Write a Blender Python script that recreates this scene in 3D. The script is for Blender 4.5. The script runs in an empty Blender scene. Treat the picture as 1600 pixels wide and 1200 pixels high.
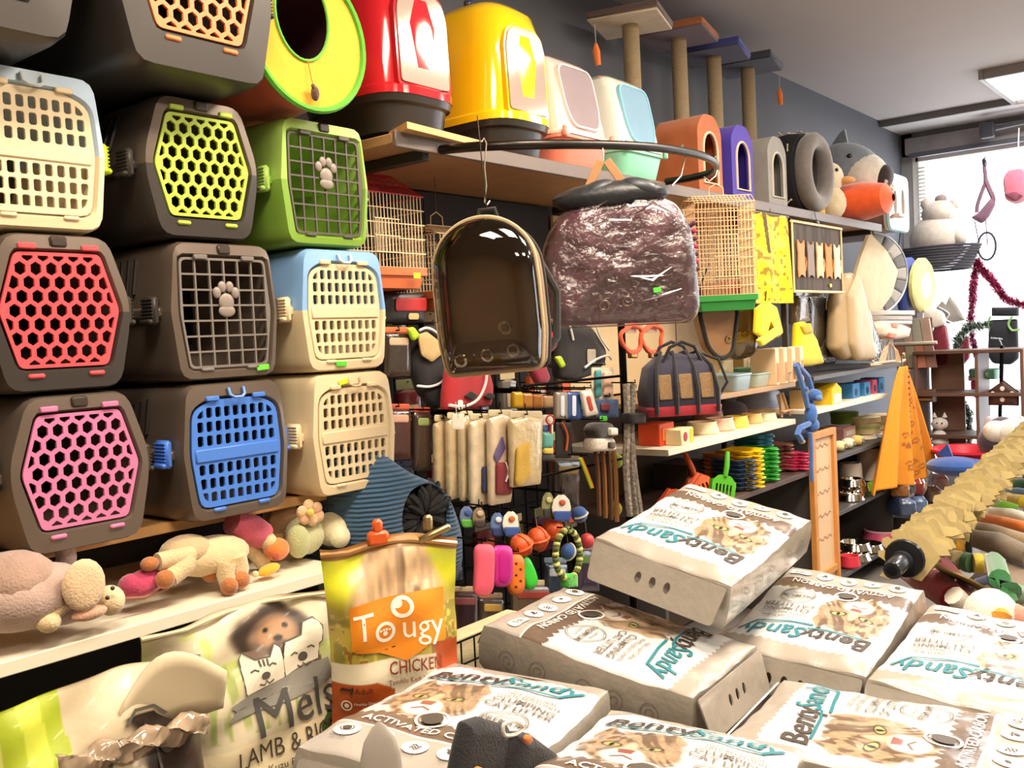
import bpy, bmesh, math, random
import numpy as np
from mathutils import Vector as V, Matrix, Euler, geometry
random.seed(7)
RNG = np.random.RandomState(3)
PI = math.pi
scene = bpy.context.scene
col = scene.collection

# ---------------------------------------------------------------- camera
FPX = 1500.0
CA = math.atan(1200 / FPX); CP = math.atan(69 / FPX); CR = 0.05
_h = V((math.sin(CA), -math.cos(CA), 0)); _f0 = V((math.cos(CA), math.sin(CA), 0)); _z = V((0, 0, 1))
C_FW = _f0 * math.cos(CP) - _z * math.sin(CP)
_u = _f0 * math.sin(CP) + _z * math.cos(CP)
C_RT = _h * math.cos(CR) - _u * math.sin(CR)
C_UP = _h * math.sin(CR) + _u * math.cos(CR)
C_LOC = V((0, 0, 1.5))
cam_d = bpy.data.cameras.new('camera'); cam = bpy.data.objects.new('camera', cam_d); col.objects.link(cam)
cam_d.sensor_width = 36; cam_d.lens = FPX / 1600 * 36; cam_d.clip_start = .02
m3 = Matrix((C_RT, C_UP, -C_FW)).transposed()
cam.matrix_world = Matrix.Translation(C_LOC) @ m3.to_4x4()
scene.camera = cam

def at(px, py, **k):
    """point in the room, on the plane X=, Y= or Z=, along a line of sight measured in the survey photo"""
    d = C_FW + C_RT * ((px - 800) / FPX) + C_UP * ((600 - py) / FPX)
    a, v = list(k.items())[0]; i = 'XYZ'.index(a)
    return C_LOC + d * ((v - C_LOC[i]) / d[i])

# ---------------------------------------------------------------- world, lights, exposure
w = bpy.data.worlds.new('sky'); scene.world = w; w.use_nodes = True
wb = w.node_tree.nodes['Background']
wb.inputs[0].default_value = (.93, .96, 1, 1); wb.inputs[1].default_value = 3.6
scene.view_settings.view_transform = 'Standard'; scene.view_settings.look = 'None'
scene.view_settings.gamma = 1; scene.view_settings.use_curve_mapping = False
scene.view_settings.exposure = 0.36
WARM = (1, .85, .67); NEUT = (1, .93, .86)
LAMPS = [(.55, .75, WARM, 36), (2.05, .75, WARM, 44), (3.55, .75, WARM, 42), (5.3, .1, NEUT, 40),
         (.55, -1.3, WARM, 26), (2.6, -1.3, WARM, 26), (4.9, -1.3, NEUT, 26), (7.2, 1.15, NEUT, 36)]
for i, (x, y, c, p) in enumerate(LAMPS):
    ld = bpy.data.lights.new('ceiling_lamp_light', 'AREA'); ld.shape = 'RECTANGLE'; ld.size = .86; ld.size_y = .50
    ld.energy = p; ld.color = c
    lo = bpy.data.objects.new('ceiling_lamp_light', ld); col.objects.link(lo); lo.location = (x, y, 2.975)

# ---------------------------------------------------------------- materials
def lin(c):
    if isinstance(c, str):
        c = c.lstrip('#'); c = [int(c[i:i+2], 16) / 255 for i in (0, 2, 4)]
    return tuple(((x / 12.92) if x <= .04045 else ((x + .055) / 1.055) ** 2.4) for x in c)
_mc = {}
def mat(c, rough=.5, metal=0, bump=0, bs=60, var=.06, vs=6, coat=0, sheen=0, alpha=1, trans=0, emit=0, wave=0, kind=''):
    key = (str(c), rough, metal, bump, bs, var, vs, coat, sheen, alpha, trans, emit, wave, kind)
    if key in _mc: return _mc[key]
    m = bpy.data.materials.new((kind or 'surface') + '_' + str(c).lstrip('#')); m.use_nodes = True
    nt = m.node_tree; n = nt.nodes; L = nt.links; b = n['Principled BSDF']
    l = lin(c)
    b.inputs['Roughness'].default_value = rough; b.inputs['Metallic'].default_value = metal
    b.inputs['Coat Weight'].default_value = coat; b.inputs['Coat Roughness'].default_value = .08
    b.inputs['Sheen Weight'].default_value = sheen
    b.inputs['Alpha'].default_value = alpha; b.inputs['Transmission Weight'].default_value = trans
    b.inputs['Base Color'].default_value = (*l, 1)
    if emit:
        b.inputs['Emission Color'].default_value = (*l, 1); b.inputs['Emission Strength'].default_value = emit
    tc = n.new('ShaderNodeTexCoord')
    if var:
        nz = n.new('ShaderNodeTexNoise'); nz.inputs['Scale'].default_value = vs; nz.inputs['Detail'].default_value = 4
        L.new(tc.outputs['Object'], nz.inputs['Vector'])
        mx = n.new('ShaderNodeMix'); mx.data_type = 'RGBA'
        mx.inputs[6].default_value = (*[max(0, x * (1 - var * 2.2)) for x in l], 1)
        mx.inputs[7].default_value = (*[min(1, x * (1 + var * 2.2)) for x in l], 1)
        L.new(nz.outputs[0], mx.inputs[0]); L.new(mx.outputs[2], b.inputs['Base Color'])
    if bump:
        if wave:
            t = n.new('ShaderNodeTexWave'); t.inputs['Scale'].default_value = wave; t.inputs['Distortion'].default_value = .6; t.bands_direction = 'Z'
        else:
            t = n.new('ShaderNodeTexNoise'); t.inputs['Scale'].default_value = bs; t.inputs['Detail'].default_value = 3
        L.new(tc.outputs['Object'], t.inputs['Vector'])
        bp = n.new('ShaderNodeBump'); bp.inputs['Strength'].default_value = bump; bp.inputs['Distance'].default_value = .01
        L.new(t.outputs[0], bp.inputs['Height']); L.new(bp.outputs[0], b.inputs['Normal'])
    _mc[key] = m; return m
def pl(c, r=.38): return mat(c, r, var=.04, vs=9, bump=.03, bs=220, kind='plastic')
def gloss(c): return mat(c, .12, coat=.6, var=.03, kind='gloss_plastic')
def fb(c): return mat(c, .85, bump=.25, bs=260, var=.10, vs=14, sheen=.2, kind='fabric')
def ps(c): return mat(c, .95, bump=.35, bs=190, var=.12, vs=26, sheen=.5, kind='plush')
def mt(c, r=.25): return mat(c, r, metal=1, var=.05, kind='metal')
def film(c): return mat(c, .2, coat=.8, bump=.35, bs=26, var=.05, kind='film')
def clear(c, a=.35): return mat(c, .06, alpha=a, var=0, kind='clear')
def glassy(c, fac=.10, rough=.03, bump=0, bs=20):
    m = bpy.data.materials.new('clear_film'); m.use_nodes = True; nt = m.node_tree; n = nt.nodes; n.remove(n['Principled BSDF'])
    tr = n.new('ShaderNodeBsdfTransparent'); tr.inputs[0].default_value = (*lin(c), 1); g = n.new('ShaderNodeBsdfGlossy'); g.inputs['Roughness'].default_value = rough
    fr = n.new('ShaderNodeFresnel'); fr.inputs[0].default_value = 1.5; ad = n.new('ShaderNodeMath'); ad.inputs[1].default_value = fac
    mx = n.new('ShaderNodeMixShader'); nt.links.new(fr.outputs[0], ad.inputs[0]); nt.links.new(ad.outputs[0], mx.inputs[0]); nt.links.new(tr.outputs[0], mx.inputs[1]); nt.links.new(g.outputs[0], mx.inputs[2])
    if bump:
        tc = n.new('ShaderNodeTexCoord'); t = n.new('ShaderNodeTexNoise'); t.inputs['Scale'].default_value = bs; t.inputs['Detail'].default_value = 5; nt.links.new(tc.outputs['Object'], t.inputs['Vector'])
        bp = n.new('ShaderNodeBump'); bp.inputs['Strength'].default_value = bump; bp.inputs['Distance'].default_value = .02; nt.links.new(t.outputs[0], bp.inputs['Height']); nt.links.new(bp.outputs[0], g.inputs['Normal'])
    nt.links.new(mx.outputs[0], n['Material Output'].inputs[0]); return m
def paper(c): return mat(c, .6, var=.02, kind='paper')
def wood(c): return mat(c, .5, bump=.08, bs=30, var=.12, vs=10, kind='wood')
def attr_mat(name, rough, coat, bump, bs=24):
    m = bpy.data.materials.new(name); m.use_nodes = True; nt = m.node_tree; b = nt.nodes['Principled BSDF']
    a = nt.nodes.new('ShaderNodeAttribute'); a.attribute_name = 'Col'; nt.links.new(a.outputs[0], b.inputs['Base Color'])
    b.inputs['Roughness'].default_value = rough; b.inputs['Coat Weight'].default_value = coat; b.inputs['Coat Roughness'].default_value = .1
    tc = nt.nodes.new('ShaderNodeTexCoord'); t = nt.nodes.new('ShaderNodeTexNoise'); t.inputs['Scale'].default_value = bs; t.inputs['Detail'].default_value = 3
    nt.links.new(tc.outputs['Object'], t.inputs['Vector'])
    bp = nt.nodes.new('ShaderNodeBump'); bp.inputs['Strength'].default_value = bump; bp.inputs['Distance'].default_value = .012
    nt.links.new(t.outputs[0], bp.inputs['Height']); nt.links.new(bp.outputs[0], b.inputs['Normal'])
    return m
PRINT_FILM = attr_mat('printed_film', .30, .35, .18)
PRINT_BAG = attr_mat('printed_woven_bag', .42, .25, .30, 14)
PRINT_CLOTH = attr_mat('printed_cloth', .8, 0, .2, 90)

# ---------------------------------------------------------------- mesh helpers
def RT(loc=(0, 0, 0), rot=(0, 0, 0), s=(1, 1, 1)):
    return Matrix.Translation(V(loc)) @ Euler(rot).to_matrix().to_4x4() @ Matrix.Diagonal((*s, 1))
def mesh_obj(name, me, m=None, parent=None, loc=(0, 0, 0), rot=(0, 0, 0)):
    o = bpy.data.objects.new(name, me)
    if m is not None and not me.materials: me.materials.append(m)
    col.objects.link(o); o.location = loc; o.rotation_euler = rot
    if parent is not None: o.parent = parent
    return o
class MB:
    def __init__(s): s.v = []; s.f = []
    def add(s, vs, fs, M=None):
        k = len(s.v)
        s.v += [tuple(M @ V(p)) for p in vs] if M is not None else [tuple(p) for p in vs]
        s.f += [tuple(i + k for i in f) for f in fs]; return s
    def box(s, c, d, rot=(0, 0, 0), b=.003):
        h = [x / 2 for x in d]; b = min(b, min(h) * .9); vs = []; idx = {}
        for sx in (-1, 1):
            for sy in (-1, 1):
                for sz in (-1, 1):
                    sg = (sx, sy, sz)
                    for a in range(3):
                        idx[sg, a] = len(vs)
                        vs.append([sg[i] * (h[i] - (0 if i == a else b)) for i in range(3)])
        fs = []
        for a in range(3):
            e, g = [(1, 2), (2, 0), (0, 1)][a]
            for q in (-1, 1):
                l = []
                for (x, y) in ((-1, -1), (1, -1), (1, 1), (-1, 1)):
                    k = [0, 0, 0]; k[a] = q; k[e] = x; k[g] = y; l.append(idx[tuple(k), a])
                fs.append(l if q > 0 else l[::-1])
        for c_ in range(3):
            a, e = [(1, 2), (2, 0), (0, 1)][c_]
            for x in (-1, 1):
                for y in (-1, 1):
                    k0 = [0, 0, 0]; k0[a] = x; k0[e] = y; k1 = k0[:]; k0[c_] = -1; k1[c_] = 1; k0 = tuple(k0); k1 = tuple(k1)
                    fs.append([idx[k0, a], idx[k1, a], idx[k1, e], idx[k0, e]])
        for sx in (-1, 1):
            for sy in (-1, 1):
                for sz in (-1, 1): fs.append([idx[(sx, sy, sz), a] for a in range(3)])
        return s.add(vs, fs, RT(c, rot))
    def loft(s, rings, closed=True, cap=True, M=None):
        n = len(rings[0]); vs = [p for r in rings for p in r]; fs = []
        for i in range(len(rings) - 1):
            for j in range(n if closed else n - 1):
                k = (j + 1) % n; fs.append((i*n+j, i*n+k, (i+1)*n+k, (i+1)*n+j))
        if cap:
            fs.append(tuple(range(n))[::-1]); fs.append(tuple((len(rings)-1)*n + j for j in range(n)))
        return s.add(vs, fs, M)
    def tube(s, pts, r, n=6, closed=False, cap=True, M=None):
        pts = [V(p) for p in pts]; N = len(pts); rings = []; ref = None
        for i, p in enumerate(pts):
            if closed: t = pts[(i+1) % N] - pts[i-1]
            else: t = pts[min(i+1, N-1)] - pts[max(i-1, 0)]
            t.normalize()
            if ref is None: ref = t.orthogonal().normalized()
            ref = (ref - t * ref.dot(t))
            if ref.length < 1e-6: ref = t.orthogonal()
            ref.normalize(); bi = t.cross(ref); rr = r[i] if isinstance(r, (list, tuple)) else r
            rings.append([p + (ref * math.cos(2*PI*j/n) + bi * math.sin(2*PI*j/n)) * rr for j in range(n)])
        if closed: rings.append(rings[0]); cap = False
        return s.loft(rings, True, cap, M)
    def lathe(s, prof, n=24, M=None, cap=True, arc=2*PI):
        return s.loft([[(r*math.cos(arc*j/n), r*math.sin(arc*j/n), z) for j in range(n)] for r, z in prof], True, cap, M)
    def ell(s, c, r, rot=(0, 0, 0), n=16, m=9):
        if not isinstance(r, (list, tuple)): r = (r, r, r)
        return s.lathe([(max(1e-4, math.sin(PI*i/m)), -math.cos(PI*i/m)) for i in range(m+1)], n, RT(c, rot, r), cap=False)
    def prism(s, poly, z0, z1, M=None):
        return s.loft([[(x, y, z0) for x, y in poly], [(x, y, z1) for x, y in poly]], True, True, M)
    def grid(s, fn, nu, nv, M=None):
        vs = [fn(i / nu, j / nv) for j in range(nv+1) for i in range(nu+1)]
        return s.add(vs, [(j*(nu+1)+i, j*(nu+1)+i+1, (j+1)*(nu+1)+i+1, (j+1)*(nu+1)+i) for j in range(nv) for i in range(nu)], M)
    def sheet(s, fn, nu, nv, th, M=None):
        """a grid with thickness along local y"""
        s.loft([[fn(i/nu, j/nv) for i in range(nu+1)] + [tuple(V(fn(i/nu, j/nv)) + V((0, th, 0))) for i in range(nu, -1, -1)] for j in range(nv+1)], True, True, M)
        return s
    def me(s, name, m=None, ang=38):
        me = bpy.data.meshes.new(name); me.from_pydata(s.v, [], s.f)
        if len(s.v) < 40000:
            bm = bmesh.new(); bm.from_mesh(me); bmesh.ops.recalc_face_normals(bm, faces=bm.faces); bm.to_mesh(me); bm.free()
        me.polygons.foreach_set('use_smooth', [True] * len(me.polygons)); me.set_sharp_from_angle(angle=math.radians(ang))
        if m is not None: me.materials.append(m)
        return me
    def o(s, name, m, parent=None, loc=(0, 0, 0), rot=(0, 0, 0), ang=38):
        return mesh_obj(name, s.me(name, m, ang), None, parent, loc, rot)
def tag(o, label, cat, group=None, kind=None):
    o['label'] = label; o['category'] = cat
    if group: o['group'] = group
    if kind: o['kind'] = kind
    return o
def thing(name, label, cat, loc=(0, 0, 0), rz=0, group=None, rot=None):
    o = bpy.data.objects.new(name, None); col.objects.link(o); o.location = loc; o.rotation_euler = rot or (0, 0, rz)
    o.empty_display_size = .05
    return tag(o, label, cat, group)
def dup(root, loc, rz=0, label=None, group=None, rot=None, scale=None):
    r = root.copy(); col.objects.link(r); r.location = loc; r.rotation_euler = rot or (0, 0, rz)
    if scale: r.scale = scale if isinstance(scale, tuple) else (scale,)*3
    if label: r['label'] = label
    if group: r['group'] = group
    for ch in list(root.children):
        c = ch.copy(); col.objects.link(c); c.parent = r
        for g in ch.children:
            d = g.copy(); col.objects.link(d); d.parent = c
    return r
def remat(root, table):
    """give a copied thing its own colours: {part name: material}"""
    for c in [root] + list(root.children):
        k = c.name.split('.')[0]
        if k in table and c.type == 'MESH':
            c.data = c.data.copy(); c.data.materials.clear(); c.data.materials.append(table[k])
def struct(name, mb, m, ang=38):
    o = mb.o(name, m, ang=ang); o['kind'] = 'structure'; return o
def rpoly(pts, r, n=4):
    """polygon with rounded corners"""
    out = []; N = len(pts)
    for i in range(N):
        p = V(pts[i]).to_2d(); a = V(pts[i-1]).to_2d() - p; b = V(pts[(i+1) % N]).to_2d() - p
        rr = min(r, a.length * .45, b.length * .45); p0 = p + a.normalized() * rr; p1 = p + b.normalized() * rr
        for k in range(n+1):
            t = k / n; q = p0 * (1-t)**2 + p * 2*t*(1-t) + p1 * t*t; out.append((q.x, q.y))
    return out
def rrect(w, h, r, n=4, cx=0, cy=0): return rpoly([(cx-w/2, cy-h/2), (cx+w/2, cy-h/2), (cx+w/2, cy+h/2), (cx-w/2, cy+h/2)], r, n)
def circ(r, n=20, cx=0, cy=0, ry=None): return [(cx + r*math.cos(2*PI*i/n), cy + (ry or r)*math.sin(2*PI*i/n)) for i in range(n)]
def clip(poly, outline):
    """convex clip of poly by a counter-clockwise convex outline"""
    out = list(poly)
    for i in range(len(outline)):
        a = outline[i]; b = outline[(i+1) % len(outline)]; inp = out; out = []
        sd = lambda p: (b[0]-a[0])*(p[1]-a[1]) - (b[1]-a[1])*(p[0]-a[0])
        for k in range(len(inp)):
            p, q = inp[k-1], inp[k]; sp, sq = sd(p), sd(q)
            if (sp >= 0) != (sq >= 0):
                t = sp / (sp - sq); out.append((p[0]+t*(q[0]-p[0]), p[1]+t*(q[1]-p[1])))
            if sq >= 0: out.append(q)
        if not out: return []
    return out
def area(p): return abs(sum(p[i-1][0]*p[i][1] - p[i][0]*p[i-1][1] for i in range(len(p)))) / 2
def plate(outline, holes, th, mb=None, M=None):
    """flat plate in the x-z plane with real holes, thickness th along y (front at y=0)"""
    loops = [outline] + [h for h in holes if len(h) > 2]
    tris = geometry.tessellate_polygon([[V((x, y, 0)) for x, y in l] for l in loops])
    flat = [p for l in loops for p in l]; n = len(flat)
    vs = [(x, 0, z) for x, z in flat] + [(x, th, z) for x, z in flat]
    fs = [tuple(t) for t in tris] + [tuple(i + n for i in t) for t in tris]; k = 0
    for l in loops:
        m = len(l)
        for i in range(m): j = (i+1) % m; fs.append((k+i, k+j, k+j+n, k+i+n))
        k += m
    return (mb or MB()).add(vs, fs, M)
def inset(poly, d):
    cx = sum(p[0] for p in poly)/len(poly); cy = sum(p[1] for p in poly)/len(poly)
    R = max(math.hypot(p[0]-cx, p[1]-cy) for p in poly); k = 1 - d/R*1.15
    return [(cx+(p[0]-cx)*k, cy+(p[1]-cy)*k) for p in poly]
# ---- lettering
_tc = {}
def tmesh(s, shear=0, off=0):
    k = (s, shear, off)
    if k in _tc: return _tc[k]
    cu = bpy.data.curves.new('t', 'FONT'); cu.body = s; cu.size = 1; cu.align_x = 'CENTER'; cu.align_y = 'CENTER'
    cu.shear = shear; cu.offset = off; cu.resolution_u = 2
    o = bpy.data.objects.new('t', cu); col.objects.link(o); dg = bpy.context.evaluated_depsgraph_get(); dg.update()
    me = bpy.data.meshes.new_from_object(o.evaluated_get(dg))
    vs = [tuple(v.co)[:2] for v in me.vertices]; fs = [tuple(p.vertices) for p in me.polygons]
    bpy.data.meshes.remove(me); bpy.data.objects.remove(o); bpy.data.curves.remove(cu)
    _tc[k] = (vs, fs); return _tc[k]
def flat(S, vs, fs, size=1, c=(0, 0), ang=0, sx=1):
    ca, sa = math.cos(ang), math.sin(ang)
    tr = [(f[0], f[i], f[i+1]) for f in fs for i in range(1, len(f)-1)]
    vs, tr = refine([(c[0] + size*(x*sx*ca - y*sa), c[1] + size*(x*sx*sa + y*ca)) for x, y in vs], tr, .011)
    return [S(x, y) for x, y in vs], tr
def put(S, mb, s, size, c, ang=0, shear=0, off=0, sx=1):
    return mb.add(*flat(S, *tmesh(s, shear, off), size, c, ang, sx))
def ring2(S, mb, c, r0, r1, n=24, ry=1):
    vs = [S(c[0]+r*math.cos(2*PI*i/n), c[1]+r*ry*math.sin(2*PI*i/n)) for r in (r0, r1) for i in range(n)]
    return mb.add(vs, [(i, (i+1) % n, n+(i+1) % n, n+i) for i in range(n)])
def disc2(S, mb, c, r, n=20, ry=1):
    return mb.add([S(*c)] + [S(c[0]+r*math.cos(2*PI*i/n), c[1]+r*ry*math.sin(2*PI*i/n)) for i in range(n)], [(0, 1+i, 1+(i+1) % n) for i in range(n)])
def line2(S, mb, pts, wd):
    vs = []; N = len(pts)
    for i, (x, y) in enumerate(pts):
        a = pts[max(i-1, 0)]; b = pts[min(i+1, N-1)]; dx, dy = b[0]-a[0], b[1]-a[1]; l = math.hypot(dx, dy) or 1
        nx, ny = -dy/l*wd/2, dx/l*wd/2; vs += [S(x+nx, y+ny), S(x-nx, y-ny)]
    return mb.add(vs, [(2*i, 2*i+1, 2*i+3, 2*i+2) for i in range(N-1)])
def refine(pts, tris, mx=.014):
    pts = [tuple(p[:2]) for p in pts]; tris = [tuple(t) for t in tris]
    for _ in range(7):
        cache = {}; out = []; split = False
        D = lambda i, j: math.hypot(pts[i][0]-pts[j][0], pts[i][1]-pts[j][1])
        def mid(i, j):
            k = (min(i, j), max(i, j))
            if k not in cache: cache[k] = len(pts); pts.append(((pts[i][0]+pts[j][0])/2, (pts[i][1]+pts[j][1])/2))
            return cache[k]
        for a, b, c in tris:
            e = sorted(((D(a, b), a, b, c), (D(b, c), b, c, a), (D(c, a), c, a, b)), reverse=True)[0]
            if e[0] > mx: m = mid(e[1], e[2]); out += [(e[1], m, e[3]), (m, e[2], e[3])]; split = True
            else: out.append((a, b, c))
        tris = out
        if not split: break
    return pts, tris
def poly2(S, mb, pts):
    tr = geometry.tessellate_polygon([[V((x, y, 0)) for x, y in pts]]); pts, tr = refine(pts, tr)
    return mb.add([S(x, y) for x, y in pts], tr)
for _s in ('Benty', 'Sandy'): tmesh(_s, .28, .012)
# ---- printed pictures: colours per vertex of a dense grid
def vnoise(x, y, seed=0):
    r = np.random.RandomState(seed).rand(64, 64); xi = np.floor(x).astype(int); yi = np.floor(y).astype(int)
    fx = x-xi; fy = y-yi; fx = fx*fx*(3-2*fx); fy = fy*fy*(3-2*fy); g = lambda a, b: r[a % 64, b % 64]
    return (g(xi, yi)*(1-fx)+g(xi+1, yi)*fx)*(1-fy) + (g(xi, yi+1)*(1-fx)+g(xi+1, yi+1)*fx)*fy
def sstep(a, b, x): t = np.clip((x-a)/(b-a), 0, 1); return t*t*(3-2*t)
def over(img, c, m):
    c = np.array(lin(c)) if isinstance(c, str) else c
    return img*(1-m[..., None]) + c*m[..., None]
def painted(name, S, a0, a1, b0, b1, nu, nv, fn, m):
    A, B = np.meshgrid(np.linspace(a0, a1, nu+1), np.linspace(b0, b1, nv+1)); img = fn(A, B)
    vs = [S(float(a), float(b)) for a, b in zip(A.ravel(), B.ravel())]
    me = bpy.data.meshes.new(name)
    me.from_pydata(vs, [], [(j*(nu+1)+i, j*(nu+1)+i+1, (j+1)*(nu+1)+i+1, (j+1)*(nu+1)+i) for j in range(nv) for i in range(nu)])
    ca = me.color_attributes.new('Col', 'FLOAT_COLOR', 'POINT')
    ca.data.foreach_set('color', np.concatenate([img.reshape(-1, 3), np.ones((img.shape[0]*img.shape[1], 1))], 1).astype(np.float32).ravel())
    me.polygons.foreach_set('use_smooth', [True]*len(me.polygons)); me.materials.append(m); return me
def cat_face(img, A, B, cx, cy, r, sd=1, base='#b08a62', dark='#4a3322'):
    """a printed tabby face, r = half width"""
    x = (A-cx)/r; y = (B-cy)/r; d = np.hypot(x, y*.92)
    n = vnoise(x*9+20, y*9+20, sd); n2 = vnoise(x*26+40+n*4, y*7+40, sd+1)
    m = 1 - sstep(.88, 1.06, d + (n-.5)*.22)
    for s in (-1, 1):
        ex = (x - s*.62); ey = y - .72
        m = np.maximum(m, (1-sstep(.0, .06, np.abs(ex)*1.5 + np.maximum(ey, -ey*.4) - .42)))
    fur = np.array(lin(base)) * (.75 + .5*n2)[..., None]
    st = sstep(.52, .66, vnoise(x*7+60 + y*2, y*5+60+np.abs(x)*6, sd+2)) * sstep(.05, .4, np.abs(y)+np.abs(x)*.5)
    fur = over(fur, dark, st*.75)
    img = img*(1-m[..., None]) + fur*m[..., None]
    mz = 1 - sstep(.8, 1.1, np.hypot(x/.42, (y+.50)/.40)); img = over(img, '#efe6da', mz*.95)
    br = (1-sstep(.7, 1.1, np.hypot(x/.13, (y+.02)/.42))); img = over(img, '#d8c0a0', br*.8)
    for s in (-1, 1):
        e = np.hypot((x-s*.38)/.20, (y-.10 - s*(x-s*.38)*.25)/.115); img = over(img, '#2a1c14', 1-sstep(1.0, 1.22, e))
        img = over(img, '#a3a56c', 1-sstep(.78, .92, e)); img = over(img, '#15110c', 1-sstep(.7, 1, np.hypot((x-s*.38)/.06, (y-.10)/.10)))
    img = over(img, '#8c5148', 1-sstep(.8, 1.1, np.abs(x)/np.maximum(.03, .16+.25*(y+.28)) + np.where(np.abs(y+.28) < .11, 0, 9)))
    img = over(img, '#5b3b30', (1-sstep(.02, .045, np.abs(np.abs(x)*.55 + y+.47)))*(np.abs(x) < .22)*(y < -.38))
    return img
# ================================================================ the room
X0, X1, YW, YR, ZC = -2.4, 8.25, 2.4, -3.2, 3.05
tile = mat('#8d8780', .35, var=.12, vs=3, kind='floor_tile')
struct('floor', MB().box(((X0+X1)/2, (YW+YR)/2, -.05), (X1-X0+.4, YW-YR+.4, .1)), tile)
struct('ceiling', MB().box(((X0+7.734)/2, (YW+YR)/2, ZC+.05), (7.734-X0, YW-YR, .1)), mat('#b4aeab', .8, var=.02, kind='painted_ceiling'))
s = struct('trim_1', MB().box(((7.734+X1)/2, (YW+YR)/2, ZC+.04), (X1-7.734, YW-YR, .16)), mat('#c4c0be', .8, var=.02, kind='painted_soffit'))
mesh_obj('soffit_edge', MB().box((7.725, (YW+YR)/2, ZC-.012), (.03, YW-YR, .075)).me('soffit_edge', mat('#6f6c6c', .6)), None, s)
wallm = mat('#5d6068', .75, bump=.05, bs=40, var=.05, vs=2, kind='painted_wall')
struct('wall_left', MB().box(((X0+X1)/2, YW+.05, 1.5), (X1-X0+.2, .1, 3.2)), wallm)
mb = MB().box((X1+.06, 2.36, 1.5), (.12, .10, 3.1)).box((X1+.06, .2, 2.945), (.12, 4.4, .24)).box((X1+.06, -2.55, 1.5), (.12, 1.5, 3.1)).box((X1+.06, .2, .12), (.12, 4.4, .24))
struct('wall_front', mb, mat('#8f8e90', .7, var=.04, kind='painted_wall'))
struct('wall_right', MB().box(((X0+X1)/2, YR-.05, 1.5), (X1-X0+.2, .1, 3.2)), mat('#b9aa94', .8, kind='painted_wall'))
struct('wall_rear', MB().box((X0-.05, (YW+YR)/2, 1.5), (.1, YW-YR, 3.2)), mat('#b9aa94', .8, kind='painted_wall'))
mb = MB()
for y in (2.29, .55, -1.76): mb.box((X1+.02, y, 1.53), (.05, .05, 2.6))
for z in (.26, 2.80): mb.box((X1+.02, .265, z), (.05, 4.05, .05))
wn = struct('window_1', mb, pl('#d8d6d4'))
for a, b in ((.575, 2.265), (-1.735, .525)):
    mesh_obj('pane', MB().box((X1+.02, (a+b)/2, 1.53), (.006, b-a, 2.49), b=.001).me('pane', clear('#f4f8ff', .06)), None, wn)
mb = MB()
for i in range(22): mb.box((X1-.02, 2.235+.0*i, 2.72-.03*i), (.02, .05, .016))
mesh_obj('blind_slats', mb.me('blind_slats', pl('#e6e2dc')), None, wn)
t = struct('trim_2', MB().box((X1-.04, .2, 2.90), (.06, 4.3, .13)), wood('#8b8788'))
struct('trim_3', MB().box((X1-.10, .2, 2.815), (.05, 4.2, .035)), pl('#4e4f58'))
# ceiling lamps: housings round the lights
for i, (x, y, c, p) in enumerate(LAMPS):
    where = ['above the carriers', 'above the backpacks', 'above the shelf unit', 'in the middle of the shop', 'behind the aisle start', 'over the aisle', 'on the right of the shop', 'by the window']
    t = thing('ceiling_lamp', 'white flat panel ceiling lamp ' + where[i], 'ceiling lamp', (x, y, 3.05), group='ceiling panel lamps')
    mb = MB(); mb.box((0, -.30, -.03), (1.0, .03, .06)).box((0, .30, -.03), (1.0, .03, .06)).box((-.485, 0, -.03), (.03, .57, .06)).box((.485, 0, -.03), (.03, .57, .06))
    mb.o('frame', pl('#8d8a8a'), t)
    MB().box((0, 0, -.03), (.94, .57, .012)).o('diffuser', mat('#fff6ea' if c == NEUT else '#ffe9c8', .5, emit=3.2, var=0, kind='lamp_diffuser'), t)
# spotlight track by the window
t = thing('spotlight', 'black track spotlight above the shop window', 'spotlight', at(1543, 203, X=8.0))
MB().box((0, 0, 0), (.07, .10, .12), b=.01).o('lamp_head', pl('#33343c'), t)
MB().tube([(0, 0, 0), (0, -.5, .03)], .018, 8).o('track', pl('#3d3e46'), t)
# ================================================================ fixed shelving
dark = mat('#2b2623', .55, var=.1, kind='dark_laminate'); wht = mat('#f0e6cf', .45, var=.02, kind='white_laminate'); oak = wood('#c99a62')
brn = mat('#54423a', .55, var=.1, kind='brown_laminate'); gry = mat('#4a4644', .5, var=.08, kind='grey_laminate')
def boards(t, lst, nm='shelf_board'):
    for (a, b, z, y0, y1, th, m) in lst: MB().box(((a+b)/2, (y0+y1)/2, z-th/2), (b-a, y1-y0, th), b=.002).o(nm, m, t)
t = thing('wall_rack', 'dark wall rack with a white shelf and an oak shelf under the pet carriers', 'shelf rack', (0, 0, 0))
boards(t, [(-1.2, 1.565, .966, 1.80, 2.36, .028, wht), (-1.2, 1.84, 1.128, 1.96, 2.36, .024, oak), (-1.2, 1.57, .462, 1.38, 2.36, .03, gry)])
for x in (-1.2, 1.555): MB().box((x, 2.12, .468), (.024, .46, .93)).o('side_panel', dark, t)
MB().box((.33, 2.375, 1.4), (3.0, .03, 2.7)).o('back_panel', dark, t)
t = thing('wall_shelf', 'long wooden shelf high on the wall under the litter boxes', 'shelf', (0, 0, 0))
boards(t, [(1.86, 5.92, 2.072, 1.86, 2.37, .026, wood('#a9805a')), (5.92, 6.62, 2.072, 2.06, 2.37, .026, wood('#a9805a'))])
MB().box((3.89, 1.852, 2.056), (4.06, .014, .045)).o('edge_strip', mat('#6e625c', .45), t)
for x in (2.0, 3.3, 4.6, 5.8): MB().box((x, 2.12, 2.03), (.03, .5, .03)).o('bracket', dark, t)
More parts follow.
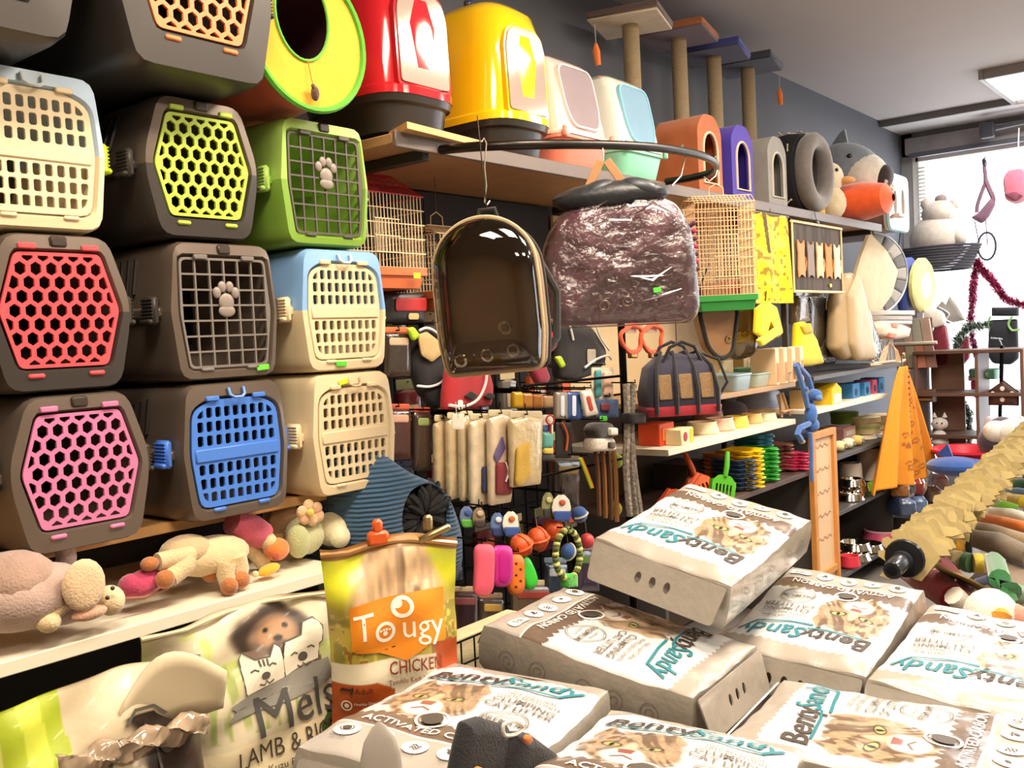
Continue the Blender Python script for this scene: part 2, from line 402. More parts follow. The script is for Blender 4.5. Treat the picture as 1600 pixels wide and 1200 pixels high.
mb = MB().prism([(0, 0), (.40, .04), (.40, .16), (.05, .12)], 0, .018, RT((1.86, 1.80, 2.074)))
tag(mb.o('wood_plank', wood('#d8a56a')), 'bare light wood plank under the red pod litter box', 'plank')
# wire grid with hooks
t = thing('grid_rack', 'black wire grid rack with hooks holding packaged accessories', 'grid rack', (0, 0, 0))
mb = MB()
for i in range(18): mb.tube([(1.95+i*.075, 2.30, .30), (1.95+i*.075, 2.30, 1.78)], .0028, 4)
for i in range(17): mb.tube([(1.93, 2.294, .32+i*.09), (3.24, 2.294, .32+i*.09)], .0028, 4)
mb.o('wire_grid', mt('#1c1a1a', .45), t)
MB().box((2.56, 2.37, 1.21), (1.36, .03, 1.66)).o('back_panel', mat('#1d1614', .7, var=.15, kind='dark_panel'), t)
for x in (1.93, 3.235): MB().tube([(x, 2.30, 0), (x, 2.30, 1.8)], .011, 8).o('post', mt('#1c1a1a', .4), t)
# shelf unit with trays and bowls
t = thing('shelf_unit', 'dark shelf unit with cream shelves of trays, bowls and litter scoops', 'shelf unit', (0, 0, 0))
boards(t, [(3.28, 4.56, 1.222, 1.86, 2.36, .022, wood('#b08b62')), (3.26, 4.52, 1.045, 1.85, 2.36, .026, wht), (3.26, 4.74, .768, 1.85, 2.36, .024, brn)])
MB().box((4.73, 2.10, .38), (.022, .5, .76)).o('side_panel', gry, t)
MB().box((3.27, 2.12, .38), (.022, .46, .76)).o('side_panel', gry, t)
MB().box((4.0, 2.365, .62), (1.46, .02, 1.2)).o('back_panel', mat('#5a4a3e', .6, var=.08), t)
MB().box((4.55, 1.90, 1.50), (.02, .03, .58)).o('upright', dark, t)
MB().box((4.0, 2.362, 1.62), (1.46, .016, .78)).o('upper_back_panel', mat('#d9c29a', .6, var=.05, kind='cream_panel'), t)
t = thing('shelf_unit', 'dark shelf unit near the window with boxes, cups and metal bowls', 'shelf unit', (0, 0, 0))
boards(t, [(4.80, 6.3, 1.235, 1.86, 2.36, .024, gry), (4.80, 5.95, 1.062, 1.85, 2.36, .022, wht), (4.93, 5.98, .79, 1.85, 2.36, .024, gry), (4.93, 5.98, .49, 1.85, 2.36, .024, gry), (4.93, 5.98, .14, 1.85, 2.36, .024, gry)])
for x in (4.94, 5.97): MB().box((x, 2.10, .395), (.024, .5, .79)).o('side_panel', gry, t)
MB().box((5.45, 2.37, .8), (1.3, .02, 1.3)).o('back_panel', mat('#67605c', .6, var=.06), t)
# ================================================================ pet carriers
def star(poly, th, c):
    """distance from c to the polygon edge along direction th"""
    dx, dy = math.cos(th), math.sin(th); best = 0
    for i in range(len(poly)):
        ax, ay = poly[i-1][0]-c[0], poly[i-1][1]-c[1]; bx, by = poly[i][0]-c[0], poly[i][1]-c[1]; ex, ey = bx-ax, by-ay
        den = dx*ey - dy*ex
        if abs(den) < 1e-12: continue
        t_ = (ax*ey - ay*ex)/den; u = (ax*dy - ay*dx)/den
        if t_ > 0 and -1e-9 <= u <= 1+1e-9: best = max(best, t_)
    return best
def door_hex(s=1):
    ol = rpoly([(x*s, y*s) for x, y in [(-.088, -.110), (.088, -.110), (.119, .0), (.084, .112), (-.084, .112), (-.119, .0)]], .012*s, 3); inn = inset(ol, .007*s); hs = []
    p = .0298*s; rw = .0268*s
    for j in range(-4, 5):
        for i in range(-5, 6):
            cx = (i + (.5 if j % 2 else 0))*p; cy = j*rw
            h = clip([(cx + .0118*s*math.cos(PI/6+k*PI/3), cy + .0135*s*math.sin(PI/6+k*PI/3)) for k in range(6)], inn)
            if len(h) > 2 and area(h) > 5e-5*s*s: hs.append(h)
    return ol, hs
def door_slot():
    ol = rpoly([(-.104, -.118), (.104, -.118), (.120, .0), (.112, .098), (.06, .120), (-.06, .120), (-.112, .098), (-.120, .0)], .022, 3); inn = inset(ol, .013); hs = []
    for r, cy in enumerate((.092, .061, .030, -.034, -.065, -.096)):
        for i in range(-4, 5):
            cx = i*.0242*(1 - abs(cy)*.5); h = clip(rrect(.0150, .0232, .003, 1, cx, cy), inn)
            if len(h) > 2 and area(h) > 7e-5: hs.append(h)
    return ol, hs
def door_grid():
    ol = rpoly([(-.100, -.122), (.105, -.122), (.122, .0), (.112, .122), (-.112, .122), (-.116, .0)], .012, 3); inn = inset(ol, .006); hs = []
    for j in range(7):
        for i in range(6):
            h = clip(rrect(.0330, .0300, .001, 1, (i-2.5)*.0370, (j-3)*.0342), inn)
            if len(h) > 2 and area(h) > 1e-4: hs.append(h)
    return ol, hs
_doors = {}
def carrier(label, kind, loc, top, bot, door, latch, W=.29, H=.308, D=.46, rz=0, loop=None, s=1.0, tick=None):
    t = thing('pet_carrier', label, 'pet carrier', loc, rz, 'stacked pet carriers')
    zc = H*.5
    if kind == 'hex': out = [(-.40*W, 0), (.40*W, 0), (.5*W, .42*H), (.5*W, .60*H), (.36*W, H), (-.36*W, H), (-.5*W, .60*H), (-.5*W, .42*H)]; rd = .03
    else: out = [(-.44*W, 0), (.44*W, 0), (.5*W, .5*H), (.49*W, .58*H), (.44*W, H), (-.44*W, H), (-.49*W, .58*H), (-.5*W, .5*H)]; rd = .03
    out = rpoly(out, rd, 5)
    ol, hs = {'hex': lambda: door_hex(s), 'slot': door_slot, 'grid': door_grid}[kind]()
    dz = zc + (.004 if kind == 'hex' else -.004)
    op = [(x*1.03, y*1.03 + dz) for x, y in ol]; c = (0, zc); N = 36
    for nm, a0, m in (('top_shell', 0, top), ('bottom_shell', PI, bot)):
        th = [a0 + PI*i/N for i in range(N+1)]
        ro = [star(out, a, c) for a in th]; ri = [star(op, a, c) for a in th]
        R = lambda k, y, r: [(math.cos(a)*q*k, y, zc + math.sin(a)*q*k) for a, q in zip(th, r)]
        ms = min(a/b for a, b in zip(ro, ri))
        rings = [R(.55, .24, ri), R(.96, .10, ri), R(.98, .022, ri), R(1, .008, ri), R(1.035, .0, ri)]
        rings += [R(.965, .003, ro), R(.99, .016, ro), R(1.0, .045, ro), R(1.0, D*.5, ro), R(.985, D-.07, ro), R(.93, D-.02, ro), R(.80, D, ro), R(.01, D, ro)]
        MB().loft(rings, closed=False, cap=False).o(nm, m, t)
    for sx in (-1, 1): MB().box((sx*W*.505, D*.5, zc), (.018, D*.86, .026), b=.006).o('rim_flange', bot, t)
    if kind not in _doors or s != 1: _doors[kind] = plate(ol, hs, .006).me('door_'+kind, None, 30)
    me = _doors[kind].copy(); me.materials.append(door); d = mesh_obj('door', me, None, t, (0, .004, dz))
    for sx in (-1, 1):
        MB().box((sx*.062*s, -.004, .123*s), (.034*s, .009, .011*s), b=.002).o('hinge_tab', door, d)
        MB().box((sx*.060*s, -.004, -.125*s), (.032*s, .009, .009*s), b=.003).o('hinge_tab', door, d)
    if kind == 'grid':
        p = MB().ell((.0, -.003, .024), (.020, .005, .020))
        for x, z in ((-.024, .045), (-.010, .058), (.010, .058), (.024, .045)): p.ell((x, -.003, z), (.0105, .005, .013))
        p.ell((0, -.003, .004), (.022, .005, .014)); p.o('paw_emblem', pl('#8b7f78'), d)
    if kind == 'slot':
        MB().box((0, -.001, -.002), (.222, .006, .030), b=.004).o('door_band', door, d)
    for sx in (-1, 1):
        mb = MB().box((sx*(W*.5+.011), .055, zc+.004), (.018, .050, .062), b=.006).box((sx*(W*.5+.022), .055, zc-.020), (.012, .044, .012), b=.004)
        for k in range(6): mb.box((sx*(W*.5+.0205), .055, zc+.028-k*.0075), (.003, .044, .0035), b=.001)
        mb.o('latch', latch, t)
    if loop is not None:
        MB().tube([(-.020, -.002, H*.955), (-.019, -.007, H*.905), (-.010, -.010, H*.885), (.010, -.010, H*.885), (.019, -.007, H*.905), (.020, -.002, H*.955)], .0038, 6).o('handle_loop', loop, t)
    else: MB().box((0, .004, H*.945), (.034, .016, .022), b=.004).o('handle_catch', pl('#3a302a'), t)
    # ribbed air slots on the sides of the top shell
    vm = pl('#241f1c')
    for sx in (-1, 1):
        for k in range(7):
            y = .14+k*.028; z0, z1 = zc+.045, H*.90-(k*.006 if kind == 'slot' else 0)
            rz0 = star(out, math.atan2(z0-zc, .5*W), c); x0 = W*.497; x1 = W*(.455 if kind != 'hex' else .40)
            MB().tube([(sx*x0, y, z0), (sx*x1, y, z1)], .0052, 6).o('air_slot', vm, t)
    if tick: MB().box((tick[0], -.003, tick[1]), (.034, .003, .013), (0, random.uniform(-.2, .2), 0), b=.001).o('price_sticker', paper(tick[2]), t)
    return t
bronze = mat('#6d6056', .34, metal=.35, var=.05, vs=5, kind='bronze_plastic'); drk = mat('#3d3835', .40, metal=.2, var=.05, kind='dark_plastic')
cream = pl('#e3cfa9'); cr2 = pl('#cdb894'); sky = pl('#86b2e6'); ice = pl('#b9cfe6'); gre = pl('#9fc35c'); gre2 = pl('#7fa63f')
Z1, Z2, Z3, Z4 = 1.130, 1.443, 1.756, 2.068
Yc = 1.85
carrier('bronze pet carrier with pink honeycomb door, lowest of the left column', 'hex', (.945, Yc, Z1), bronze, bronze, pl('#d77aa6'), drk, tick=None)
carrier('bronze pet carrier with coral red honeycomb door in the left column', 'hex', (.925, Yc, Z2), bronze, drk, pl('#f0525a'), drk)
carrier('white pet carrier with pale blue rim and lime side latch, left column', 'slot', (.895, Yc, Z3), ice, cream, cream, pl('#c4dc28'), loop=pl('#c9d3d6'))
carrier('bronze pet carrier with bright blue slotted door', 'slot', (1.308, Yc, Z1), bronze, bronze, pl('#4a80dc'), pl('#4a7ce0'), loop=pl('#6f9ae6'))
carrier('bronze pet carrier with grey grid door and paw emblem', 'grid', (1.300, Yc, Z2), bronze, bronze, pl('#77706b'), drk, tick=(.085, .022, '#69d13c'))
carrier('bronze pet carrier with lime green honeycomb door', 'hex', (1.265, Yc, Z3), bronze, drk, pl('#c0d84c'), drk)
carrier('cream pet carrier with cream slotted door, lowest of the right column', 'slot', (1.665, Yc, Z1), cream, cream, cream, cream, loop=cr2, tick=(-.035, .285, '#d4e42a'))
carrier('sky blue and cream pet carrier with cream slotted door', 'slot', (1.655, Yc, Z2), sky, cream, cream, cream, loop=pl('#c5d3df'), tick=(-.03, .018, '#56cf2e'))
carrier('light green pet carrier with dark grid door and paw emblem', 'grid', (1.615, Yc, Z3), gre, gre2, pl('#57504a'), gre, H=.31, loop=None)
carrier('large black pet carrier with orange honeycomb door at the top', 'hex', (1.19, 1.72, Z4+.004), drk, drk, pl('#f08247'), drk, W=.38, H=.40, D=.58, s=1.12)
carrier('large black pet carrier with lime latch at the top left corner', 'hex', (.745, 1.70, Z4+.004), drk, drk, pl('#3a3634'), pl('#c4dc28'), W=.38, H=.40, D=.58, s=1.12)
# ================================================================ on the high shelf
ZS = 2.074
# pop-up tunnel
p = at(487, 95, Y=1.80)
t = thing('cat_tunnel', 'yellow pop up cat tunnel with green rim standing on the green carrier', 'cat tunnel', (p.x-.005, 1.80, 2.245))
hole = circ(.080, 32, -.018, .045, .104)
plate(circ(.172, 40), [hole], .004).o('front_panel', fb('#e6b02c'), t)
MB().tube([(x, -.002, z) for x, z in circ(.172, 48)], .0085, 6, True).o('rim_piping', fb('#5cae2c'), t)
MB().tube([(x, -.002, z) for x, z in hole], .004, 6, True).o('hole_piping', fb('#6cb43a'), t)
Mt = Matrix(((1, 0, 0, 0), (0, 0, 1, 0), (0, 1, 0, 0), (0, 0, 0, 1)))
MB().lathe([(.170, .006), (.160, .08), (.168, .16), (.158, .24), (.166, .34)], 36, Mt, cap=False).o('fabric_tube', fb('#c8572c'), t)
MB().lathe([(.162, .008), (.152, .08), (.160, .16), (.150, .24), (.158, .33), (.01, .332)], 36, Mt, cap=False).o('lining', fb('#5a2430'), t)
MB().tube([(-.012, -.006, -.058), (-.010, -.012, -.10), (-.004, -.014, -.125)], .0012, 5).o('string', fb('#c97a2a'), t)
MB().ell((-.004, -.016, -.137), (.011, .010, .018)).ell((-.012, -.020, -.122), (.006, .004, .006)).o('toy_mouse', ps('#5b3826'), t)
# pod litter boxes
def rr3(w, d, r, z, yc=0, n=6): return [(x, y+yc, z) for x, y in rrect(w, d, r, n)]
def pod(label, x, c, W=.315, D=.40):
    t = thing('pod_litter_box', label, 'litter box', (x, 1.865+D/2, ZS+.02), 0, 'pod litter boxes')
    k = pl('#2c2826', .3)
    MB().loft([rr3(W*.84, D*.86, .10, 0), rr3(W*.86, D*.88, .11, .012), rr3(W*.92, D*.94, .12, .075), rr3(W*.98, D*.99, .12, .080), rr3(W*1.0, D*1.01, .12, .100), rr3(W*.97, D*.98, .12, .104)]).o('base_pan', k, t)
    MB().loft([rr3(W*1.01, D*1.02, .12, .100), rr3(W*1.01, D*1.02, .12, .122), rr3(W*.95, D*.97, .12, .130), rr3(W*.93, D*.96, .12, .30), rr3(W*.90, D*.93, .12, .40), rr3(W*.82, D*.84, .11, .455), rr3(W*.62, D*.62, .09, .487), rr3(W*.25, D*.25, .03, .50)]).o('hood', gloss(c), t)
    ol = rpoly([(-.098, .13), (.098, .13), (.098, .33), (.085, .375), (.05, .40), (-.05, .40), (-.085, .375), (-.098, .33)], .012, 3)
    fr = [(x*1.09, .265+(z-.265)*1.06) for x, z in ol]
    lean = RT((0, -D*.487, 0), (-.03, 0, 0))
    plate(fr, [ol], .02, M=lean).o('door_frame', gloss(c), t)
    plate(inset(ol, .002), [], .004, M=RT((0, -D*.487-.004, 0), (-.03, 0, 0))).o('door', mat('#a4948a', .10, coat=.7, var=.03, kind='tinted_door'), t)
    MB().box((0, 0, .512), (.13, .03, .03), b=.01).o('carry_handle', gloss('#2c3350' if 'yellow' in label else c), t)
pod('glossy red pod litter box with black base pan', 2.02, '#c4202a')
pod('glossy yellow pod litter box with black base pan', 2.50, '#f3c712')
def hood_box(label, x, hood, base, door, rim, W=.315, D=.40, H=.40):
    t = thing('hooded_litter_box', label, 'litter box', (x, 1.868, ZS), 0, 'hooded litter boxes')
    R = lambda w, y0, y1, z, r=.05: [(q, (y0+y1)/2+yy, z) for q, yy in rrect(w, y1-y0, r, 5)]
    MB().loft([R(W*.86, .03, D*.95, 0), R(W*.88, .025, D*.96, .01), R(W*.97, .004, D*.99, .10), R(W*1.0, -.004, D, .102), R(W*1.0, -.004, D, .115)]).o('base_pan', base, t)
    MB().loft([R(W*1.0, -.004, D, .112), R(W*1.0, -.004, D, .124), R(W*.97, .006, D*.99, .130), R(W*.93, .030, D*.97, .25), R(W*.90, .055, D*.95, .345), R(W*.84, .075, D*.90, .385), R(W*.62, .11, D*.84, .408), R(W*.2, .19, D*.6, .414)]).o('hood', hood, t)
    ol = rpoly([(-.075, 0), (.075, 0), (.098, .07), (.100, .215), (-.100, .215), (-.098, .07)], .045, 5)
    M = RT((0, .000, .150), (-.205, 0, 0))
    plate([(a*1.07, .108+(b-.108)*1.06) for a, b in ol], [ol], .014, M=M).o('door_rim', rim, t)
    plate(inset(ol, .001), [], .003, M=RT((0, .002, .150), (-.205, 0, 0))).o('door', door, t)
    for sx in (-1, 1): MB().box((sx*W*.46, -.006, .118), (.018, .014, .036), b=.004).o('clip', base, t)
hood_box('white hooded litter box with blush door and salmon base', 2.825, gloss('#dcc6c0'), pl('#e0846f'), mat('#a89aa2', .08, alpha=.75, coat=.5, kind='tinted_door'), gloss('#e6cfd2'))
hood_box('white hooded litter box with blue tinted door and mint base', 3.215, gloss('#d6dad0'), pl('#83c8ad'), mat('#8fb6d2', .08, alpha=.75, coat=.5, kind='tinted_door'), gloss('#8ccbe2'))
# cat trees
sis = mat('#c9b28e', .9, bump=.8, wave=55, var=.05, kind='sisal')
def cat_tree(label, pxr, pxp, pyp, pltf, und, condo, psz, rz, toy=None, pxc=None):
    xr = at(pxr, 260, Y=1.88).x; q = at(pxp, pyp, Y=2.17)
    W, D, H = .22, .22, .34
    t = thing('cat_tree', label, 'cat tree', (xr-W/2, 1.885, ZS), 0, 'cat trees on the high shelf')
    xc = q.x - (xr-W/2); yc = q.y-1.885; zt = q.z-ZS
    arch = [(-.065, .05)] + [(.065*math.cos(a), .19+.075*math.sin(a)) for a in [PI - PI*i/10 for i in range(11)]][0:] + [(.065, .05)]
    m = fb(condo) if condo else None
    if condo is None: condo = '#8b8782'; m = None
    fr = rpoly([(-W/2, 0), (W/2, 0), (W/2, H-.06), (W/2-.06, H), (-W/2+.06, H), (-W/2, H-.06)], .03, 4)
    if m: plate(fr, [arch[::-1]], .012).o('condo_front', m, t)
    if m: MB().loft([[(a, .012, b) for a, b in fr], [(a, D, b) for a, b in fr]], True, False).o('condo_wall', m, t)
    if m: MB().loft([[(a, D-.01, b) for a, b in fr], [(a, D, b) for a, b in fr]]).o('condo_back', m, t)
    if m: MB().tube([(x, -.002, z) for x, z in arch], .006, 6, True).o('arch_trim', fb('#cbb79d' if condo != '#8b8782' else '#b9b4ac'), t)
    MB().box((xc, yc, .006), (.20, .20, .012)).o('base_board', fb(pltf), t)
    MB().tube([(xc, yc, .01), (xc, yc, zt)], .036, 14).o('sisal_post', sis, t)
    M = RT((xc, yc, zt), (0, 0, rz))
    pb = MB(); pb.box((0, 0, .02), (psz, psz, .03), b=.006); mesh_obj('platform', pb.me('platform', fb(pltf)), None, t, (xc, yc, zt), (0, 0, rz))
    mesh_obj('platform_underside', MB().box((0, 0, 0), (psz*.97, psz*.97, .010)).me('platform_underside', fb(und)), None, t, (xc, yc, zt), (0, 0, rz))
    if toy:
        e = at(toy[0], toy[1], Y=toy[4]); e2 = at(toy[2], toy[3], Y=toy[4]); o = V((xr-W/2, 1.885, ZS))
        MB().tube([e-o, e2-o], .002, 5).o('toy_string', fb('#b0a69a'), t)
        d = e2-o; MB().tube([d, d+V((0, 0, -.03)), d+V((.01, 0, -.085))], [.006, .016, .012], 8).o('toy_tassel', ps('#e8762a'), t)
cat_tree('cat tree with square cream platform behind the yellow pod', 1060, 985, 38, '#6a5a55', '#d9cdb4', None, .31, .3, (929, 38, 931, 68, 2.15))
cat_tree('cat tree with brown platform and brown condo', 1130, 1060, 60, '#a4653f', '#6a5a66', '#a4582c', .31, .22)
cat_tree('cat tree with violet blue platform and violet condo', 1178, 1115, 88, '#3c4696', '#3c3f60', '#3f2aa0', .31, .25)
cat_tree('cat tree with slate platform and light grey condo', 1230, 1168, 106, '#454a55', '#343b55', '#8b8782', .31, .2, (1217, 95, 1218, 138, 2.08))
# round black bed
p = at(1271, 252, Y=1.875); R = .205
t = thing('cat_bed', 'round black cat cave with pale print and grey plush ring', 'cat bed', (p.x, 1.875, ZS+.215))
def bone(c, r):
    return MB()
MB().lathe([(.125, .0), (.15, .02), (R, .04), (R+.010, .12), (R, .21), (.12, .235), (.01, .235)], 36, Mt, cap=False).o('cave_body', mat('#0f1117', .9, bump=.2, bs=200, var=.1, kind='black_fabric'), t)
MB().lathe([(.120, .02), (.16, .08), (.16, .18), (.01, .21)], 28, Mt, cap=False).o('lining', ps('#3c3836'), t)
MB().tube([(.152*math.cos(a), -.004, .160*math.sin(a)) for a in [2*PI*i/36 for i in range(36)]], .045, 10, True).o('opening_ring', ps('#6a6461'), t)
for i in range(18):
    a = random.uniform(PI*.35, PI*1.45); y = random.uniform(.05, .20); b = random.uniform(0, 3)
    mb = MB().box((0, 0, 0), (.034, .007, .006), b=.002).ell((.016, 0, .003), .006, n=6, m=4).ell((-.016, 0, -.003), .006, n=6, m=4)
    o = mb.o('bone_print', fb('#b9ae96'), t, ((R+.016)*math.cos(a), y, (R+.016)*math.sin(a))); o.rotation_euler = (0, -a+PI/2, b)
# shark bed
p = at(1332, 240, Y=2.0)
t = thing('shark_bed', 'grey and white plush shark cat bed with open toothed mouth', 'cat bed', (p.x, 2.0, ZS+.225))
MB().ell((0, .04, .12), (.14, .22, .17), (.35, 0, 0), 24, 14).o('head', ps('#7d8690'), t)
MB().ell((0, -.045, .075), (.136, .17, .15), (.5, 0, 0), 24, 14).o('belly', ps('#d9d2c6'), t)
mb = MB(); z = [(-.0, .0)]
MB().ell((0, -.175, .045), (.085, .055, .085), (.35, 0, 0), 18, 10).o('mouth', fb('#2b1d20'), t)
for i in range(9):
    a = 2*PI*i/9; o = MB().lathe([(.014, 0), (.001, .035)], 6).o('tooth', fb('#efe9de'), t, (.066*math.cos(a), -.20+.03*math.sin(a), .045+.08*math.sin(a))); o.rotation_euler = (0, -PI/2-a, 0)
MB().prism([(0, 0), (.11, 0), (.10, .03), (.05, .09), (.02, .11)], -.012, .012, RT((0, .02, .265), (PI/2, 0, PI/2))).o('dorsal_fin', ps('#6f7881'), t)
for sx in (-1, 1): MB().ell((sx*.115, -.02, .19), (.014, .016, .016)).o('eye', gloss('#16161a'), t)
p = at(1302, 235, Y=1.93)
t = thing('penguin_plush', 'small cream plush head with orange beak beside the shark bed', 'plush toy', (p.x, 1.96, ZS+.15))
MB().ell((0, 0, .09), (.075, .08, .09)).o('head', ps('#e0d2b8'), t)
MB().ell((.03, -.085, .07), (.045, .05, .022), (0, 0, .4)).o('beak', ps('#de9a52'), t)
MB().ell((-.04, -.06, .125), (.010, .010, .010)).o('eye', gloss('#111111'), t)
MB().ell((0, 0, -.05), (.09, .09, .10)).o('body', ps('#d9c7a4'), t)
p = at(1340, 305, Y=1.88)
t = thing('orange_bed', 'bright orange plush fish shaped cat bed on the high shelf', 'cat bed', (p.x, 2.02, ZS+.118))
MB().lathe([(.03, .34), (.12, .30), (.155, .18), (.150, .05), (.115, -.03), (.09, -.04)], 26, RT((0, 0, 0), (-PI/2, 0, 0), (1, .70, 1)) @ Matrix.Diagonal((1, 1, -1, 1)) , cap=False).o('body', ps('#ef5a1c'), t)
MB().lathe([(.086, .0), (.11, .12), (.05, .26), (.001, .27)], 22, RT((0, -.30, 0), (-PI/2, 0, 0), (1, .70, 1)), cap=False).o('opening', ps('#c23318'), t)
MB().prism([(0, 0), (.12, -.03), (.15, .0), (.10, .02), (.14, .05), (.02, .03)], -.008, .008, RT((.03, -.36, -.095), (0, 0, .3))).o('tail_fin', ps('#eee4d8'), t)
p = at(1283, 315, Y=1.87)
mb = MB().loft([[(-.09, 0, .0), (.07, 0, 0), (.07, .12, 0), (-.09, .12, 0)], [(-.02, 0, .10), (.06, 0, .13), (.06, .1, .13), (-.02, .1, .10)]])
tag(mb.o('folded_bed', ps('#eaa42c'), None, (p.x, 1.875, ZS)), 'small folded yellow plush bed at the foot of the black cat cave', 'cat bed')
p = at(1398, 292, Y=1.90)
t = thing('cube_carrier', 'taupe cube pet carrier with pale rounded front at the shelf end', 'pet carrier', (p.x-.02, 1.87, ZS))
MB().loft([[(x, .03, z+.17) for x, z in rrect(.40, .34, .05)], [(x, .40, z+.17) for x, z in rrect(.40, .34, .05)]]).o('body', fb('#6a5148'), t)
ov = [circ(.035, 16, -.08, .17, .09), circ(.035, 16, .08, .17, .09)]
plate(rrect(.41, .35, .06, 5, 0, .17), ov, .035).o('front_frame', pl('#c9c3bc'), t)
MB().tube([(x, .012, z+.17) for x, z in rrect(.415, .355, .06, 5)], .006, 6, True).o('piping', fb('#7db8c4'), t)
# ================================================================ hanging in front of the shelf
rail = [at(x, y, Y=Y) for x, y, Y in [(690, 234, 1.84), (745, 229, 1.70), (830, 226, 1.58), (930, 226, 1.52), (1020, 230, 1.49), (1080, 239, 1.49), (1108, 248, 1.51), (1119, 259, 1.56), (1112, 269, 1.64), (1080, 278, 1.74), (1040, 284, 1.85)]]
pts = []
for i in range(len(rail)-1):
    for k in range(4):
        a, b, c, d = rail[max(i-1, 0)], rail[i], rail[i+1], rail[min(i+2, len(rail)-1)]; u = k/4
        pts.append(.5*((2*b)+(c-a)*u+(2*a-5*b+4*c-d)*u*u+(3*b-a-3*c+d)*u**3))
pts.append(rail[-1])
t = thing('hanging_rail', 'bent black pipe rail projecting from the high shelf', 'rail', rail[0]); o0 = rail[0]
MB().tube([p-o0 for p in pts], .0135, 12).o('pipe', mt('#3a3634', .35), t)
def hook(pxs, Y, label, r=.0022):
    ps_ = [at(x, y, Y=Y) for x, y in pxs]; o = ps_[0]
    tag(MB().tube([p-o for p in ps_], r, 6).o('wire_hook', mt('#b9b0a6', .3), None, o), label, 'hook', 'wire hooks on the rail')
hook([(752, 222), (756, 216), (760, 224), (757, 260), (760, 290), (757, 316), (761, 320), (765, 314)], 1.66, 'long silver wire hook hanging free above the bubble backpack')
hook([(1062, 236), (1066, 226), (1072, 240), (1064, 275), (1050, 290)], 1.50, 'white wire hook on the rail above the wrapped backpack')
hook([(1112, 250), (1118, 244), (1122, 262), (1118, 275), (1108, 283), (1100, 276)], 1.56, 'cream wire hook at the rail end')
# bubble backpack
p = at(768, 462, Y=1.55)
t = thing('bubble_backpack', 'brown pet backpack with clear bubble front and metal vent rings', 'backpack', p, 0, rot=(0, -.05, -1.06))
ol = [(-.118, -.190), (.118, -.190)] + [(.130-.0*k, -.10+.06*k) for k in range(3)] + [(.128*math.cos(a), .065+.125*math.sin(a)) for a in [PI*i/16 for i in range(0, 17)]] + [(-.130, .02-.06*k) for k in range(3)]
ol = rpoly(ol, .02, 3)
S_ = lambda k, y, dz=0: [(x*k, y, z*k+dz) for x, z in ol]
brownv = mat('#a08a74', .45, var=.1, kind='brown_vinyl')
MB().loft([S_(.4, .06), S_(.93, .05), S_(.96, -.05), S_(1, -.055), S_(1.0, .0), S_(.99, .07), S_(.93, .10), S_(.5, .105)], True, True).o('pack_body', brownv, t)
MB().loft([S_(1, -.056), S_(.97, -.085), S_(.90, -.105), S_(.75, -.118), S_(.45, -.124), S_(.1, -.126)], True, True).o('bubble_front', glassy('#cfc4b6', .03), t)
MB().tube([(x*1.005, -.057, z*1.005) for x, z in ol], .006, 6, True).o('front_piping', fb('#b39a78'), t)
MB().tube([(x*1.005, .068, z*1.005) for x, z in ol], .0055, 6, True).o('back_piping', fb('#2a2320'), t)
MB().tube([(x*1.008, -.015, z*1.008) for x, z in ol], .004, 6, True).o('zip', fb('#8d7a60'), t)
for x, z in ((-.072, -.155), (-.005, -.148), (.060, -.142), (.045, -.085)):
    MB().tube([(x+.013*math.cos(a), -.110, z+.013*math.sin(a)) for a in [2*PI*i/16 for i in range(16)]], .0045, 6, True).o('vent_ring', mt('#c9c0b4', .2), t)
for sx in (-1, 1): MB().tube([(sx*.10, .10, .12), (sx*.15, .14, 0), (sx*.14, .13, -.12), (sx*.10, .10, -.17)], .011, 8).o('strap', fb('#1d1a1a'), t)
MB().tube([(-.03, .06, .185), (-.02, .06, .225), (.02, .06, .225), (.03, .06, .185)], .006, 6).o('carry_loop', fb('#1d1a1a'), t)
MB().tube([(0, .06, .226), (0, .055, .35), (.0, .055, .465)], .0018, 5).o('hanging_wire', mt('#5b544e'), t)
# wrapped backpack
p = at(966, 410, Y=1.50)
t = thing('wrapped_backpack', 'dark purple pet backpack wrapped in crinkled clear plastic', 'backpack', p, 0, rot=(0, -.04, -.92))
ow = rpoly([(-.215, -.17), (.19, -.19), (.215, -.15), (.215, .06), (.17, .16), (.05, .185), (-.12, .175), (-.20, .10), (-.225, 0)], .06, 5)
T_ = lambda k, y: [(x*k, y, z*k) for x, z in ow]
MB().loft([T_(.4, -.095), T_(.85, -.09), T_(.97, -.06), T_(.985, .05), T_(.93, .09), T_(.5, .10)]).o('pack_body', mat('#a07c88', .5, bump=.3, bs=12, var=.3, vs=9, kind='plum_fabric'), t)
def wrapf(x, z): 
    k = math.sin(x*31+z*17)*.5+math.sin(x*57-z*43+2)*.3+math.sin(z*81+x*23)*.3
    return k
mb = MB(); rings = []
for k, y in ((.12, -.112), (.35, -.112), (.55, -.110), (.75, -.106), (.88, -.098), (.97, -.080), (1.02, -.04), (1.025, .02), (1.0, .06)):
    rings.append([(x*k, y + .010*wrapf(x*k, z*k)*(1 if k < 1 else .3), z*k + .004*wrapf(z*k, x*k)) for x, z in ow])
mb.loft(rings, True, False); mb.add(rings[0], [tuple(range(len(ow)))])
mb.o('plastic_wrap', glassy('#e6d8de', .10, .16, 1.0, 26), t, ang=80)
for i in range(9):
    a = random.uniform(-.18, .16); z = random.choice((.12, .14, .10, -.05, -.12)); 
    MB().tube([(a, -.118, z), (a+.05, -.124, z+random.uniform(-.02, .03)), (a+.11, -.118, z+random.uniform(-.03, .03))], [.002, .004, .001], 5).o('wrap_crease', glassy('#cbb8c0', .25, .1), t)
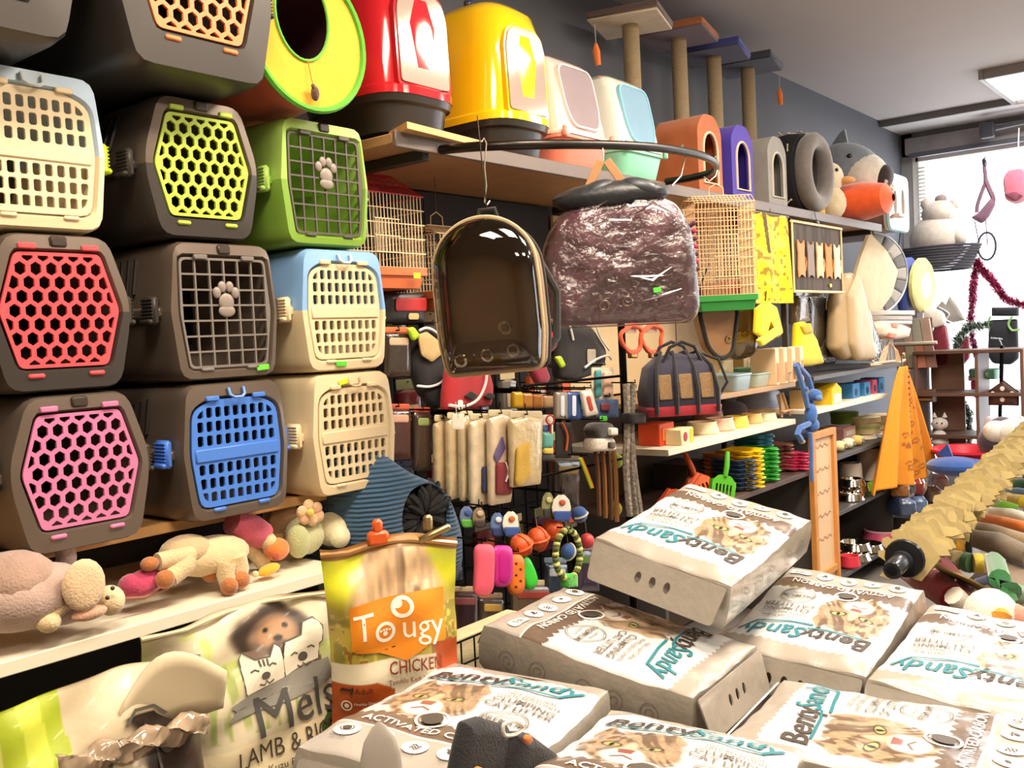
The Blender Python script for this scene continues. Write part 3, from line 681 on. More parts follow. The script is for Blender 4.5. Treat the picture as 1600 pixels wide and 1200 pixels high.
for x, z in ((-.06, -.125), (.005, -.12)): MB().tube([(x+.013*math.cos(a), -.122, z+.013*math.sin(a)) for a in [2*PI*i/16 for i in range(16)]], .004, 6, True).o('vent_ring', mt('#b7a8a0', .25), t)
MB().box((.09, -.122, -.095), (.022, .004, .014), b=.001).o('price_sticker', paper('#56d63a'), t)
MB().ell((-.01, -.035, .185), (.17, .085, .045)).o('padded_top', mat('#23262b', .45, bump=.2, bs=60, kind='padded_fabric'), t)
MB().ell((-.05, -.06, .200), (.06, .05, .03), (0, -.3, 0)).o('shoulder_pad', mat('#2a2f36', .45), t)
MB().ell((.07, -.06, .198), (.06, .05, .03), (0, .3, 0)).o('shoulder_pad', mat('#2a2f36', .45), t)
for sx in (-1, 1): MB().box((sx*.030-.02, -.03, .255), (.024, .006, .085), (0, -sx*.52, 0), b=.001).o('hang_strap', mat('#a97a4e', .6), t)
MB().tube([(-.02, -.03, .29), (-.02, -.028, .345)], .0018, 5).o('hanging_wire', mt('#c9c0b4'), t)
for k in range(7): MB().box((.222, .01, .09-k*.022), (.012, .10, .012), b=.003).o('side_stripe', fb('#c02a5c' if k % 2 else '#5a2038'), t)
# wire cages
def cage(label, loc, rz, W, D, H, wire, base, roof=None, bh=.06, hang=.2):
    t = thing('bird_cage', label, 'cage', loc, rz, 'wire cages')
    mb = MB(); n = int(W/.0135); m = int(D/.0135); r = .0013
    for y in (-D/2, D/2):
        for i in range(n+1): mb.tube([(-W/2+W*i/n, y, bh), (-W/2+W*i/n, y, bh+H)], r, 4, cap=False)
    for x in (-W/2, W/2):
        for i in range(m+1): mb.tube([(x, -D/2+D*i/m, bh), (x, -D/2+D*i/m, bh+H)], r, 4, cap=False)
    k = max(3, int(H/.036))
    for i in range(k+1): mb.tube([(x, y, bh+H*i/k) for x, y in ((-W/2, -D/2), (W/2, -D/2), (W/2, D/2), (-W/2, D/2))], r*1.5, 4, True)
    mb.o('bars', mt(wire, .35) if 0 else pl(wire), t)
    mb = MB(); rc = roof or wire
    if roof:
        for i in range(n+1):
            x = -W/2+W*i/n; mb.tube([(x, -D/2, bh+H), (x*.82, -.015, bh+H+.075), (x*.82, .015, bh+H+.075), (x, D/2, bh+H)], r, 4, cap=False)
        for f in (.0, .5, 1): mb.tube([(x*(1-.18*f), y*(1-.9*f), bh+H+.075*f) for x, y in ((-W/2, -D/2), (W/2, -D/2), (W/2, D/2), (-W/2, D/2))], r*2, 4, True)
    else:
        for i in range(n+1):
            x = -W/2+W*i/n; mb.tube([(x, -D/2, bh+H), (x, -D*.3, bh+H+.03), (x, D*.3, bh+H+.03), (x, D/2, bh+H)], r, 4, cap=False)
        for y, z in ((-D*.3, .03), (0, .03), (D*.3, .03)): mb.tube([(-W/2, y, bh+H+z), (W/2, y, bh+H+z)], r*1.5, 4)
    mb.o('roof_bars', pl(rc), t)
    zt = bh+H+(.075 if roof else .03)
    MB().tube([(-.03, 0, zt), (-.028, 0, zt+.04), (0, 0, zt+.055), (.028, 0, zt+.04), (.03, 0, zt)], .002, 5).o('carry_handle', pl(rc), t)
    if hang: MB().tube([(0, 0, zt+.055), (0, 0, zt+hang)], .0018, 5).o('hanging_wire', mt('#8d8478'), t)
    R = lambda w, d, z: [(x, y, z) for x, y in rrect(w, d, .012, 3)]
    MB().loft([R(W*.90, D*.90, 0), R(W*.97, D*.97, bh*.6), R(W*1.03, D*1.03, bh*.62), R(W*1.03, D*1.03, bh), R(W*.98, D*.98, bh)]).o('base_tray', pl(base), t)
    MB().box((0, -D/2-.004, bh+H*.42), (.09, .004, .10), b=.001).o('cage_door', pl(wire), t) if 0 else None
    mbd = MB()
    for i in range(8): mbd.tube([(-.045+.09*i/7, -D/2-.004, bh+H*.2), (-.045+.09*i/7, -D/2-.004, bh+H*.65)], .0014, 4)
    for z in (.2, .42, .65): mbd.tube([(-.05, -D/2-.004, bh+H*z), (.05, -D/2-.004, bh+H*z)], .002, 4)
    mbd.o('cage_door', pl(wire), t)
    return t
p = at(668, 440, Y=2.02)
c1 = cage('cream wire bird cage with red pitched roof and orange tray', (p.x-.16, 2.14, p.z-.02), 0, .32, .24, .215, '#e9d3ad', '#d9713f', '#b5202a', hang=.10)
MB().box((.10, -.135, .035), (.03, .003, .018), b=.001).o('price_sticker', paper('#d9dc28'), c1)
p = at(690, 460, Y=2.1)
cage('plain cream wire cage half hidden behind the bubble backpack', (p.x+.06, 2.16, p.z-.05), 0, .22, .2, .18, '#e3cda4', '#a8542c', hang=.24)
p = at(1124, 470, Y=1.72)
cage('tall peach wire cage with green tray beside the wrapped backpack', (p.x+.05, 1.74, p.z-.04), -.80, .24, .2, .36, '#f0c79a', '#2f8a3e', hang=.05)
p = at(1172, 440, Y=1.95)
cage('peach wire cage with pinkish tray behind the green tray cage', (p.x-.02, 2.05, p.z-.06), -.3, .26, .24, .27, '#f3d9b4', '#b0635a', '#c9645a', hang=.03)
# printed yellow cloth, cat tapestry
def cloth(name, label, cat, px, Y, fn, nu=60, nv=80, m=PRINT_CLOTH, wav=.012, th=.004):
    a = at(px[0], (px[1]+px[3])/2, Y=Y); b = at(px[2], (px[1]+px[3])/2, Y=Y); zt = at((px[0]+px[2])/2, px[1], Y=Y).z; zb = at((px[0]+px[2])/2, px[3], Y=Y).z
    W = b.x-a.x; H = zt-zb; t = thing(name, label, cat, ((a.x+b.x)/2, Y, zb))
    S = lambda u, v: ((u-.5)*W, wav*math.sin(u*11+v*2)*(1-v*.4), v*H)
    o = mesh_obj('cloth_panel', painted('cloth_panel', S, 0, 1, 0, 1, nu, nv, fn, m), None, t)
    so = o.modifiers.new('thickness', 'SOLIDIFY'); so.thickness = th
    return t, W, H
def f_yellow(A, B):
    img = np.ones(A.shape+(3,))*np.array(lin('#f2d41c')); n = vnoise(A*9, B*12, 4)
    img = over(img, '#fbef6a', sstep(.5, .8, n)*.6)
    img = over(img, '#5b4522', (np.abs(A-.33+.25*(B-.7)) < .06)*(B > .55)*1.0)
    img = over(img, '#7a5a1c', sstep(.72, .76, vnoise(A*16+9, B*24+3, 8))*.8)
    return img
t, W, H = cloth('printed_cloth', 'bright yellow printed cloth hanging from the high shelf', 'cloth', (1180, 335, 1234, 474), 1.84, f_yellow)
MB().tube([(-W/2, 0, H), (W/2, 0, H)], .006, 6).o('top_rod', wood('#5c4a34'), t); MB().tube([(0, 0, H), (0, .01, H+.05)], .002, 5).o('hook', mt('#777777'), t)
def f_cats(A, B):
    img = np.ones(A.shape+(3,))*np.array(lin('#54463c')); img = over(img, '#3c312a', sstep(.45, .6, vnoise(A*22, B*1.5, 5)))
    return img
t, W, H = cloth('cat_tapestry', 'dark wood grain wall hanging with five orange and cream cat shapes', 'wall hanging', (1238, 352, 1314, 456), 1.83, f_cats, 30, 30, wav=0, th=.008)
for i, c in enumerate(('#d98a4a', '#8a7668', '#e2b98f', '#dd8128', '#f0dab0')):
    x = (-.36+i*.185)*W; h = H*.27; 
    poly = [(-.3, -1), (-.1, -.85), (.1, -.85), (.3, -1), (.34, -.5), (.28, .3), (.33, .7), (.3, 1.02), (.12, .82), (-.12, .82), (-.3, 1.02), (-.33, .7), (-.28, .3), (-.34, -.5)]
    MB().prism([(q*W*.20, r*h) for q, r in poly], 0, .006, RT((x, -.004, H*.47), (PI/2, 0, 0))).o('cat_shape', paper(c), t)
    if i != 1: MB().tube([(x+W*.07, -.008, H*.30), (x+W*.095, -.008, H*.42), (x+W*.075, -.008, H*.50)], .004, 5).o('cat_tail', paper(c), t)
for x in (-W/2, W/2): MB().tube([(x, -.004, 0), (x, -.004, H)], .005, 6).o('border', fb('#e3cf9e'), t)
for z in (0, H): MB().tube([(-W/2-.01, -.004, z), (W/2+.01, -.004, z)], .007, 6).o('rod', wood('#e0c48c'), t)
MB().box((0, 0, H+.012), (.04, .02, .03), b=.006).o('hanging_clip', pl('#2b2726'), t); MB().tube([(0, 0, H+.02), (0, .01, H+.07)], .002, 5).o('hook', mt('#777777'), t)
MB().box((W*.22, -.008, H*.10), (.03, .003, .018), b=.001).o('price_sticker', paper('#c4d42a'), t)
# soft mesh carrier bag hanging by the shelf unit
p = at(1060, 610, Y=1.70)
t = thing('mesh_carrier_bag', 'navy pet carrier bag with tan mesh windows and red base', 'carrier bag', (p.x, p.y, p.z-.085), -.75); t.scale = (.9, .9, .9)
R = lambda w, d, z: [(x, y, z) for x, y in rrect(w, d, .05, 4)]
MB().loft([R(.30, .20, 0), R(.31, .21, .03), R(.30, .20, .04)]).o('base', fb('#a82a36'), t)
MB().loft([R(.30, .20, .03), R(.31, .205, .08), R(.27, .17, .19), R(.18, .09, .235), R(.05, .03, .245)]).o('bag_body', fb('#2d2c40'), t)
for sx in (-1, 0, 1): MB().box((sx*.085, -.096, .115), (.055, .008, .10), (-.16, 0, 0), b=.004).o('mesh_window', mat('#a5835c', .8, bump=.8, bs=400, var=.2, vs=120, kind='mesh'), t)
for x in (-.125, -.043, .043, .125): MB().tube([(x, -.110, .01), (x, -.112, .10), (x*.9, -.085, .19), (x*.6, -.02, .25), (x*.6, .05, .24)], .008, 6).o('webbing_strap', fb('#17161c'), t)
for y in (-.06, .06): MB().tube([(-.08, y, .21), (-.05, y*1.1, .27), (0, y*1.1, .29), (.05, y*1.1, .27), (.08, y, .21)], .007, 6).o('handle', fb('#1a181e'), t)
MB().tube([(.155, 0, .04), (.20, -.02, .12), (.17, -.01, .21), (.10, 0, .24)], .006, 6).o('shoulder_strap', fb('#1a181e'), t)
MB().tube([(0, .0, .29), (0, .0, .42)], .002, 5).o('hanging_wire', mt('#777777'), t)
# brown vinyl flap bag and clear backpack on the shelf edge
p = at(1112, 520, Y=1.80)
t = thing('vinyl_tote', 'brown vinyl tote with black edge binding hanging under the cage', 'tote bag', p, -.45)
vo = rpoly([(-.10, .10), (-.06, -.06), (.0, -.11), (.06, -.09), (.10, .10)], .04, 4)
MB().prism(vo, 0, .05, RT((0, 0, 0), (PI/2, 0, 0))).o('panel', mat('#9a7350', .3, coat=.3, var=.12, kind='brown_vinyl'), t)
MB().tube([(x, -.05, z) for x, z in vo], .010, 6, True).o('edge_binding', fb('#1d1917'), t)
MB().tube([(.04+.012*math.cos(a), -.054, -.03+.012*math.sin(a)) for a in [2*PI*i/14 for i in range(14)]], .004, 6, True).o('vent_ring', mt('#c9b48e'), t)
MB().tube([(-.07, -.02, .10), (-.05, -.01, .20), (0, 0, .28)], .004, 5).o('strap', fb('#1d1917'), t)
p = at(1160, 520, Y=1.95)
t = thing('clear_backpack', 'pale clear bubble backpack with yellow inside behind the vinyl tote', 'backpack', p, -.4)
co = rpoly([(-.10, .16), (-.10, -.06), (-.05, -.125), (.05, -.125), (.10, -.06), (.10, .16)], .05, 4)
MB().loft([[(x, .03, z) for x, z in co], [(x, .13, z) for x, z in co]]).o('back_shell', fb('#dcc397'), t)
MB().loft([[(x, .03, z) for x, z in co], [(x*.93, -.01, z*.93) for x, z in co], [(x*.6, -.03, z*.6) for x, z in co]]).o('bubble_front', glassy('#f0e8d4', .05), t)
MB().box((0, .015, -.02), (.15, .012, .05), b=.004).o('yellow_insert', fb('#f2d020'), t)
for k in range(4): MB().tube([(-.05+k*.034+.009*math.cos(a), -.02, -.005+.009*math.sin(a)) for a in [2*PI*i/12 for i in range(12)]], .003, 5, True).o('vent_ring', mt('#c9b48e'), t)
# ================================================================ accessories hanging on the wire grid
def cut(name, label, cat, Y, parts, group=None, axis='Y'):
    """a hanging thing with its own thickness; outlines are given as surveyed points on the plane axis=Y"""
    allp = [q for pt in parts for q in pt[1]]
    cx = sum(q[0] for q in allp)/len(allp); cy = max(q[1] for q in allp); o = at(cx, cy, **{axis: Y})
    t = thing(name, label, cat, o, 0, group)
    mk = (lambda h, d, z: (h, d, z)) if axis == 'Y' else (lambda h, d, z: (d, h, z))
    for pt in parts:
        nm, px, m, dy, th = pt[:5]; q = [at(x, y, **{axis: Y}) - o for x, y in px]
        q = [((a.x if axis == 'Y' else a.y), a.z) for a in q]
        if nm[0] == '-':
            P_ = [V(mk(a, -dy, z)) for a, z in q]
            if len(P_) > 2:
                Q = []
                for i in range(len(P_)-1):
                    a, b, c, d = P_[max(i-1, 0)], P_[i], P_[i+1], P_[min(i+2, len(P_)-1)]
                    for k in range(4): u = k/4; Q.append(.5*((2*b)+(c-a)*u+(2*a-5*b+4*c-d)*u*u+(3*b-a-3*c+d)*u**3))
                P_ = Q + [P_[-1]]
            MB().tube(P_, th, 6).o(nm[1:], m, t)
        else:
            rd = pt[5] if len(pt) > 5 else .008
            ol = rpoly(q, rd, 3); ax = sum(a for a, _ in ol)/len(ol); az = sum(a for _, a in ol)/len(ol)
            K = lambda k, y: [mk(ax+(a-ax)*k, y, az+(b-az)*k) for a, b in ol]
            MB().loft([K(.55, -dy-th/2), K(.90, -dy-th*.42), K(1, -dy-th*.18), K(1, -dy+th*.18), K(.90, -dy+th*.42), K(.55, -dy+th/2)]).o(nm, m, t, ang=55)
    if group in PEG and axis == 'Y' and o.x < 3.22 and Y < 2.29:
        zt = max((at(x, y, Y=Y)-o).z for x, y in parts[0][1]); xm = sum((at(x, y, Y=Y)-o).x for x, y in parts[0][1])/len(parts[0][1])
        MB().tube([(xm, -.012, zt+.016), (xm, -.016, zt+.006), (xm, .004, zt+.006), (xm, 2.30-Y, zt+.012)], .0028, 5).o('hook', mt('#2a2624', .4), t)
    return t
PEG = ('accessories on the wire grid', 'cream packets on the wire grid', 'blister cards on the wire grid', 'sachet packs on the wire grid', 'treat packs on the wire grid', 'oval toy cards', 'dark packs on the wire grid', 'sole shaped rubber toys')
def R4(a, b, c, d): return [(a, d), (c, d), (c, b), (a, b)]
blk = mat('#131112', .8, bump=.2, bs=200, sheen=.2, kind='black_nylon'); wpi = fb('#f2efe8'); lime = pl('#b4d62c'); G = 'accessories on the wire grid'
cut('toy_pack', 'black blister pack with red header card under the red roofed cage', 'pack', 2.12, [('pack', R4(596, 458, 662, 506), pl('#2a2524'), 0, .03), ('header_card', R4(612, 466, 660, 486), paper('#c22c30'), .018, .003), ('label', R4(632, 490, 648, 500), paper('#c9b277'), .018, .003)], G)
cut('dog_harness', 'black dog harness with white piping and tan tag, left of the backpack', 'harness', 2.06, [
    ('vest', [(641, 575), (650, 530), (662, 512), (684, 508), (703, 520), (708, 580), (700, 632), (676, 640), (652, 612)], blk, 0, .05, .02),
    ('tan_tag', [(640, 524), (654, 519), (672, 533), (684, 548), (662, 566), (646, 556)], fb('#cdae78'), .034, .012), ('-piping', [(644, 517), (655, 513), (668, 518), (681, 531)], wpi, .03, .004), ('-piping', [(641, 603), (662, 604), (681, 595), (692, 571)], wpi, .03, .004),
    ('clip', [(622, 514), (632, 511), (643, 526), (632, 534)], lime, .035, .014)], G)
cut('dog_harness', 'red dog harness with white curved piping under the bubble backpack', 'harness', 2.0, [
    ('vest', [(697, 572), (760, 574), (768, 605), (765, 634), (740, 639), (690, 642), (692, 610)], fb('#b3262f'), 0, .045, .015), ('-piping', [(691, 633), (714, 635), (736, 624), (748, 600), (750, 576)], wpi, .028, .005),
    ('arm_opening', [(715, 620), (726, 611), (737, 618), (728, 626)], blk, .026, .01), ('arm_opening', [(745, 620), (755, 613), (764, 619), (756, 626)], blk, .026, .01), ('white_label', R4(704, 625, 712, 640), paper('#f0eee6'), .03, .004)], G)
cut('dog_harness', 'dark pink padded harness flap behind the bubble backpack', 'harness', 1.98, [('vest', [(818, 562), (838, 545), (850, 572), (857, 592), (850, 604), (838, 600)], fb('#9a2340'), 0, .03), ('strap', [(848, 530), (876, 508), (884, 522), (858, 552)], fb('#a82848'), .0, .03)], G)
cut('dog_harness', 'black dog harness with white edging under the wrapped backpack', 'harness', 1.98, [
    ('vest', [(862, 502), (884, 498), (922, 512), (944, 548), (942, 568), (922, 586), (892, 596), (866, 590)], blk, 0, .05, .02), ('-piping', [(863, 498), (878, 507), (885, 532)], wpi, .03, .0045), ('-piping', [(921, 508), (928, 528), (942, 548)], wpi, .03, .0045), ('-piping', [(902, 575), (920, 562), (938, 556), (944, 562)], wpi, .032, .0045),
    ('grey_tag', R4(907, 546, 920, 568), paper('#b9ae9e'), .03, .004), ('clip', [(854, 558), (863, 556), (871, 572), (864, 576)], lime, .034, .012)], G)
# cream packets in clear bags, side by side
fl = lambda c: mat(c, .18, coat=.7, bump=.5, bs=30, var=.10, vs=20, kind='cream_packet')
pk = [((678, 656, 703, 768), '#cdb48c', 'cream packet at the left end of the hanging row', None), ((698, 652, 722, 782), '#d8c299', 'narrow cream packet, second from the left of the hanging row', None), ((718, 650, 738, 784), '#e0cca4', 'narrow cream packet, third from the left of the hanging row', None),
      ((733, 654, 768, 792), '#ead9ba', 'cream packet with navy item in the hanging row', ('#3a3f5c', R4(746, 728, 764, 770))), ((762, 648, 800, 790), '#e6d2b4', 'clear packet with dark red slipper and violet card', ('#8a2a35', R4(768, 722, 792, 772))), ((795, 650, 846, 762), '#dcc79c', 'clear packet with mustard item at the right of the row', ('#d0a83a', [(800, 700), (820, 688), (822, 742), (806, 760), (797, 756)]))]
for i, (r, c, lb, ex) in enumerate(pk):
    Y = 2.02-.035*i; x0, y0, x1, y1 = r
    pr_ = [('packet', [(x0+2, y1), (x1-3, y1-6), (x1, y0+4), ((x0+x1)/2, y0), (x0, y0+6)], fl(c), 0, .028), ('header', R4(x0, y0-8, x1, y0+3), paper('#d9c9a4'), .002, .006), ('-hook', [((x0+x1)/2, y0-6), ((x0+x1)/2, y0-20)], mt('#2a2624'), 0, .002)]
    if ex: pr_.append(('contents', ex[1], fb(ex[0]), .018, .012, .012))
    if 'violet' in lb: pr_ += [('violet_card', [(764, 712), (778, 680), (783, 700), (770, 724)], paper('#6a5a8a'), .018, .004), ('-lace', [(780, 722), (784, 738), (780, 752)], wpi, .026, .003)]
    if i in (3,): pr_.append(('price_sticker', R4(752, 697, 761, 704), paper('#8ad43a'), .018, .003))
    cut('accessory_packet', lb, 'packet', Y, pr_, 'cream packets on the wire grid')
cut('price_tag', 'blank white price tag hanging above the cream packets', 'price tag', 1.86, [('card', R4(706, 646, 725, 671), paper('#f2ead8'), 0, .004), ('-string', [(713, 646), (712, 628)], wpi, 0, .0015)], G)
for x0, lb in ((814, 'white and teal blister card, left of the pair'), (839, 'white and teal blister card with red ring, right of the pair')):
    cut('blister_card', lb, 'pack', 1.86, [('card', R4(x0, 648, x0+25, 720), paper('#e9e2d4'), 0, .005, .004), ('teal_bottle', R4(x0+4, 676, x0+20, 700), pl('#5fb0a4'), .010, .016), ('yellow_label', R4(x0+5, 700, x0+20, 709), paper('#e6cf58'), .012, .012), ('blue_label', R4(x0+6, 664, x0+19, 674), paper('#3c5c94'), .006, .006), ('dark_base', R4(x0+1, 709, x0+24, 720), pl('#3a3634'), .006, .012)] + ([('-red_ring', [(x0+2+14+6*math.cos(a), 656+7*math.sin(a)) for a in [2*PI*i/9 for i in range(10)]], pl('#c23a2a'), .012, .003), ('-tongs', [(x0+16, 664), (x0+15, 700)], pl('#c23a2a'), .014, .004)] if x0 > 820 else []), 'blister cards on the wire grid')
for i, (x0, c) in enumerate(((866, '#9d9488'), (884, '#3a5a9c'), (900, '#3f64aa'))):
    cut('sachet_pack', ['grey sachet pack beside two blue sachets', 'blue sachet pack, left one', 'blue sachet pack, right one with green sticker'][i], 'pack', 1.90, [('sachet', R4(x0, 612, x0+19, 656), film(c), 0, .02), ('print_band', R4(x0+6, 618, x0+12, 650), paper('#d9e2ee'), .011, .003)] + ([('price_sticker', R4(x0+3, 630, x0+9, 640), paper('#56d23c'), .013, .003)] if i == 2 else []), 'sachet packs on the wire grid')
cut('sachet_pack', 'white sachet pack with red print beside the blue sachets', 'pack', 1.88, [('sachet', [(914, 652), (934, 648), (922, 608), (906, 612)], film('#efe6da'), 0, .018), ('print_band', [(918, 642), (924, 641), (918, 618), (912, 620)], paper('#c0443c'), .010, .003)], 'sachet packs on the wire grid')
cut('comb_card', 'teal and cream comb card above the blue card', 'pack', 1.90, [('card', R4(924, 574, 958, 624), paper('#d6c8ae'), 0, .006), ('teal_item', R4(927, 578, 936, 620), pl('#4a8f94'), .008, .012), ('cream_item', R4(940, 580, 953, 618), pl('#e0b9a0'), .008, .014)], G)
cut('blue_card', 'dark blue card pack with green sticker', 'pack', 1.89, [('card', R4(930, 624, 966, 652), paper('#44597e'), 0, .008), ('window', R4(936, 630, 950, 642), pl('#7a3c48'), .008, .01), ('price_sticker', R4(934, 650, 946, 658), paper('#56d23c'), .008, .003)], G)
for i, (x0, c) in enumerate(((800, '#e0b020'), (815, '#c98a42'), (832, '#b97a3c'), (848, '#caa27a'))):
    cut('treat_pack', ['yellow small treat pack in the row above the blister cards', 'orange brown treat pack next to the yellow one', 'brown treat pack in the row above the blister cards', 'pale tan treat pack at the right of the row'][i], 'pack', 1.98, [('pack', R4(x0, 612+i*2, x0+15, 638), film(c), 0, .02), ('-hook', [(x0+7, 612), (x0+7, 600)], mt('#2a2624'), 0, .002)], 'treat packs on the wire grid')
for i, x0 in enumerate((984, 1016)):
    cut('leash_coil', ['orange coiled leash, left of the pair under the wrapped backpack', 'orange coiled leash, right of the pair under the wrapped backpack'][i], 'leash', 1.86, [('-coil', [(x0+(13+3*(k % 3))*math.cos(k*.7), 530+(20+3*(k % 2))*math.sin(k*.7)) for k in range(22)], fb('#e0542a'), .01, .008), ('card', R4(x0-10, 506, x0+10, 520), paper('#f0cfc0'), 0, .005), ('clasp', R4(x0-6, 548, x0+8, 560), mt('#a8763c'), .01, .012)], 'orange leash coils')
cut('leash', 'grey patterned thick rope leash hanging with black collar band', 'leash', 1.80, [('-rope', [(990, 600), (986, 660), (990, 730), (1000, 800)], mat('#8f857a', .9, bump=.8, bs=90, var=.5, vs=60, kind='snake_rope'), 0, .013), ('-rope', [(978, 600), (980, 660), (978, 730), (984, 806)], mat('#8f857a', .9, bump=.8, bs=90, var=.5, vs=60, kind='snake_rope'), 0, .013), ('-rope', [(984, 604), (984, 660), (984, 730), (992, 806)], mat('#7b7268', .9, bump=.8, bs=90, var=.5, vs=60, kind='snake_rope'), .006, .012), ('band', R4(974, 645, 998, 662), blk, .012, .05)], G)
for i, x0 in enumerate((934, 944, 953, 962)):
    cut('leather_leash', ['brown leather leash strip, first from the left', 'brown leather leash strip, second from the left', 'brown leather leash strip, third from the left', 'brown leather leash strip, rightmost'][i], 'leash', 1.84, [('-strap', [(x0-4, 700), (x0, 740), (x0+2, 806+i*3)], mat(['#6a4528', '#8a5a30', '#5c3c26', '#a06f3e'][i], .5, var=.15), .0, .009)], 'brown leather leashes')
t = cut('cow_plush', 'black and white patched plush dog hanging by the leashes', 'plush toy', 1.82, [('head', [(918, 672), (926, 660), (948, 660), (955, 674), (950, 686), (922, 686)], ps('#2b2724'), 0, .06, .015), ('body', [(920, 684), (952, 684), (956, 704), (918, 706)], ps('#e3dacb'), 0, .06, .015), ('muzzle', [(938, 668), (950, 668), (950, 680), (938, 680)], ps('#ece4d6'), .03, .03), ('patch', [(938, 690), (948, 690), (948, 700), (938, 700)], ps('#4a3a30'), .03, .02)], G)
cut('tag_strip', 'yellow green elastic toy strip hanging by the black and white plush', 'toy', 1.80, [('-strip', [(906, 716), (914, 735), (924, 762)], pl('#c8d42a'), 0, .006), ('-orange_strip', [(909, 716), (917, 735), (927, 762)], pl('#e8842a'), 0, .004)], G)
cut('tag_strip', 'orange plastic nail clipper pack near the blue sachets', 'pack', 1.87, [('card', R4(868, 660, 892, 716), pl('#2b2826'), 0, .01), ('-handles', [(874, 660), (882, 680), (880, 704)], pl('#e8662a'), .012, .004)], G)
for i, (x, y, r, c) in enumerate(((1032, 690, 0, 0),)): pass
# toys row
for i, (a, b, c, d) in enumerate(((718, 790, 740, 826), (738, 792, 758, 826), (766, 800, 788, 840), (785, 798, 811, 840), (846, 768, 866, 812), (862, 772, 892, 816))):
    m = [(a+(c-a)*(.5+.5*math.cos(q)), b+(d-b)*(.5+.5*math.sin(q))) for q in [2*PI*k/10 for k in range(10)]]
    h = (d-b); cut('toy_card', ['oval toy card at the left end of the toy row', 'oval toy card second from the left', 'oval blue toy card, third in the toy row', 'oval white toy card with blue base, above the pink soles', 'oval olive toy card above the orange balls', 'oval white and blue toy card above the rope ring'][i], 'toy card', 1.88-.01*i, [
        ('card', m, paper(['#6a7a9c', '#8a7458', '#5c76a8', '#f0ead8', '#8f8f5c', '#f0ead8'][i]), 0, .006, .004), ('print', [(a+3, d-2), (c-3, d-2), (c-1, d-h*.4), (a+1, d-h*.4)], paper(['#58a83a', '#3c3228', '#2c3c6a', '#33549a', '#30342c', '#34509a'][i]), .004, .005), ('emblem', [(a+(c-a)*.5+5*math.cos(q), b+h*.3+5*math.sin(q)) for q in [2*PI*k/8 for k in range(8)]], paper(['#3858a8', '#c8b490', '#d8dfe8', '#d06a30', '#c8c48a', '#c8542e'][i]), .005, .005), ('-hook', [((a+c)/2, b+2), ((a+c)/2, b-12)], mt('#2a2624'), 0, .002)], 'oval toy cards')
def px_ball(name, label, x, y, r, Y, m, group=None, parts=()):
    o = at(x, y, Y=Y); k = (o-C_LOC).dot(C_FW)/FPX; rr = r*k
    t = thing(name, label, 'ball', (o.x, o.y, o.z-rr), 0, group)
    MB().ell((0, 0, rr), rr, n=20, m=12).o('ball', m, t)
    MB().tube([(0, 0, rr*2), (0, .005, rr*2+.05)], .0015, 5).o('cord', fb('#8a8074'), t)
    for q in parts: MB().tube([(rr*1.0*math.cos(a)*math.cos(q), -rr*1.0*abs(math.sin(a)), rr+rr*math.cos(a)*math.sin(q)) for a in [PI*i/12 for i in range(13)]], rr*.14, 5).o('seam', fb('#e8e0c8') if 'tennis' in label else m, t)
    return t
orr = mat('#f0642e', .45, bump=.5, bs=60, kind='rubber')
px_ball('rubber_ball', 'orange rubber ball, lowest of the three', 814, 852, 18, 1.80, orr, 'orange rubber balls', (.4, 1.9)); px_ball('rubber_ball', 'orange rubber ball, middle of the three', 840, 842, 18, 1.83, orr, 'orange rubber balls', (.2, 1.5)); px_ball('rubber_ball', 'orange rubber ball, rightmost of the three', 862, 828, 17, 1.86, orr, 'orange rubber balls', (.7,))
px_ball('rubber_ball', 'coral pink ball right of the rope ring', 917, 845, 12, 1.86, pl('#e8525a'))
px_ball('tennis_ball', 'blue tennis ball above the rope ring', 905, 804, 13, 1.83, ps('#3c68b4'), 'blue tennis balls', (.3,)); px_ball('tennis_ball', 'blue tennis ball held inside the rope ring', 888, 862, 13, 1.80, ps('#3c68b4'), 'blue tennis balls', (1.2,))
px_ball('tennis_ball', 'lime ball behind the leashes', 962, 720, 12, 1.95, ps('#a8b83c')); px_ball('tennis_ball', 'yellow ball low behind the leashes', 960, 795, 12, 1.93, ps('#d8c83c'))
sole = lambda x0, y0, x1, y1, tl=0: [(x0+tl, y1-6), (x0+tl+6, y1), (x1+tl-8, y1), (x1+tl-1, y1-10), (x1, y0+30), (x1, y0+6), (x1-6, y0), (x0+6, y0), (x0, y0+6), (x0+1, y0+34)]
cut('shoe_toy', 'salmon pink sole shaped rubber toy', 'toy', 1.72, [('sole', sole(742, 850, 771, 932, -1), pl('#f0647c'), 0, .022, .012)], 'sole shaped rubber toys')
cut('shoe_toy', 'magenta sole shaped rubber toy', 'toy', 1.75, [('sole', sole(770, 852, 799, 917), pl('#e02f9c'), 0, .022, .012), ('inner_sole', sole(774, 858, 795, 910), pl('#c41f88'), .010, .008, .01)], 'sole shaped rubber toys')
t = cut('shoe_toy', 'orange sole shaped rubber toy with holes', 'toy', 1.77, [('sole', sole(793, 866, 817, 930, 2), pl('#ee7a2a'), 0, .022, .012)] + [('dot_hole', circ(2.5, 8, 802+(k % 2)*7, 880+k*9), pl('#5a2c14'), .009, .006, .002) for k in range(5)], 'sole shaped rubber toys')
cut('shoe_toy', 'bright green sole shaped rubber toy', 'toy', 1.80, [('sole', [(814, 872), (824, 869), (834, 890), (839, 908), (834, 920), (822, 922), (812, 900)], pl('#3fd03a'), 0, .022, .012)], 'sole shaped rubber toys')
rp = [(887+19*math.cos(q), 866+38*math.sin(q)) for q in [2*PI*k/16 for k in range(17)]]
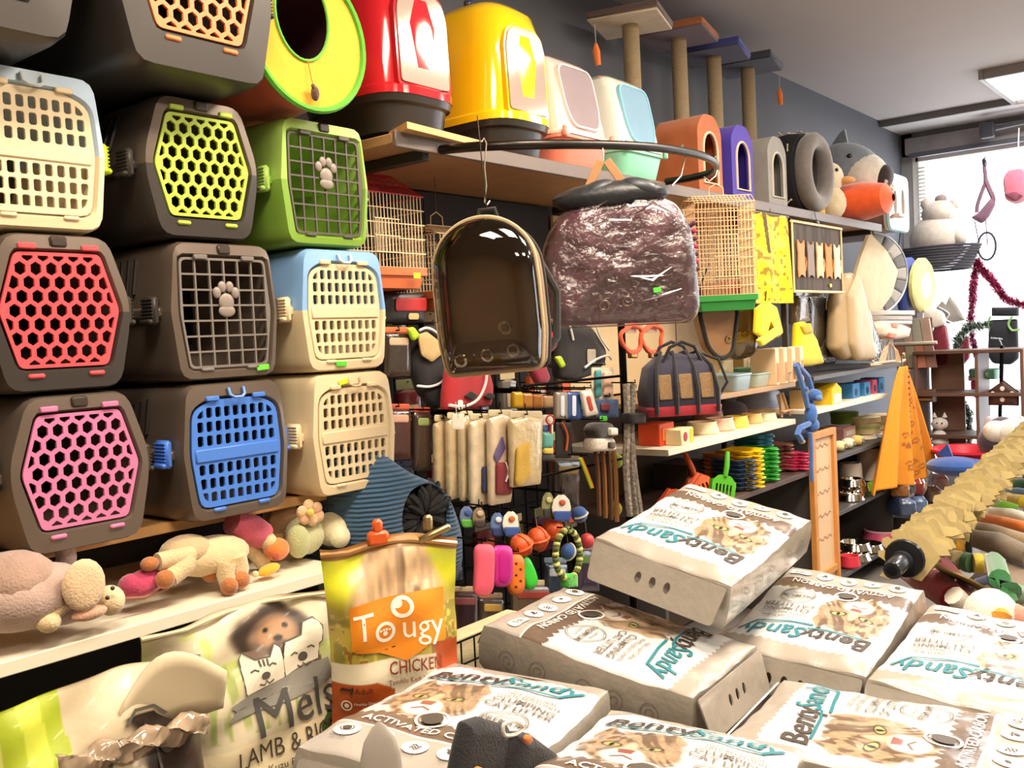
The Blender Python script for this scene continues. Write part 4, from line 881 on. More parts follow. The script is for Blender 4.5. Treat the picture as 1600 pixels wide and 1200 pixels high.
t = cut('rope_ring', 'yellow green braided rope ring toy with green end', 'toy', 1.79, [('-rope', rp, mat('#a8b450', .9, bump=.6, bs=120, var=.3, vs=50, kind='rope'), 0, .011), ('green_end', [(878, 896), (899, 896), (899, 918), (880, 918)], ps('#4cc838'), 0, .03)], G)
o_ = t.location
for k in range(30):
    q = 2*PI*k/30; p = at(887+19*math.cos(q), 866+38*math.sin(q), Y=1.785)-V(o_); MB().ell(p, (.012, .012, .008), (0, q, .5), 8, 5).o('strand', fb('#dfe08a' if k % 2 else '#5c6a34'), t)
for i, (r, c, lb) in enumerate((((700, 925, 745, 1010), '#3a2428', 'maroon hanging pack below the pink soles'), ((748, 935, 785, 1000), '#4a3c34', 'brown hanging pack below the magenta sole'), ((800, 915, 860, 965), '#6a5844', 'tan carded pack below the green sole'), ((850, 880, 885, 940), '#2c3a4a', 'navy hanging pack below the balls'), ((900, 860, 935, 925), '#3c3040', 'dark violet hanging pack right of the rope ring'), ((600, 520, 640, 590), '#3a302a', 'dark hanging pack left of the black harness'), ((600, 640, 640, 720), '#4a2c28', 'dark red hanging pack beside the cream carrier'), ((645, 645, 672, 735), '#3a2a24', 'dark brown hanging pack left of the cream packets'), ((865, 720, 905, 800), '#3a3230', 'dark hanging pack in the middle of the grid'))):
    a, b, c_, d = r; cut('hanging_pack', lb, 'pack', 2.05 if b < 740 else 1.92, [('pack', R4(a, b, c_, d), film(c), 0, .025), ('header', R4(a, b-9, c_, b), paper(['#c9b48c', '#b89a7a', '#d8c8a0', '#8aa0b8', '#a89ab0', '#e0703a', '#c85a3a', '#a8442c', '#8a7a60'][i]), 0, .006), ('label', R4(a+4, b+8, c_-6, b+20), paper(['#8a4a4a', '#c8a04a', '#a83a2a', '#c8d0d8', '#6a8a4a', '#c8b090', '#d8a890', '#8a9a5a', '#b89a5a'][i]), .012, .004)], 'dark packs on the wire grid')
# small packs on the back row of the grid
bc = [('maroon', '#6a2428'), ('grey', '#7a736c'), ('tan', '#a8875c'), ('olive', '#5c5c34'), ('rust', '#a8502c'), ('navy', '#2c3450'), ('plum', '#4a2c44'), ('brown', '#54402e')]
for r_, (row, zz) in enumerate((('top', 1.60), ('second', 1.38), ('third', 1.12), ('bottom', .84))):
    for k in range(7):
        nm, c = bc[(k*3+r_*5) % 8]; x = 2.02+k*.175+.05*(r_ % 2); hh = .11+.03*((k+r_) % 3); wd = .085+.02*(k % 2)
        t = thing('small_pack', 'small %s pack in the %s back row of the grid, %s from the left' % (nm, row, ('first', 'second', 'third', 'fourth', 'fifth', 'sixth', 'seventh')[k]), 'pack', (x, 2.24, zz-hh), 0, 'small packs at the back of the grid')
        MB().loft([[(q, y, z*hh) for q, y in rrect(wd*s_, .03*s_, .01, 2)] for z, s_ in ((0, .5), (.05, 1), (.8, 1), (.85, .4))]).o('pouch', film(c), t)
        MB().box((0, -.004, hh*.95), (wd, .003, hh*.2), b=.0008).o('header_card', paper(bc[(k+r_*2) % 8][1] if k % 2 else '#cdb98e'), t); MB().box((0, -.019, hh*.4), (wd*.6, .002, hh*.3), b=.0005).o('label', paper('#c9b48c' if k % 3 else '#d8603a'), t)
        MB().tube([(0, -.01, hh*1.0), (0, .06, hh*1.02)], .0025, 5).o('hook', mt('#2a2624', .4), t)
# plain post and the low wire basket
t = thing('display_post', 'black metal display post beside the leashes', 'post', (at(985, 830, Y=1.86).x, 1.86, 0))
MB().tube([(0, 0, 0), (0, 0, 1.62)], .014, 8).o('pole', mt('#1d1a1a', .4), t)
for z in (1.60, 1.35, 1.05): MB().tube([(-.55, .03, z), (0, .0, z)], .005, 6).o('arm', mt('#1d1a1a', .4), t)
MB().lathe([(.14, 0), (.14, .012), (.02, .02)], 20).o('foot', mt('#1d1a1a', .4), t)
a = at(678, 1045, Y=1.62); b = at(762, 985, Y=1.62)
t = thing('wire_basket', 'black wire display basket with cream lining behind the litter bags', 'basket', (a.x, 1.62, .30))
w_ = b.x-a.x+.2; h_ = b.z-.30
for i in range(5): MB().tube([(0, 0, h_-.06*i), (w_, 0, h_-.06*i)], .003, 5).o('wire', mt('#1d1a1a', .4), t)
for i in range(9): MB().tube([(w_*i/8, 0, .0), (w_*i/8, 0, h_)], .006 if i in (0, 4, 8) else .0025, 5).o('wire', mt('#1d1a1a', .4), t)
MB().box((w_/2, .06, h_/2), (w_*.96, .06, h_*.98)).o('lining', fb('#d8c79a'), t)
# blue ribbed cat cave
o = at(655, 930, Y=1.84)
t = thing('ribbed_cat_cave', 'blue ribbed pointed cat cave with dark fur opening', 'cat bed', (o.x, 1.84, o.z))
rib = mat('#3d6488', .85, bump=.8, wave=26, var=.08, sheen=.3, kind='ribbed_denim')
for n in rib.node_tree.nodes:
    if n.type == 'TEX_WAVE': n.bands_direction = 'Z'
q = [at(x, y, Y=1.84)-o for x, y in [(600, 955), (575, 900), (556, 820), (562, 750), (585, 702), (603, 698), (630, 724), (700, 772), (732, 832), (741, 880), (730, 922), (700, 952)]]
ol = rpoly([(a.x, a.z) for a in q], .05, 4); hc = at(655, 806, Y=1.84)-o; c = (hc.x, hc.z); N = 64
th = [2*PI*i/N for i in range(N)]; ro = [star(ol, a, c) for a in th]
RR = lambda f, y, e=0: [(c[0]+math.cos(a)*(f*r+(1-f)*.088+e), y, c[1]+math.sin(a)*(f*r+(1-f)*.088+e)) for a, r in zip(th, ro)]
MB().loft([RR(0, -.015), RR(.05, -.03), RR(.25, -.032), RR(.55, -.02), RR(.85, .02), RR(1, .08), RR(1, .16), RR(.85, .26), RR(.4, .30), RR(0, .31)], True, False).o('cave_body', rib, t)
MB().loft([RR(0, -.02, -.0), RR(0, .05, -.01), RR(0, .2, .02), RR(0, .27, -.07)], True, False).o('fur_lining', mat('#0d0b0b', .8, kind='black_lining'), t)
fur = MB()
for k in range(44):
    a = 2*PI*k/44+random.uniform(-.05, .05); r = .068+random.uniform(-.03, .012); fur.ell((c[0]+r*math.cos(a), -.018+random.uniform(-.008, .012), c[1]+r*math.sin(a)), (.036, .014, .012), (0, -a, 0), 8, 5)
fo = fur.o('fur_trim', mat('#0d0b0b', .7, bump=.2, bs=60, kind='black_lining'), t); fo['kind'] = 'stuff'
# ================================================================ goods on the shelf units
def on(px, Y, z): q = at(px, 600, Y=Y); return (q.x, Y, z)
def tray(label, loc, c, w=.15, d=.24, h=.06, rz=0, cat='tray', name='litter_tray', group='trays on the shelf'):
    R = lambda a, b, z, r=.025: [(x, y, z) for x, y in rrect(a, b, r, 4)]
    mb = MB().loft([R(w*.86, d*.9, 0), R(w*.9, d*.93, .006), R(w, d, h*.9), R(w*1.05, d*1.03, h*.92), R(w*1.05, d*1.03, h), R(w*.97, d*.97, h), R(w*.86, d*.9, .008)])
    return tag(mb.o(name, pl(c), None, loc, (0, 0, rz)), label, cat, group)
Z = 1.2225
for px, Y, c, lb, w_, h_ in ((1128, 1.97, '#a9c2cc', 'pale blue plastic tray, nearest on the upper shelf', .17, .075), (1160, 1.99, '#b3bfb0', 'sage grey plastic tray behind the pale blue one', .16, .065), (1184, 2.02, '#7fd0b8', 'mint plastic tray on the upper shelf', .13, .08), (1207, 1.98, '#d9c6a4', 'beige plastic tray next to the cream cartons', .15, .055)):
    tray(lb, on(px, Y, Z), c, w_, .22, h_)
for i in range(4):
    q = on(1196+i*13, 1.925+.0*i, Z); mb = MB().box((0, 0, .085), (.040, .13, .17), b=.002)
    t = thing('carton', ['slim cream carton, leftmost of four on the upper shelf', 'slim cream carton, second of four on the upper shelf', 'slim cream carton, third of four on the upper shelf', 'slim cream carton, rightmost of four by the blue monkey'][i], 'box', q, 0, 'slim cream cartons'); mb.o('box', paper('#efcfa8'), t); MB().box((0, -.066, .06), (.026, .002, .09), b=.0005).o('print', paper('#c98a5c'), t); MB().box((0, -.01, .172), (.036, .10, .004), b=.0005).o('lid', paper('#fbe9c6'), t)
for i, (px, Y, z, w_, c) in enumerate(((1118, 2.16, .16, .16, '#e6cf9a'), (1160, 2.20, .15, .2, '#dcc08a'))):
    t = thing('carton', ['pale wide carton at the back of the upper shelf', 'tan wide carton at the back of the upper shelf'][i], 'box', on(px, Y, Z)); MB().box((0, 0, z/2), (w_, .12, z)).o('box', paper(c), t); MB().box((0, -.062, z*.55), (w_*.6, .002, z*.4), b=.0005).o('label', paper('#f2e2b8'), t)
Z = 1.0455
def bowl(label, loc, r, h, c, inner=None, group='bowls', m=None, name='pet_bowl'):
    t = thing(name, label, 'bowl', loc, 0, group); m = m or pl(c)
    MB().lathe([(r*.92, 0), (r*1.0, h*.15), (r*.86, h*.9), (r*.84, h), (r*.76, h), (r*.66, h*.35), (.001, h*.3)], 24, cap=True).o('bowl', m, t)
    MB().tube([(r*.83*math.cos(a), r*.83*math.sin(a), h) for a in [2*PI*i/24 for i in range(24)]], r*.05, 6, True).o('rim', m if not inner else pl(inner), t); return t
t = thing('carton', 'orange red carton at the left end of the bowl shelf', 'box', on(1022, 1.98, Z)); MB().box((0, 0, .045), (.12, .10, .09)).o('box', paper('#d84c22'), t); MB().box((0, -.052, .045), (.08, .002, .05), b=.0005).o('label', paper('#e87a3c'), t)
t = thing('carton', 'small cream and yellow carton with red emblem on the bowl shelf', 'box', on(1058, 1.90, Z), .1); MB().box((0, 0, .032), (.125, .07, .064)).o('box', paper('#e8d9a8'), t); MB().box((.042, -.036, .032), (.036, .002, .056), b=.0005).o('yellow_panel', paper('#e4bf2a'), t)
MB().lathe([(.019, 0), (.019, .002)], 16, RT((-.022, -.035, .032), (PI/2, 0, 0))).o('emblem', paper('#a8243a'), t)
bowl('cream oval pet bowl next to the small carton', on(1094, 1.99, Z), .075, .05, '#ead7b0'); bowl('pale pink pet bowl in the middle of the bowl shelf', on(1122, 1.97, Z), .07, .055, '#e8b8a4', '#f2d6c6'); bowl('pink grey stacked bowl behind the pale pink one', on(1104, 2.12, Z), .08, .07, '#c9a59a')
bowl('yellow pet bowl on the bowl shelf', on(1148, 1.96, Z), .06, .05, '#f0d458'); bowl('sand coloured pet bowl right of the yellow one', on(1172, 1.97, Z), .055, .045, '#e0b878'); bowl('low cream bowl near the wooden stand', on(1196, 1.95, Z), .05, .035, '#efdfba')
t = thing('igloo_house', 'small pale blue dome house with cream base on the bowl shelf', 'pet house', on(1186, 2.12, Z)); MB().lathe([(.13, .04), (.125, .07), (.10, .12), (.055, .15), (.001, .16)], 24).o('dome', mat('#a9b9d6', .45, bump=.2, wave=30, kind='ribbed_dome'), t); MB().lathe([(.125, 0), (.135, .01), (.135, .035), (.125, .045)], 24).o('base', pl('#e8c9a0'), t)
t = thing('cloth_bundle', 'rolled dark patterned cloth behind the bowls', 'cloth', on(1136, 2.15, Z)); MB().ell((0, 0, .05), (.12, .07, .05)).o('roll', fb('#4a4658'), t); MB().ell((.04, -.03, .045), (.06, .05, .045)).o('fold', fb('#7a7488'), t)
t = thing('wooden_stand', 'small wooden easel stand at the right end of the bowl shelf', 'stand', on(1226, 1.94, Z)); 
for sx in (-1, 1): MB().tube([(sx*.05, 0, 0), (sx*.015, .02, .12)], .006, 6).o('leg', wood('#d6ab72'), t)
MB().box((0, -.005, .03), (.12, .03, .010)).o('ledge', wood('#d6ab72'), t); MB().box((0, .02, .07), (.07, .008, .09), (-.2, 0, 0)).o('board', wood('#c59a62'), t)
# litter scoops and dustpans
def scoop_proto(name, label, loc, c, rot, group):
    t = thing(name, label, 'scoop', loc, 0, group, rot=rot); m = pl(c)
    ol = rpoly([(-.055, .0), (.055, .0), (.062, .09), (.03, .12), (-.03, .12), (-.062, .09)], .012, 3)
    plate(ol, [rrect(.010, .055, .003, 1, -.036+k*.018, .055) for k in range(5)], .004, M=RT((0, 0, 0))).o('blade', m, t)
    for sx in (-1, 1): MB().box((sx*.058, .012, .05), (.004, .026, .095), b=.001).o('side_wall', m, t)
    MB().tube([(0, .0, .115), (0, -.004, .16), (0, .002, .22)], [.010, .012, .009], 8).o('handle', m, t)
    return t
pos = ['lowest', 'second from the bottom', 'third from the bottom', 'fourth from the bottom', 'fifth from the bottom', 'sixth from the bottom', 'seventh from the bottom', 'eighth from the bottom', 'ninth from the bottom']
pr0 = None
for k in range(3):
    loc = (on(1096, 1.9, 0)[0]+.02*k, 1.90+.015*k, .7695); rot = (-.30, -.25, -.62); lb = 'orange litter scoop leaning before the scoop piles, ' + ['frontmost', 'middle one', 'rearmost'][k]
    if pr0 is None: pr0 = scoop_proto('litter_scoop', lb, loc, '#e8602c', rot, 'orange litter scoops')
    else: dup(pr0, loc, label=lb, rot=rot)
# piles of flat dustpans
for nm, c, px, Y, n, tilt, dz in (('peach', '#d9946a', 1124, 2.02, 8, .03, .0195), ('navy', '#31486a', 1140, 1.95, 7, .0, .020), ('yellow', '#f0cc1c', 1153, 1.93, 9, -.05, .0195), ('light blue', '#5aa8c8', 1172, 2.06, 9, .02, .022), ('green', '#38a83a', 1178, 1.95, 8, .04, .020), ('brown', '#8c5a4c', 1203, 2.02, 7, 0, .0195), ('pink', '#e84a78', 1225, 1.96, 6, .05, .015)):
    q = on(px, Y, .7695); pr0 = None
    for k in range(n):
        lb = '%s dustpan in the %s pile on the lowest shelf, %s' % (nm, nm, pos[k] if k < n-1 else 'topmost'); loc = (q[0]+.003*(k % 3), Y+.004*(k % 2), .7695+.004+dz*k); rot = (0, tilt, -.25+.03*(k % 3))
        if pr0 is None:
            pr0 = thing('dustpan', lb, 'dustpan', loc, 0, nm+' dustpans', rot=rot); R = lambda w, d, z: [(x, y, z) for x, y in rrect(w, d, .02, 3)]
            MB().loft([R(.10, .15, 0), R(.115, .165, dz*.75), R(.125, .175, dz*.75), R(.125, .175, dz*.9), R(.11, .16, dz*.9), R(.095, .145, .003)]).o('pan', pl(c), pr0); MB().box((0, -.10, dz*.6), (.028, .05, .010), b=.004).o('handle', pl(c), pr0)
        else: dup(pr0, loc, label=lb, rot=rot)
sc = scoop_proto('litter_scoop', 'loose orange slotted scoop at the front left of the lowest shelf', (at(1040, 790, Y=1.89).x, 1.89, .772), '#e25c34', (.0, .75, -.6), 'loose scoops')
sc = scoop_proto('litter_scoop', 'loose bright green scoop with looped handle before the orange scoops', (at(1128, 778, Y=1.83).x, 1.83, .770), '#56b82c', (-.1, .25, -.5), 'loose scoops')
t = thing('tool_box', 'dark crate with slots at the left of the lowest shelf', 'crate', on(1090, 2.1, .7695)); plate(rrect(.22, .13, .01, 2, 0, .065), [rrect(.018, .05, .004, 1, -.08+k*.032, .07) for k in range(6)], .008).o('front', pl('#3a2f2a'), t); MB().box((0, .10, .06), (.22, .18, .12)).o('body', pl('#4a4038'), t)
# wooden framed board between the units
a = at(1266, 690, Y=1.84); b = at(1303, 690, Y=1.84); zt = at(1285, 672, Y=1.84).z
t = thing('framed_board', 'tall cream notice board in a light wood frame between the shelf units', 'board', ((a.x+b.x)/2, 1.84, 0)); w_ = b.x-a.x
MB().box((0, .01, zt/2), (w_*.92, .012, zt*.94)).o('board', paper('#e3bf94'), t)
for sx in (-1, 1): MB().box((sx*(w_/2-.018), 0, zt/2), (.036, .03, zt)).o('stile', wood('#cf8c45'), t)
for z in (zt-.018, .22, .03): MB().box((0, 0, z), (w_-.06, .026, .036)).o('rail', wood('#cf8c45'), t)
mb = MB(); S = lambda x, y: (x, .0015, y)
for k in range(5):
    y = zt-.08-k*.12; line2(S, mb, [(-.11+.020*i, y+.010*math.sin(i*1.9+k)) for i in range(11)], .004)
mb.o('handwriting', paper('#8a5a38'), t)
# blue monkey
o = at(1262, 640, Y=1.80)
t = thing('monkey_plush', 'blue long armed plush monkey hanging from the shelf edge', 'plush toy', o); bl = ps('#3f6fb8')
q = lambda x, y, d=0: at(x, y, Y=1.80+d)-o
MB().ell(q(1267, 647), (.030, .032, .052), (0, .1, 0)).ell(q(1270, 664), (.030, .032, .036)).o('body', bl, t)
MB().ell(q(1273, 617), (.033, .036, .030)).o('head', bl, t); MB().ell(q(1280, 622, -.03), (.018, .016, .016)).o('muzzle', ps('#5f86c4'), t)
for x in (-1, 1): MB().ell(q(1262+x*2, 612+x*4, .03*x), (.012, .010, .012)).o('ear', bl, t)
MB().tube([q(1262, 636), q(1256, 610), q(1250, 590), q(1243, 570)], .014, 8).o('arm', bl, t); MB().tube([q(1268, 634, .03), q(1268, 606, .03), q(1262, 588, .03), q(1246, 570, .03)], .014, 8).o('arm', bl, t)
MB().tube([q(1264, 662), q(1250, 668), q(1246, 678), q(1252, 688)], .015, 8).o('leg', bl, t); MB().tube([q(1272, 664, .03), q(1262, 668, .03), q(1258, 680, .03)], .015, 8).o('leg', bl, t)
MB().tube([q(1266, 676), q(1268, 700), q(1268, 730), q(1269, 752)], .010, 8).o('tail', bl, t); MB().ell(q(1253, 690), (.018, .016, .012)).o('foot', ps('#c49a74'), t)
# ---- second unit
Z = 1.0625
t = thing('box_house', 'yellow house shaped carton on the white shelf near the window', 'box', on(1290, 1.95, Z)); MB().prism([(-.075, 0), (.075, 0), (.075, .08), (0, .115), (-.075, .08)], -.06, .06, RT((0, 0, 0), (PI/2, 0, 0))).o('carton', paper('#f2c618'), t); MB().box((.0, -.062, .03), (.11, .002, .05), b=.0005).o('panel', paper('#d8d4c4'), t)
for i, (px, c, w_, h_) in enumerate(((1322, '#2f76b0', .12, .085), (1340, '#3c86c0', .10, .08), (1352, '#d8466a', .07, .085), (1363, '#2f7ab0', .10, .09))):
    t = thing('carton', ['blue carton, left of the two pale blue ones', 'blue carton beside the red carton', 'small red carton between blue cartons', 'blue carton at the right shelf end'][i], 'box', on(px, 1.98, Z), 0, 'cartons on the white shelf'); MB().box((0, 0, h_/2), (w_, .12, h_)).o('box', paper(c), t); MB().lathe([(.022, 0), (.022, .002)], 14, RT((-.01, -.060, h_*.4), (PI/2, 0, 0))).o('window', paper('#16344a'), t)
t = thing('box_house', 'small brown wooden toy house beside the blue monkey', 'toy house', on(1248, 1.99, Z)); MB().box((0, 0, .05), (.08, .08, .10)).o('box', wood('#c9a26a'), t); MB().box((0, -.042, .05), (.03, .004, .05)).o('door', wood('#6a4a2c'), t)
Z = .7905
t = thing('tin', 'round green tin on the grey shelf', 'tin', on(1318, 2.12, Z+.085)); MB().lathe([(.085, 0), (.085, .05), (.088, .052), (.088, .07), (.08, .075)], 24).o('tin_body', pl('#6d8a34'), t)
t = thing('carton', 'pink and white carton under the round green tin', 'box', on(1318, 2.05, Z)); MB().box((0, .05, .042), (.20, .16, .084)).o('box', paper('#e6a8a0'), t); MB().box((0, -.032, .05), (.15, .002, .03), b=.0005).o('label', paper('#e8e4c8'), t)
for i, (px, Y, c, h_) in enumerate(((1350, 2.0, '#d9c99a', .10), (1372, 2.0, '#e3c79c', .09))):
    t = thing('round_box', ['round cream box with striped band on the grey shelf', 'round peach box at the grey shelf end'][i], 'box', on(px, Y, Z+.025)); MB().lathe([(.085, 0), (.085, h_*.7), (.090, h_*.7), (.090, h_), (.085, h_+.003)], 24).o('box', paper(c), t); MB().lathe([(.0865, h_*.3), (.0865, h_*.5)], 24, cap=False).o('band', paper('#a8b46a'), t)
for i, px in enumerate((1345, 1366)):
    bowl(['flat white dish under the striped round box', 'flat white dish under the peach round box'][i], on(px, 1.99, Z), .085, .022, '#efe0c6', group='flat dishes')
for i, px in enumerate((1308, 1322, 1336)):
    t = thing('yarn_pack', ['pale yellow yarn pack at the left of the grey shelf', 'cream yarn pack in the middle of the grey shelf', 'gold yarn pack before the round box'][i], 'pack', on(px, 1.91, Z), 0, 'yarn packs'); MB().ell((0, 0, .030), (.05, .04, .030)).o('yarn', ps(['#e6d9a0', '#eadfc0', '#d9b85a'][i]), t); MB().box((0, -.034, .03), (.04, .012, .028), b=.004).o('label', paper('#8a7a54'), t)
Z = .491
for i, (px, c, lb) in enumerate(((1324, '#b9ab9c', 'grey plastic cup on the middle shelf'), (1352, '#e3cfc4', 'pinkish white plastic cup on the middle shelf'))):
    t = thing('plastic_cup', lb, 'cup', on(px, 1.97, Z+(.05 if i else .0))); MB().lathe([(.075, 0), (.066, .16), (.063, .19), (.055, .19), (.06, .02), (.001, .015)], 20).o('cup', pl(c), t)
bowl('bright pink bowl under the pinkish cup', on(1356, 1.97, Z), .10, .05, '#e23c74', group='pink bowls'); bowl('pink bowl at the right end of the middle shelf', on(1376, 1.98, Z), .085, .05, '#e8467c', group='pink bowls')
t = thing('sponge_box', 'lime green box at the front of the middle shelf', 'box', on(1360, 1.89, Z)); MB().box((0, 0, .03), (.10, .06, .06), b=.008).o('box', pl('#96d43a'), t)
chrome = mt('#e6ddd0', .12)
for i, (px, Y, z, r) in enumerate(((1322, 1.92, .491, .085), (1330, 1.93, .527, .08), (1326, 1.92, .565, .075), (1322, 1.93, .141, .11), (1346, 1.93, .141, .105), (1326, 1.94, .185, .10))):
    bowl(['steel bowl at the bottom of the middle shelf stack', 'steel bowl in the middle of the middle shelf stack', 'steel bowl on top of the middle shelf stack', 'large steel bowl at the left of the lowest shelf', 'large steel bowl in the centre of the lowest shelf', 'large steel bowl stacked on the left lowest one'][i], on(px, Y, z), r, .042, '', group='steel bowls', m=chrome, name='steel_bowl')
bowl('wide pink bowl with pale inside on the lowest shelf', on(1372, 1.92, .141), .13, .075, '#e05a80', '#f0b8c4', group='pink bowls')
bowl('small red bowl at the front of the lowest shelf', on(1318, 1.88, .145), .06, .06, '#d83648', group='pink bowls')
# on the upper grey shelf: raincoat, bags, cushion
cut('raincoat', 'yellow dog raincoat hanging before the cream cartons', 'raincoat', 1.84, [('coat', [(1180, 482), (1196, 470), (1212, 480), (1222, 520), (1214, 528), (1200, 500), (1192, 530), (1178, 520)], fb('#f0cf14'), 0, .03), ('sleeve', [(1176, 532), (1208, 510), (1214, 520), (1182, 542)], fb('#f5dc3a'), .02, .03), ('lining', [(1198, 486), (1212, 484), (1216, 530), (1202, 536)], fb('#c9891c'), -.02, .02), ('-hanger', [(1196, 470), (1197, 455)], mt('#555555'), 0, .003)], 'yellow raincoats')
cut('raincoat', 'yellow dog raincoat standing on the grey shelf by the black packs', 'raincoat', 1.90, [('coat', [(1240, 572), (1242, 505), (1254, 502), (1272, 530), (1284, 568), (1262, 572)], fb('#f3d418'), 0, .05), ('collar', [(1243, 510), (1258, 505), (1262, 520), (1248, 522)], fb('#d9b010'), .02, .03)], 'yellow raincoats')
for i, (r, c) in enumerate((((1238, 462, 1260, 508), '#8a7a66'), ((1255, 462, 1290, 548), '#2a2622'), ((1275, 480, 1302, 572), '#4a4038'))):
    a, b, c_, d = r; cut('glossy_pack', ['grey bubble wrapped pack above the yellow raincoat', 'black glossy wrapped pack beside the tapestry', 'brown black glossy wrapped pack before the cushion'][i], 'pack', 1.98, [('pack', [(a, d), (c_, d-4), (c_-3, b), (a+2, b)], mat(c, .12, coat=1, bump=1, bs=40, var=.3, vs=20, kind='glossy_wrap'), 0, .06, .012), ('seal', R4(a+2, b-5, c_-4, b+3), film('#6a5c4c'), 0, .01)], 'glossy wrapped packs')
t = cut('cushion', 'tall beige quilted pet cushion in clear wrap leaning on the shelf', 'cushion', 1.90, [('pad', [(1312, 562), (1300, 545), (1302, 470), (1312, 428), (1326, 426), (1338, 470), (1350, 520), (1360, 556), (1352, 564)], mat('#b99f76', .5, bump=.4, bs=14, var=.1, kind='quilted_fabric'), 0, .11, .02), ('roll', [(1322, 564), (1312, 540), (1308, 460), (1322, 428), (1334, 470), (1344, 528), (1350, 563)], mat('#c9b088', .5, bump=.4, bs=14, var=.1, kind='quilted_fabric'), .05, .07, .02), ('clear_wrap', [(1340, 564), (1334, 520), (1338, 480), (1352, 520), (1362, 550), (1354, 565)], glassy('#efe8dc', .12, .1, .6, 14), .06, .03)])
# ================================================================ end of the shop, window display
beige = fb('#cdb691')
rim = []
for k in range(9):
    a0, a1 = -PI*.48+PI*.96*k/9, -PI*.48+PI*.96*(k+1)/9
    f = lambda a, r: (1356+56*r*math.cos(a), 428-64*r*math.sin(a))
    rim.append(('rim_patch', [f(a0, .70), f(a0, 1), f((a0+a1)/2, 1.0), f(a1, 1), f(a1, .70)], fb('#4b4640' if k % 2 else '#8b8478'), .0, .05, .003))
cut('cat_tunnel', 'round beige cat tunnel disc with grey checked rim', 'cat tunnel', 2.02, [('panel', [(1352, 364), (1338, 400), (1326, 440), (1331, 470), (1350, 489), (1368, 486), (1386, 462), (1396, 424), (1378, 392)], beige, .02, .06, .02)] + rim + [('-piping', [(1356+57*math.cos(a), 428-65*math.sin(a)) for a in [-PI*.48+PI*.96*k/12 for k in range(13)]], fb('#b9bcc0'), .02, .006)])
cut('folded_bed', 'blue folded pet bed disc behind the yellow green one', 'pet bed', 2.05, [('disc', [(1406, 404), (1422, 402), (1434, 430), (1436, 460), (1428, 482), (1410, 488), (1404, 450)], fb('#3b4f9c'), 0, .08, .02)])
cut('folded_bed', 'yellow green ring shaped pet bed with lilac centre', 'pet bed', 1.98, [('ring', [(1440+18*math.cos(a), 446+44*math.sin(a)) for a in [2*PI*k/14 for k in range(14)]], fb('#c3c07a'), 0, .06, .02), ('centre', [(1441+8*math.cos(a), 447+22*math.sin(a)) for a in [2*PI*k/10 for k in range(10)]], fb('#c9b8d0'), .025, .02, .01)])
cut('folded_blanket', 'grey white folded blankets under the checked tunnel', 'blanket', 1.99, [('blanket', R4(1352, 486, 1412, 494), fb('#c9c2b8'), 0, .2), ('blanket_layer', R4(1350, 494, 1408, 502), fb('#a39a92'), 0, .2), ('blanket_layer', R4(1352, 502, 1402, 508), fb('#d6cec4'), .02, .2)])
cut('cushion', 'peach and cream spotted cushion on the grey shelf', 'cushion', 1.94, [('pad', [(1358, 512), (1366, 502), (1392, 504), (1412, 514), (1408, 528), (1382, 532), (1360, 524)], ps('#efd2b4'), 0, .14, .015), ('spot', [(1374, 506), (1386, 508), (1384, 514), (1374, 512)], ps('#c96a3c'), .06, .03), ('spot', [(1370, 520), (1384, 522), (1382, 530), (1370, 528)], ps('#d9662c'), .06, .03)])
# wicker chair
o = at(1390, 572, Y=1.92); t = thing('wicker_chair', 'small cream wicker pet chair on the shelf end', 'chair', o)
q = lambda x, y, d=0: at(x, y, Y=1.92+d)-o
for k in range(5): MB().tube([q(1374+k*2, 566, -.0), q(1378+k*2, 548), q(1390, 536-k*2), q(1402-k, 548), q(1408-k*2, 566)], .005, 6).o('arch', wood('#e0bd92'), t)
for y in (532, 568): MB().tube([q(1364, y), q(1398, y-4)], .008, 6).o('rail', wood('#e3c49c'), t)
for k in range(6): MB().tube([q(1366+k*5, 534), q(1364+k*6, 568)], .004, 6).o('slat', wood('#d8b184'), t)
MB().tube([q(1358, 570), q(1396, 572), q(1414, 562), q(1412, 552)], .010, 6).o('rim', wood('#e6c8a0'), t)
# panelled bird house
o = at(1432, 575, X=6.9); t = thing('wooden_house', 'wooden pet house with two rows of pastel roof panels', 'pet house', o); q = lambda x, y, d=0: at(x, y, X=6.9+d)-o
cs = ['#a89e92', '#c2a697', '#a3a395', '#b59a8a', '#a8755c', '#a39a80', '#b4745c', '#8d6a5a']
for r in range(2):
    for k in range(4):
        x0 = 1398+k*15; y0, y1 = ((497, 536), (540, 575))[r]; sh = -6 if r == 0 else 0
        P4 = [q(x0+sh+6, y1), q(x0+sh+20, y1-1), q(x0+sh+14, y0), q(x0+sh, y0)]
        MB().loft([[tuple(p) for p in P4], [tuple(p+V((.03, 0, 0))) for p in P4]]).o('roof_panel', wood(cs[r*4+k]), t)
MB().loft([[tuple(q(x, y, .05)) for x, y in ((1402, 578), (1462, 574), (1456, 496), (1392, 498))], [tuple(q(x, y, .25)) for x, y in ((1402, 578), (1462, 574), (1456, 496), (1392, 498))]]).o('body', wood('#7a5a48'), t)
MB().tube([q(1392, 538), q(1464, 535)], .012, 6).o('eave', wood('#cfc4b4'), t)
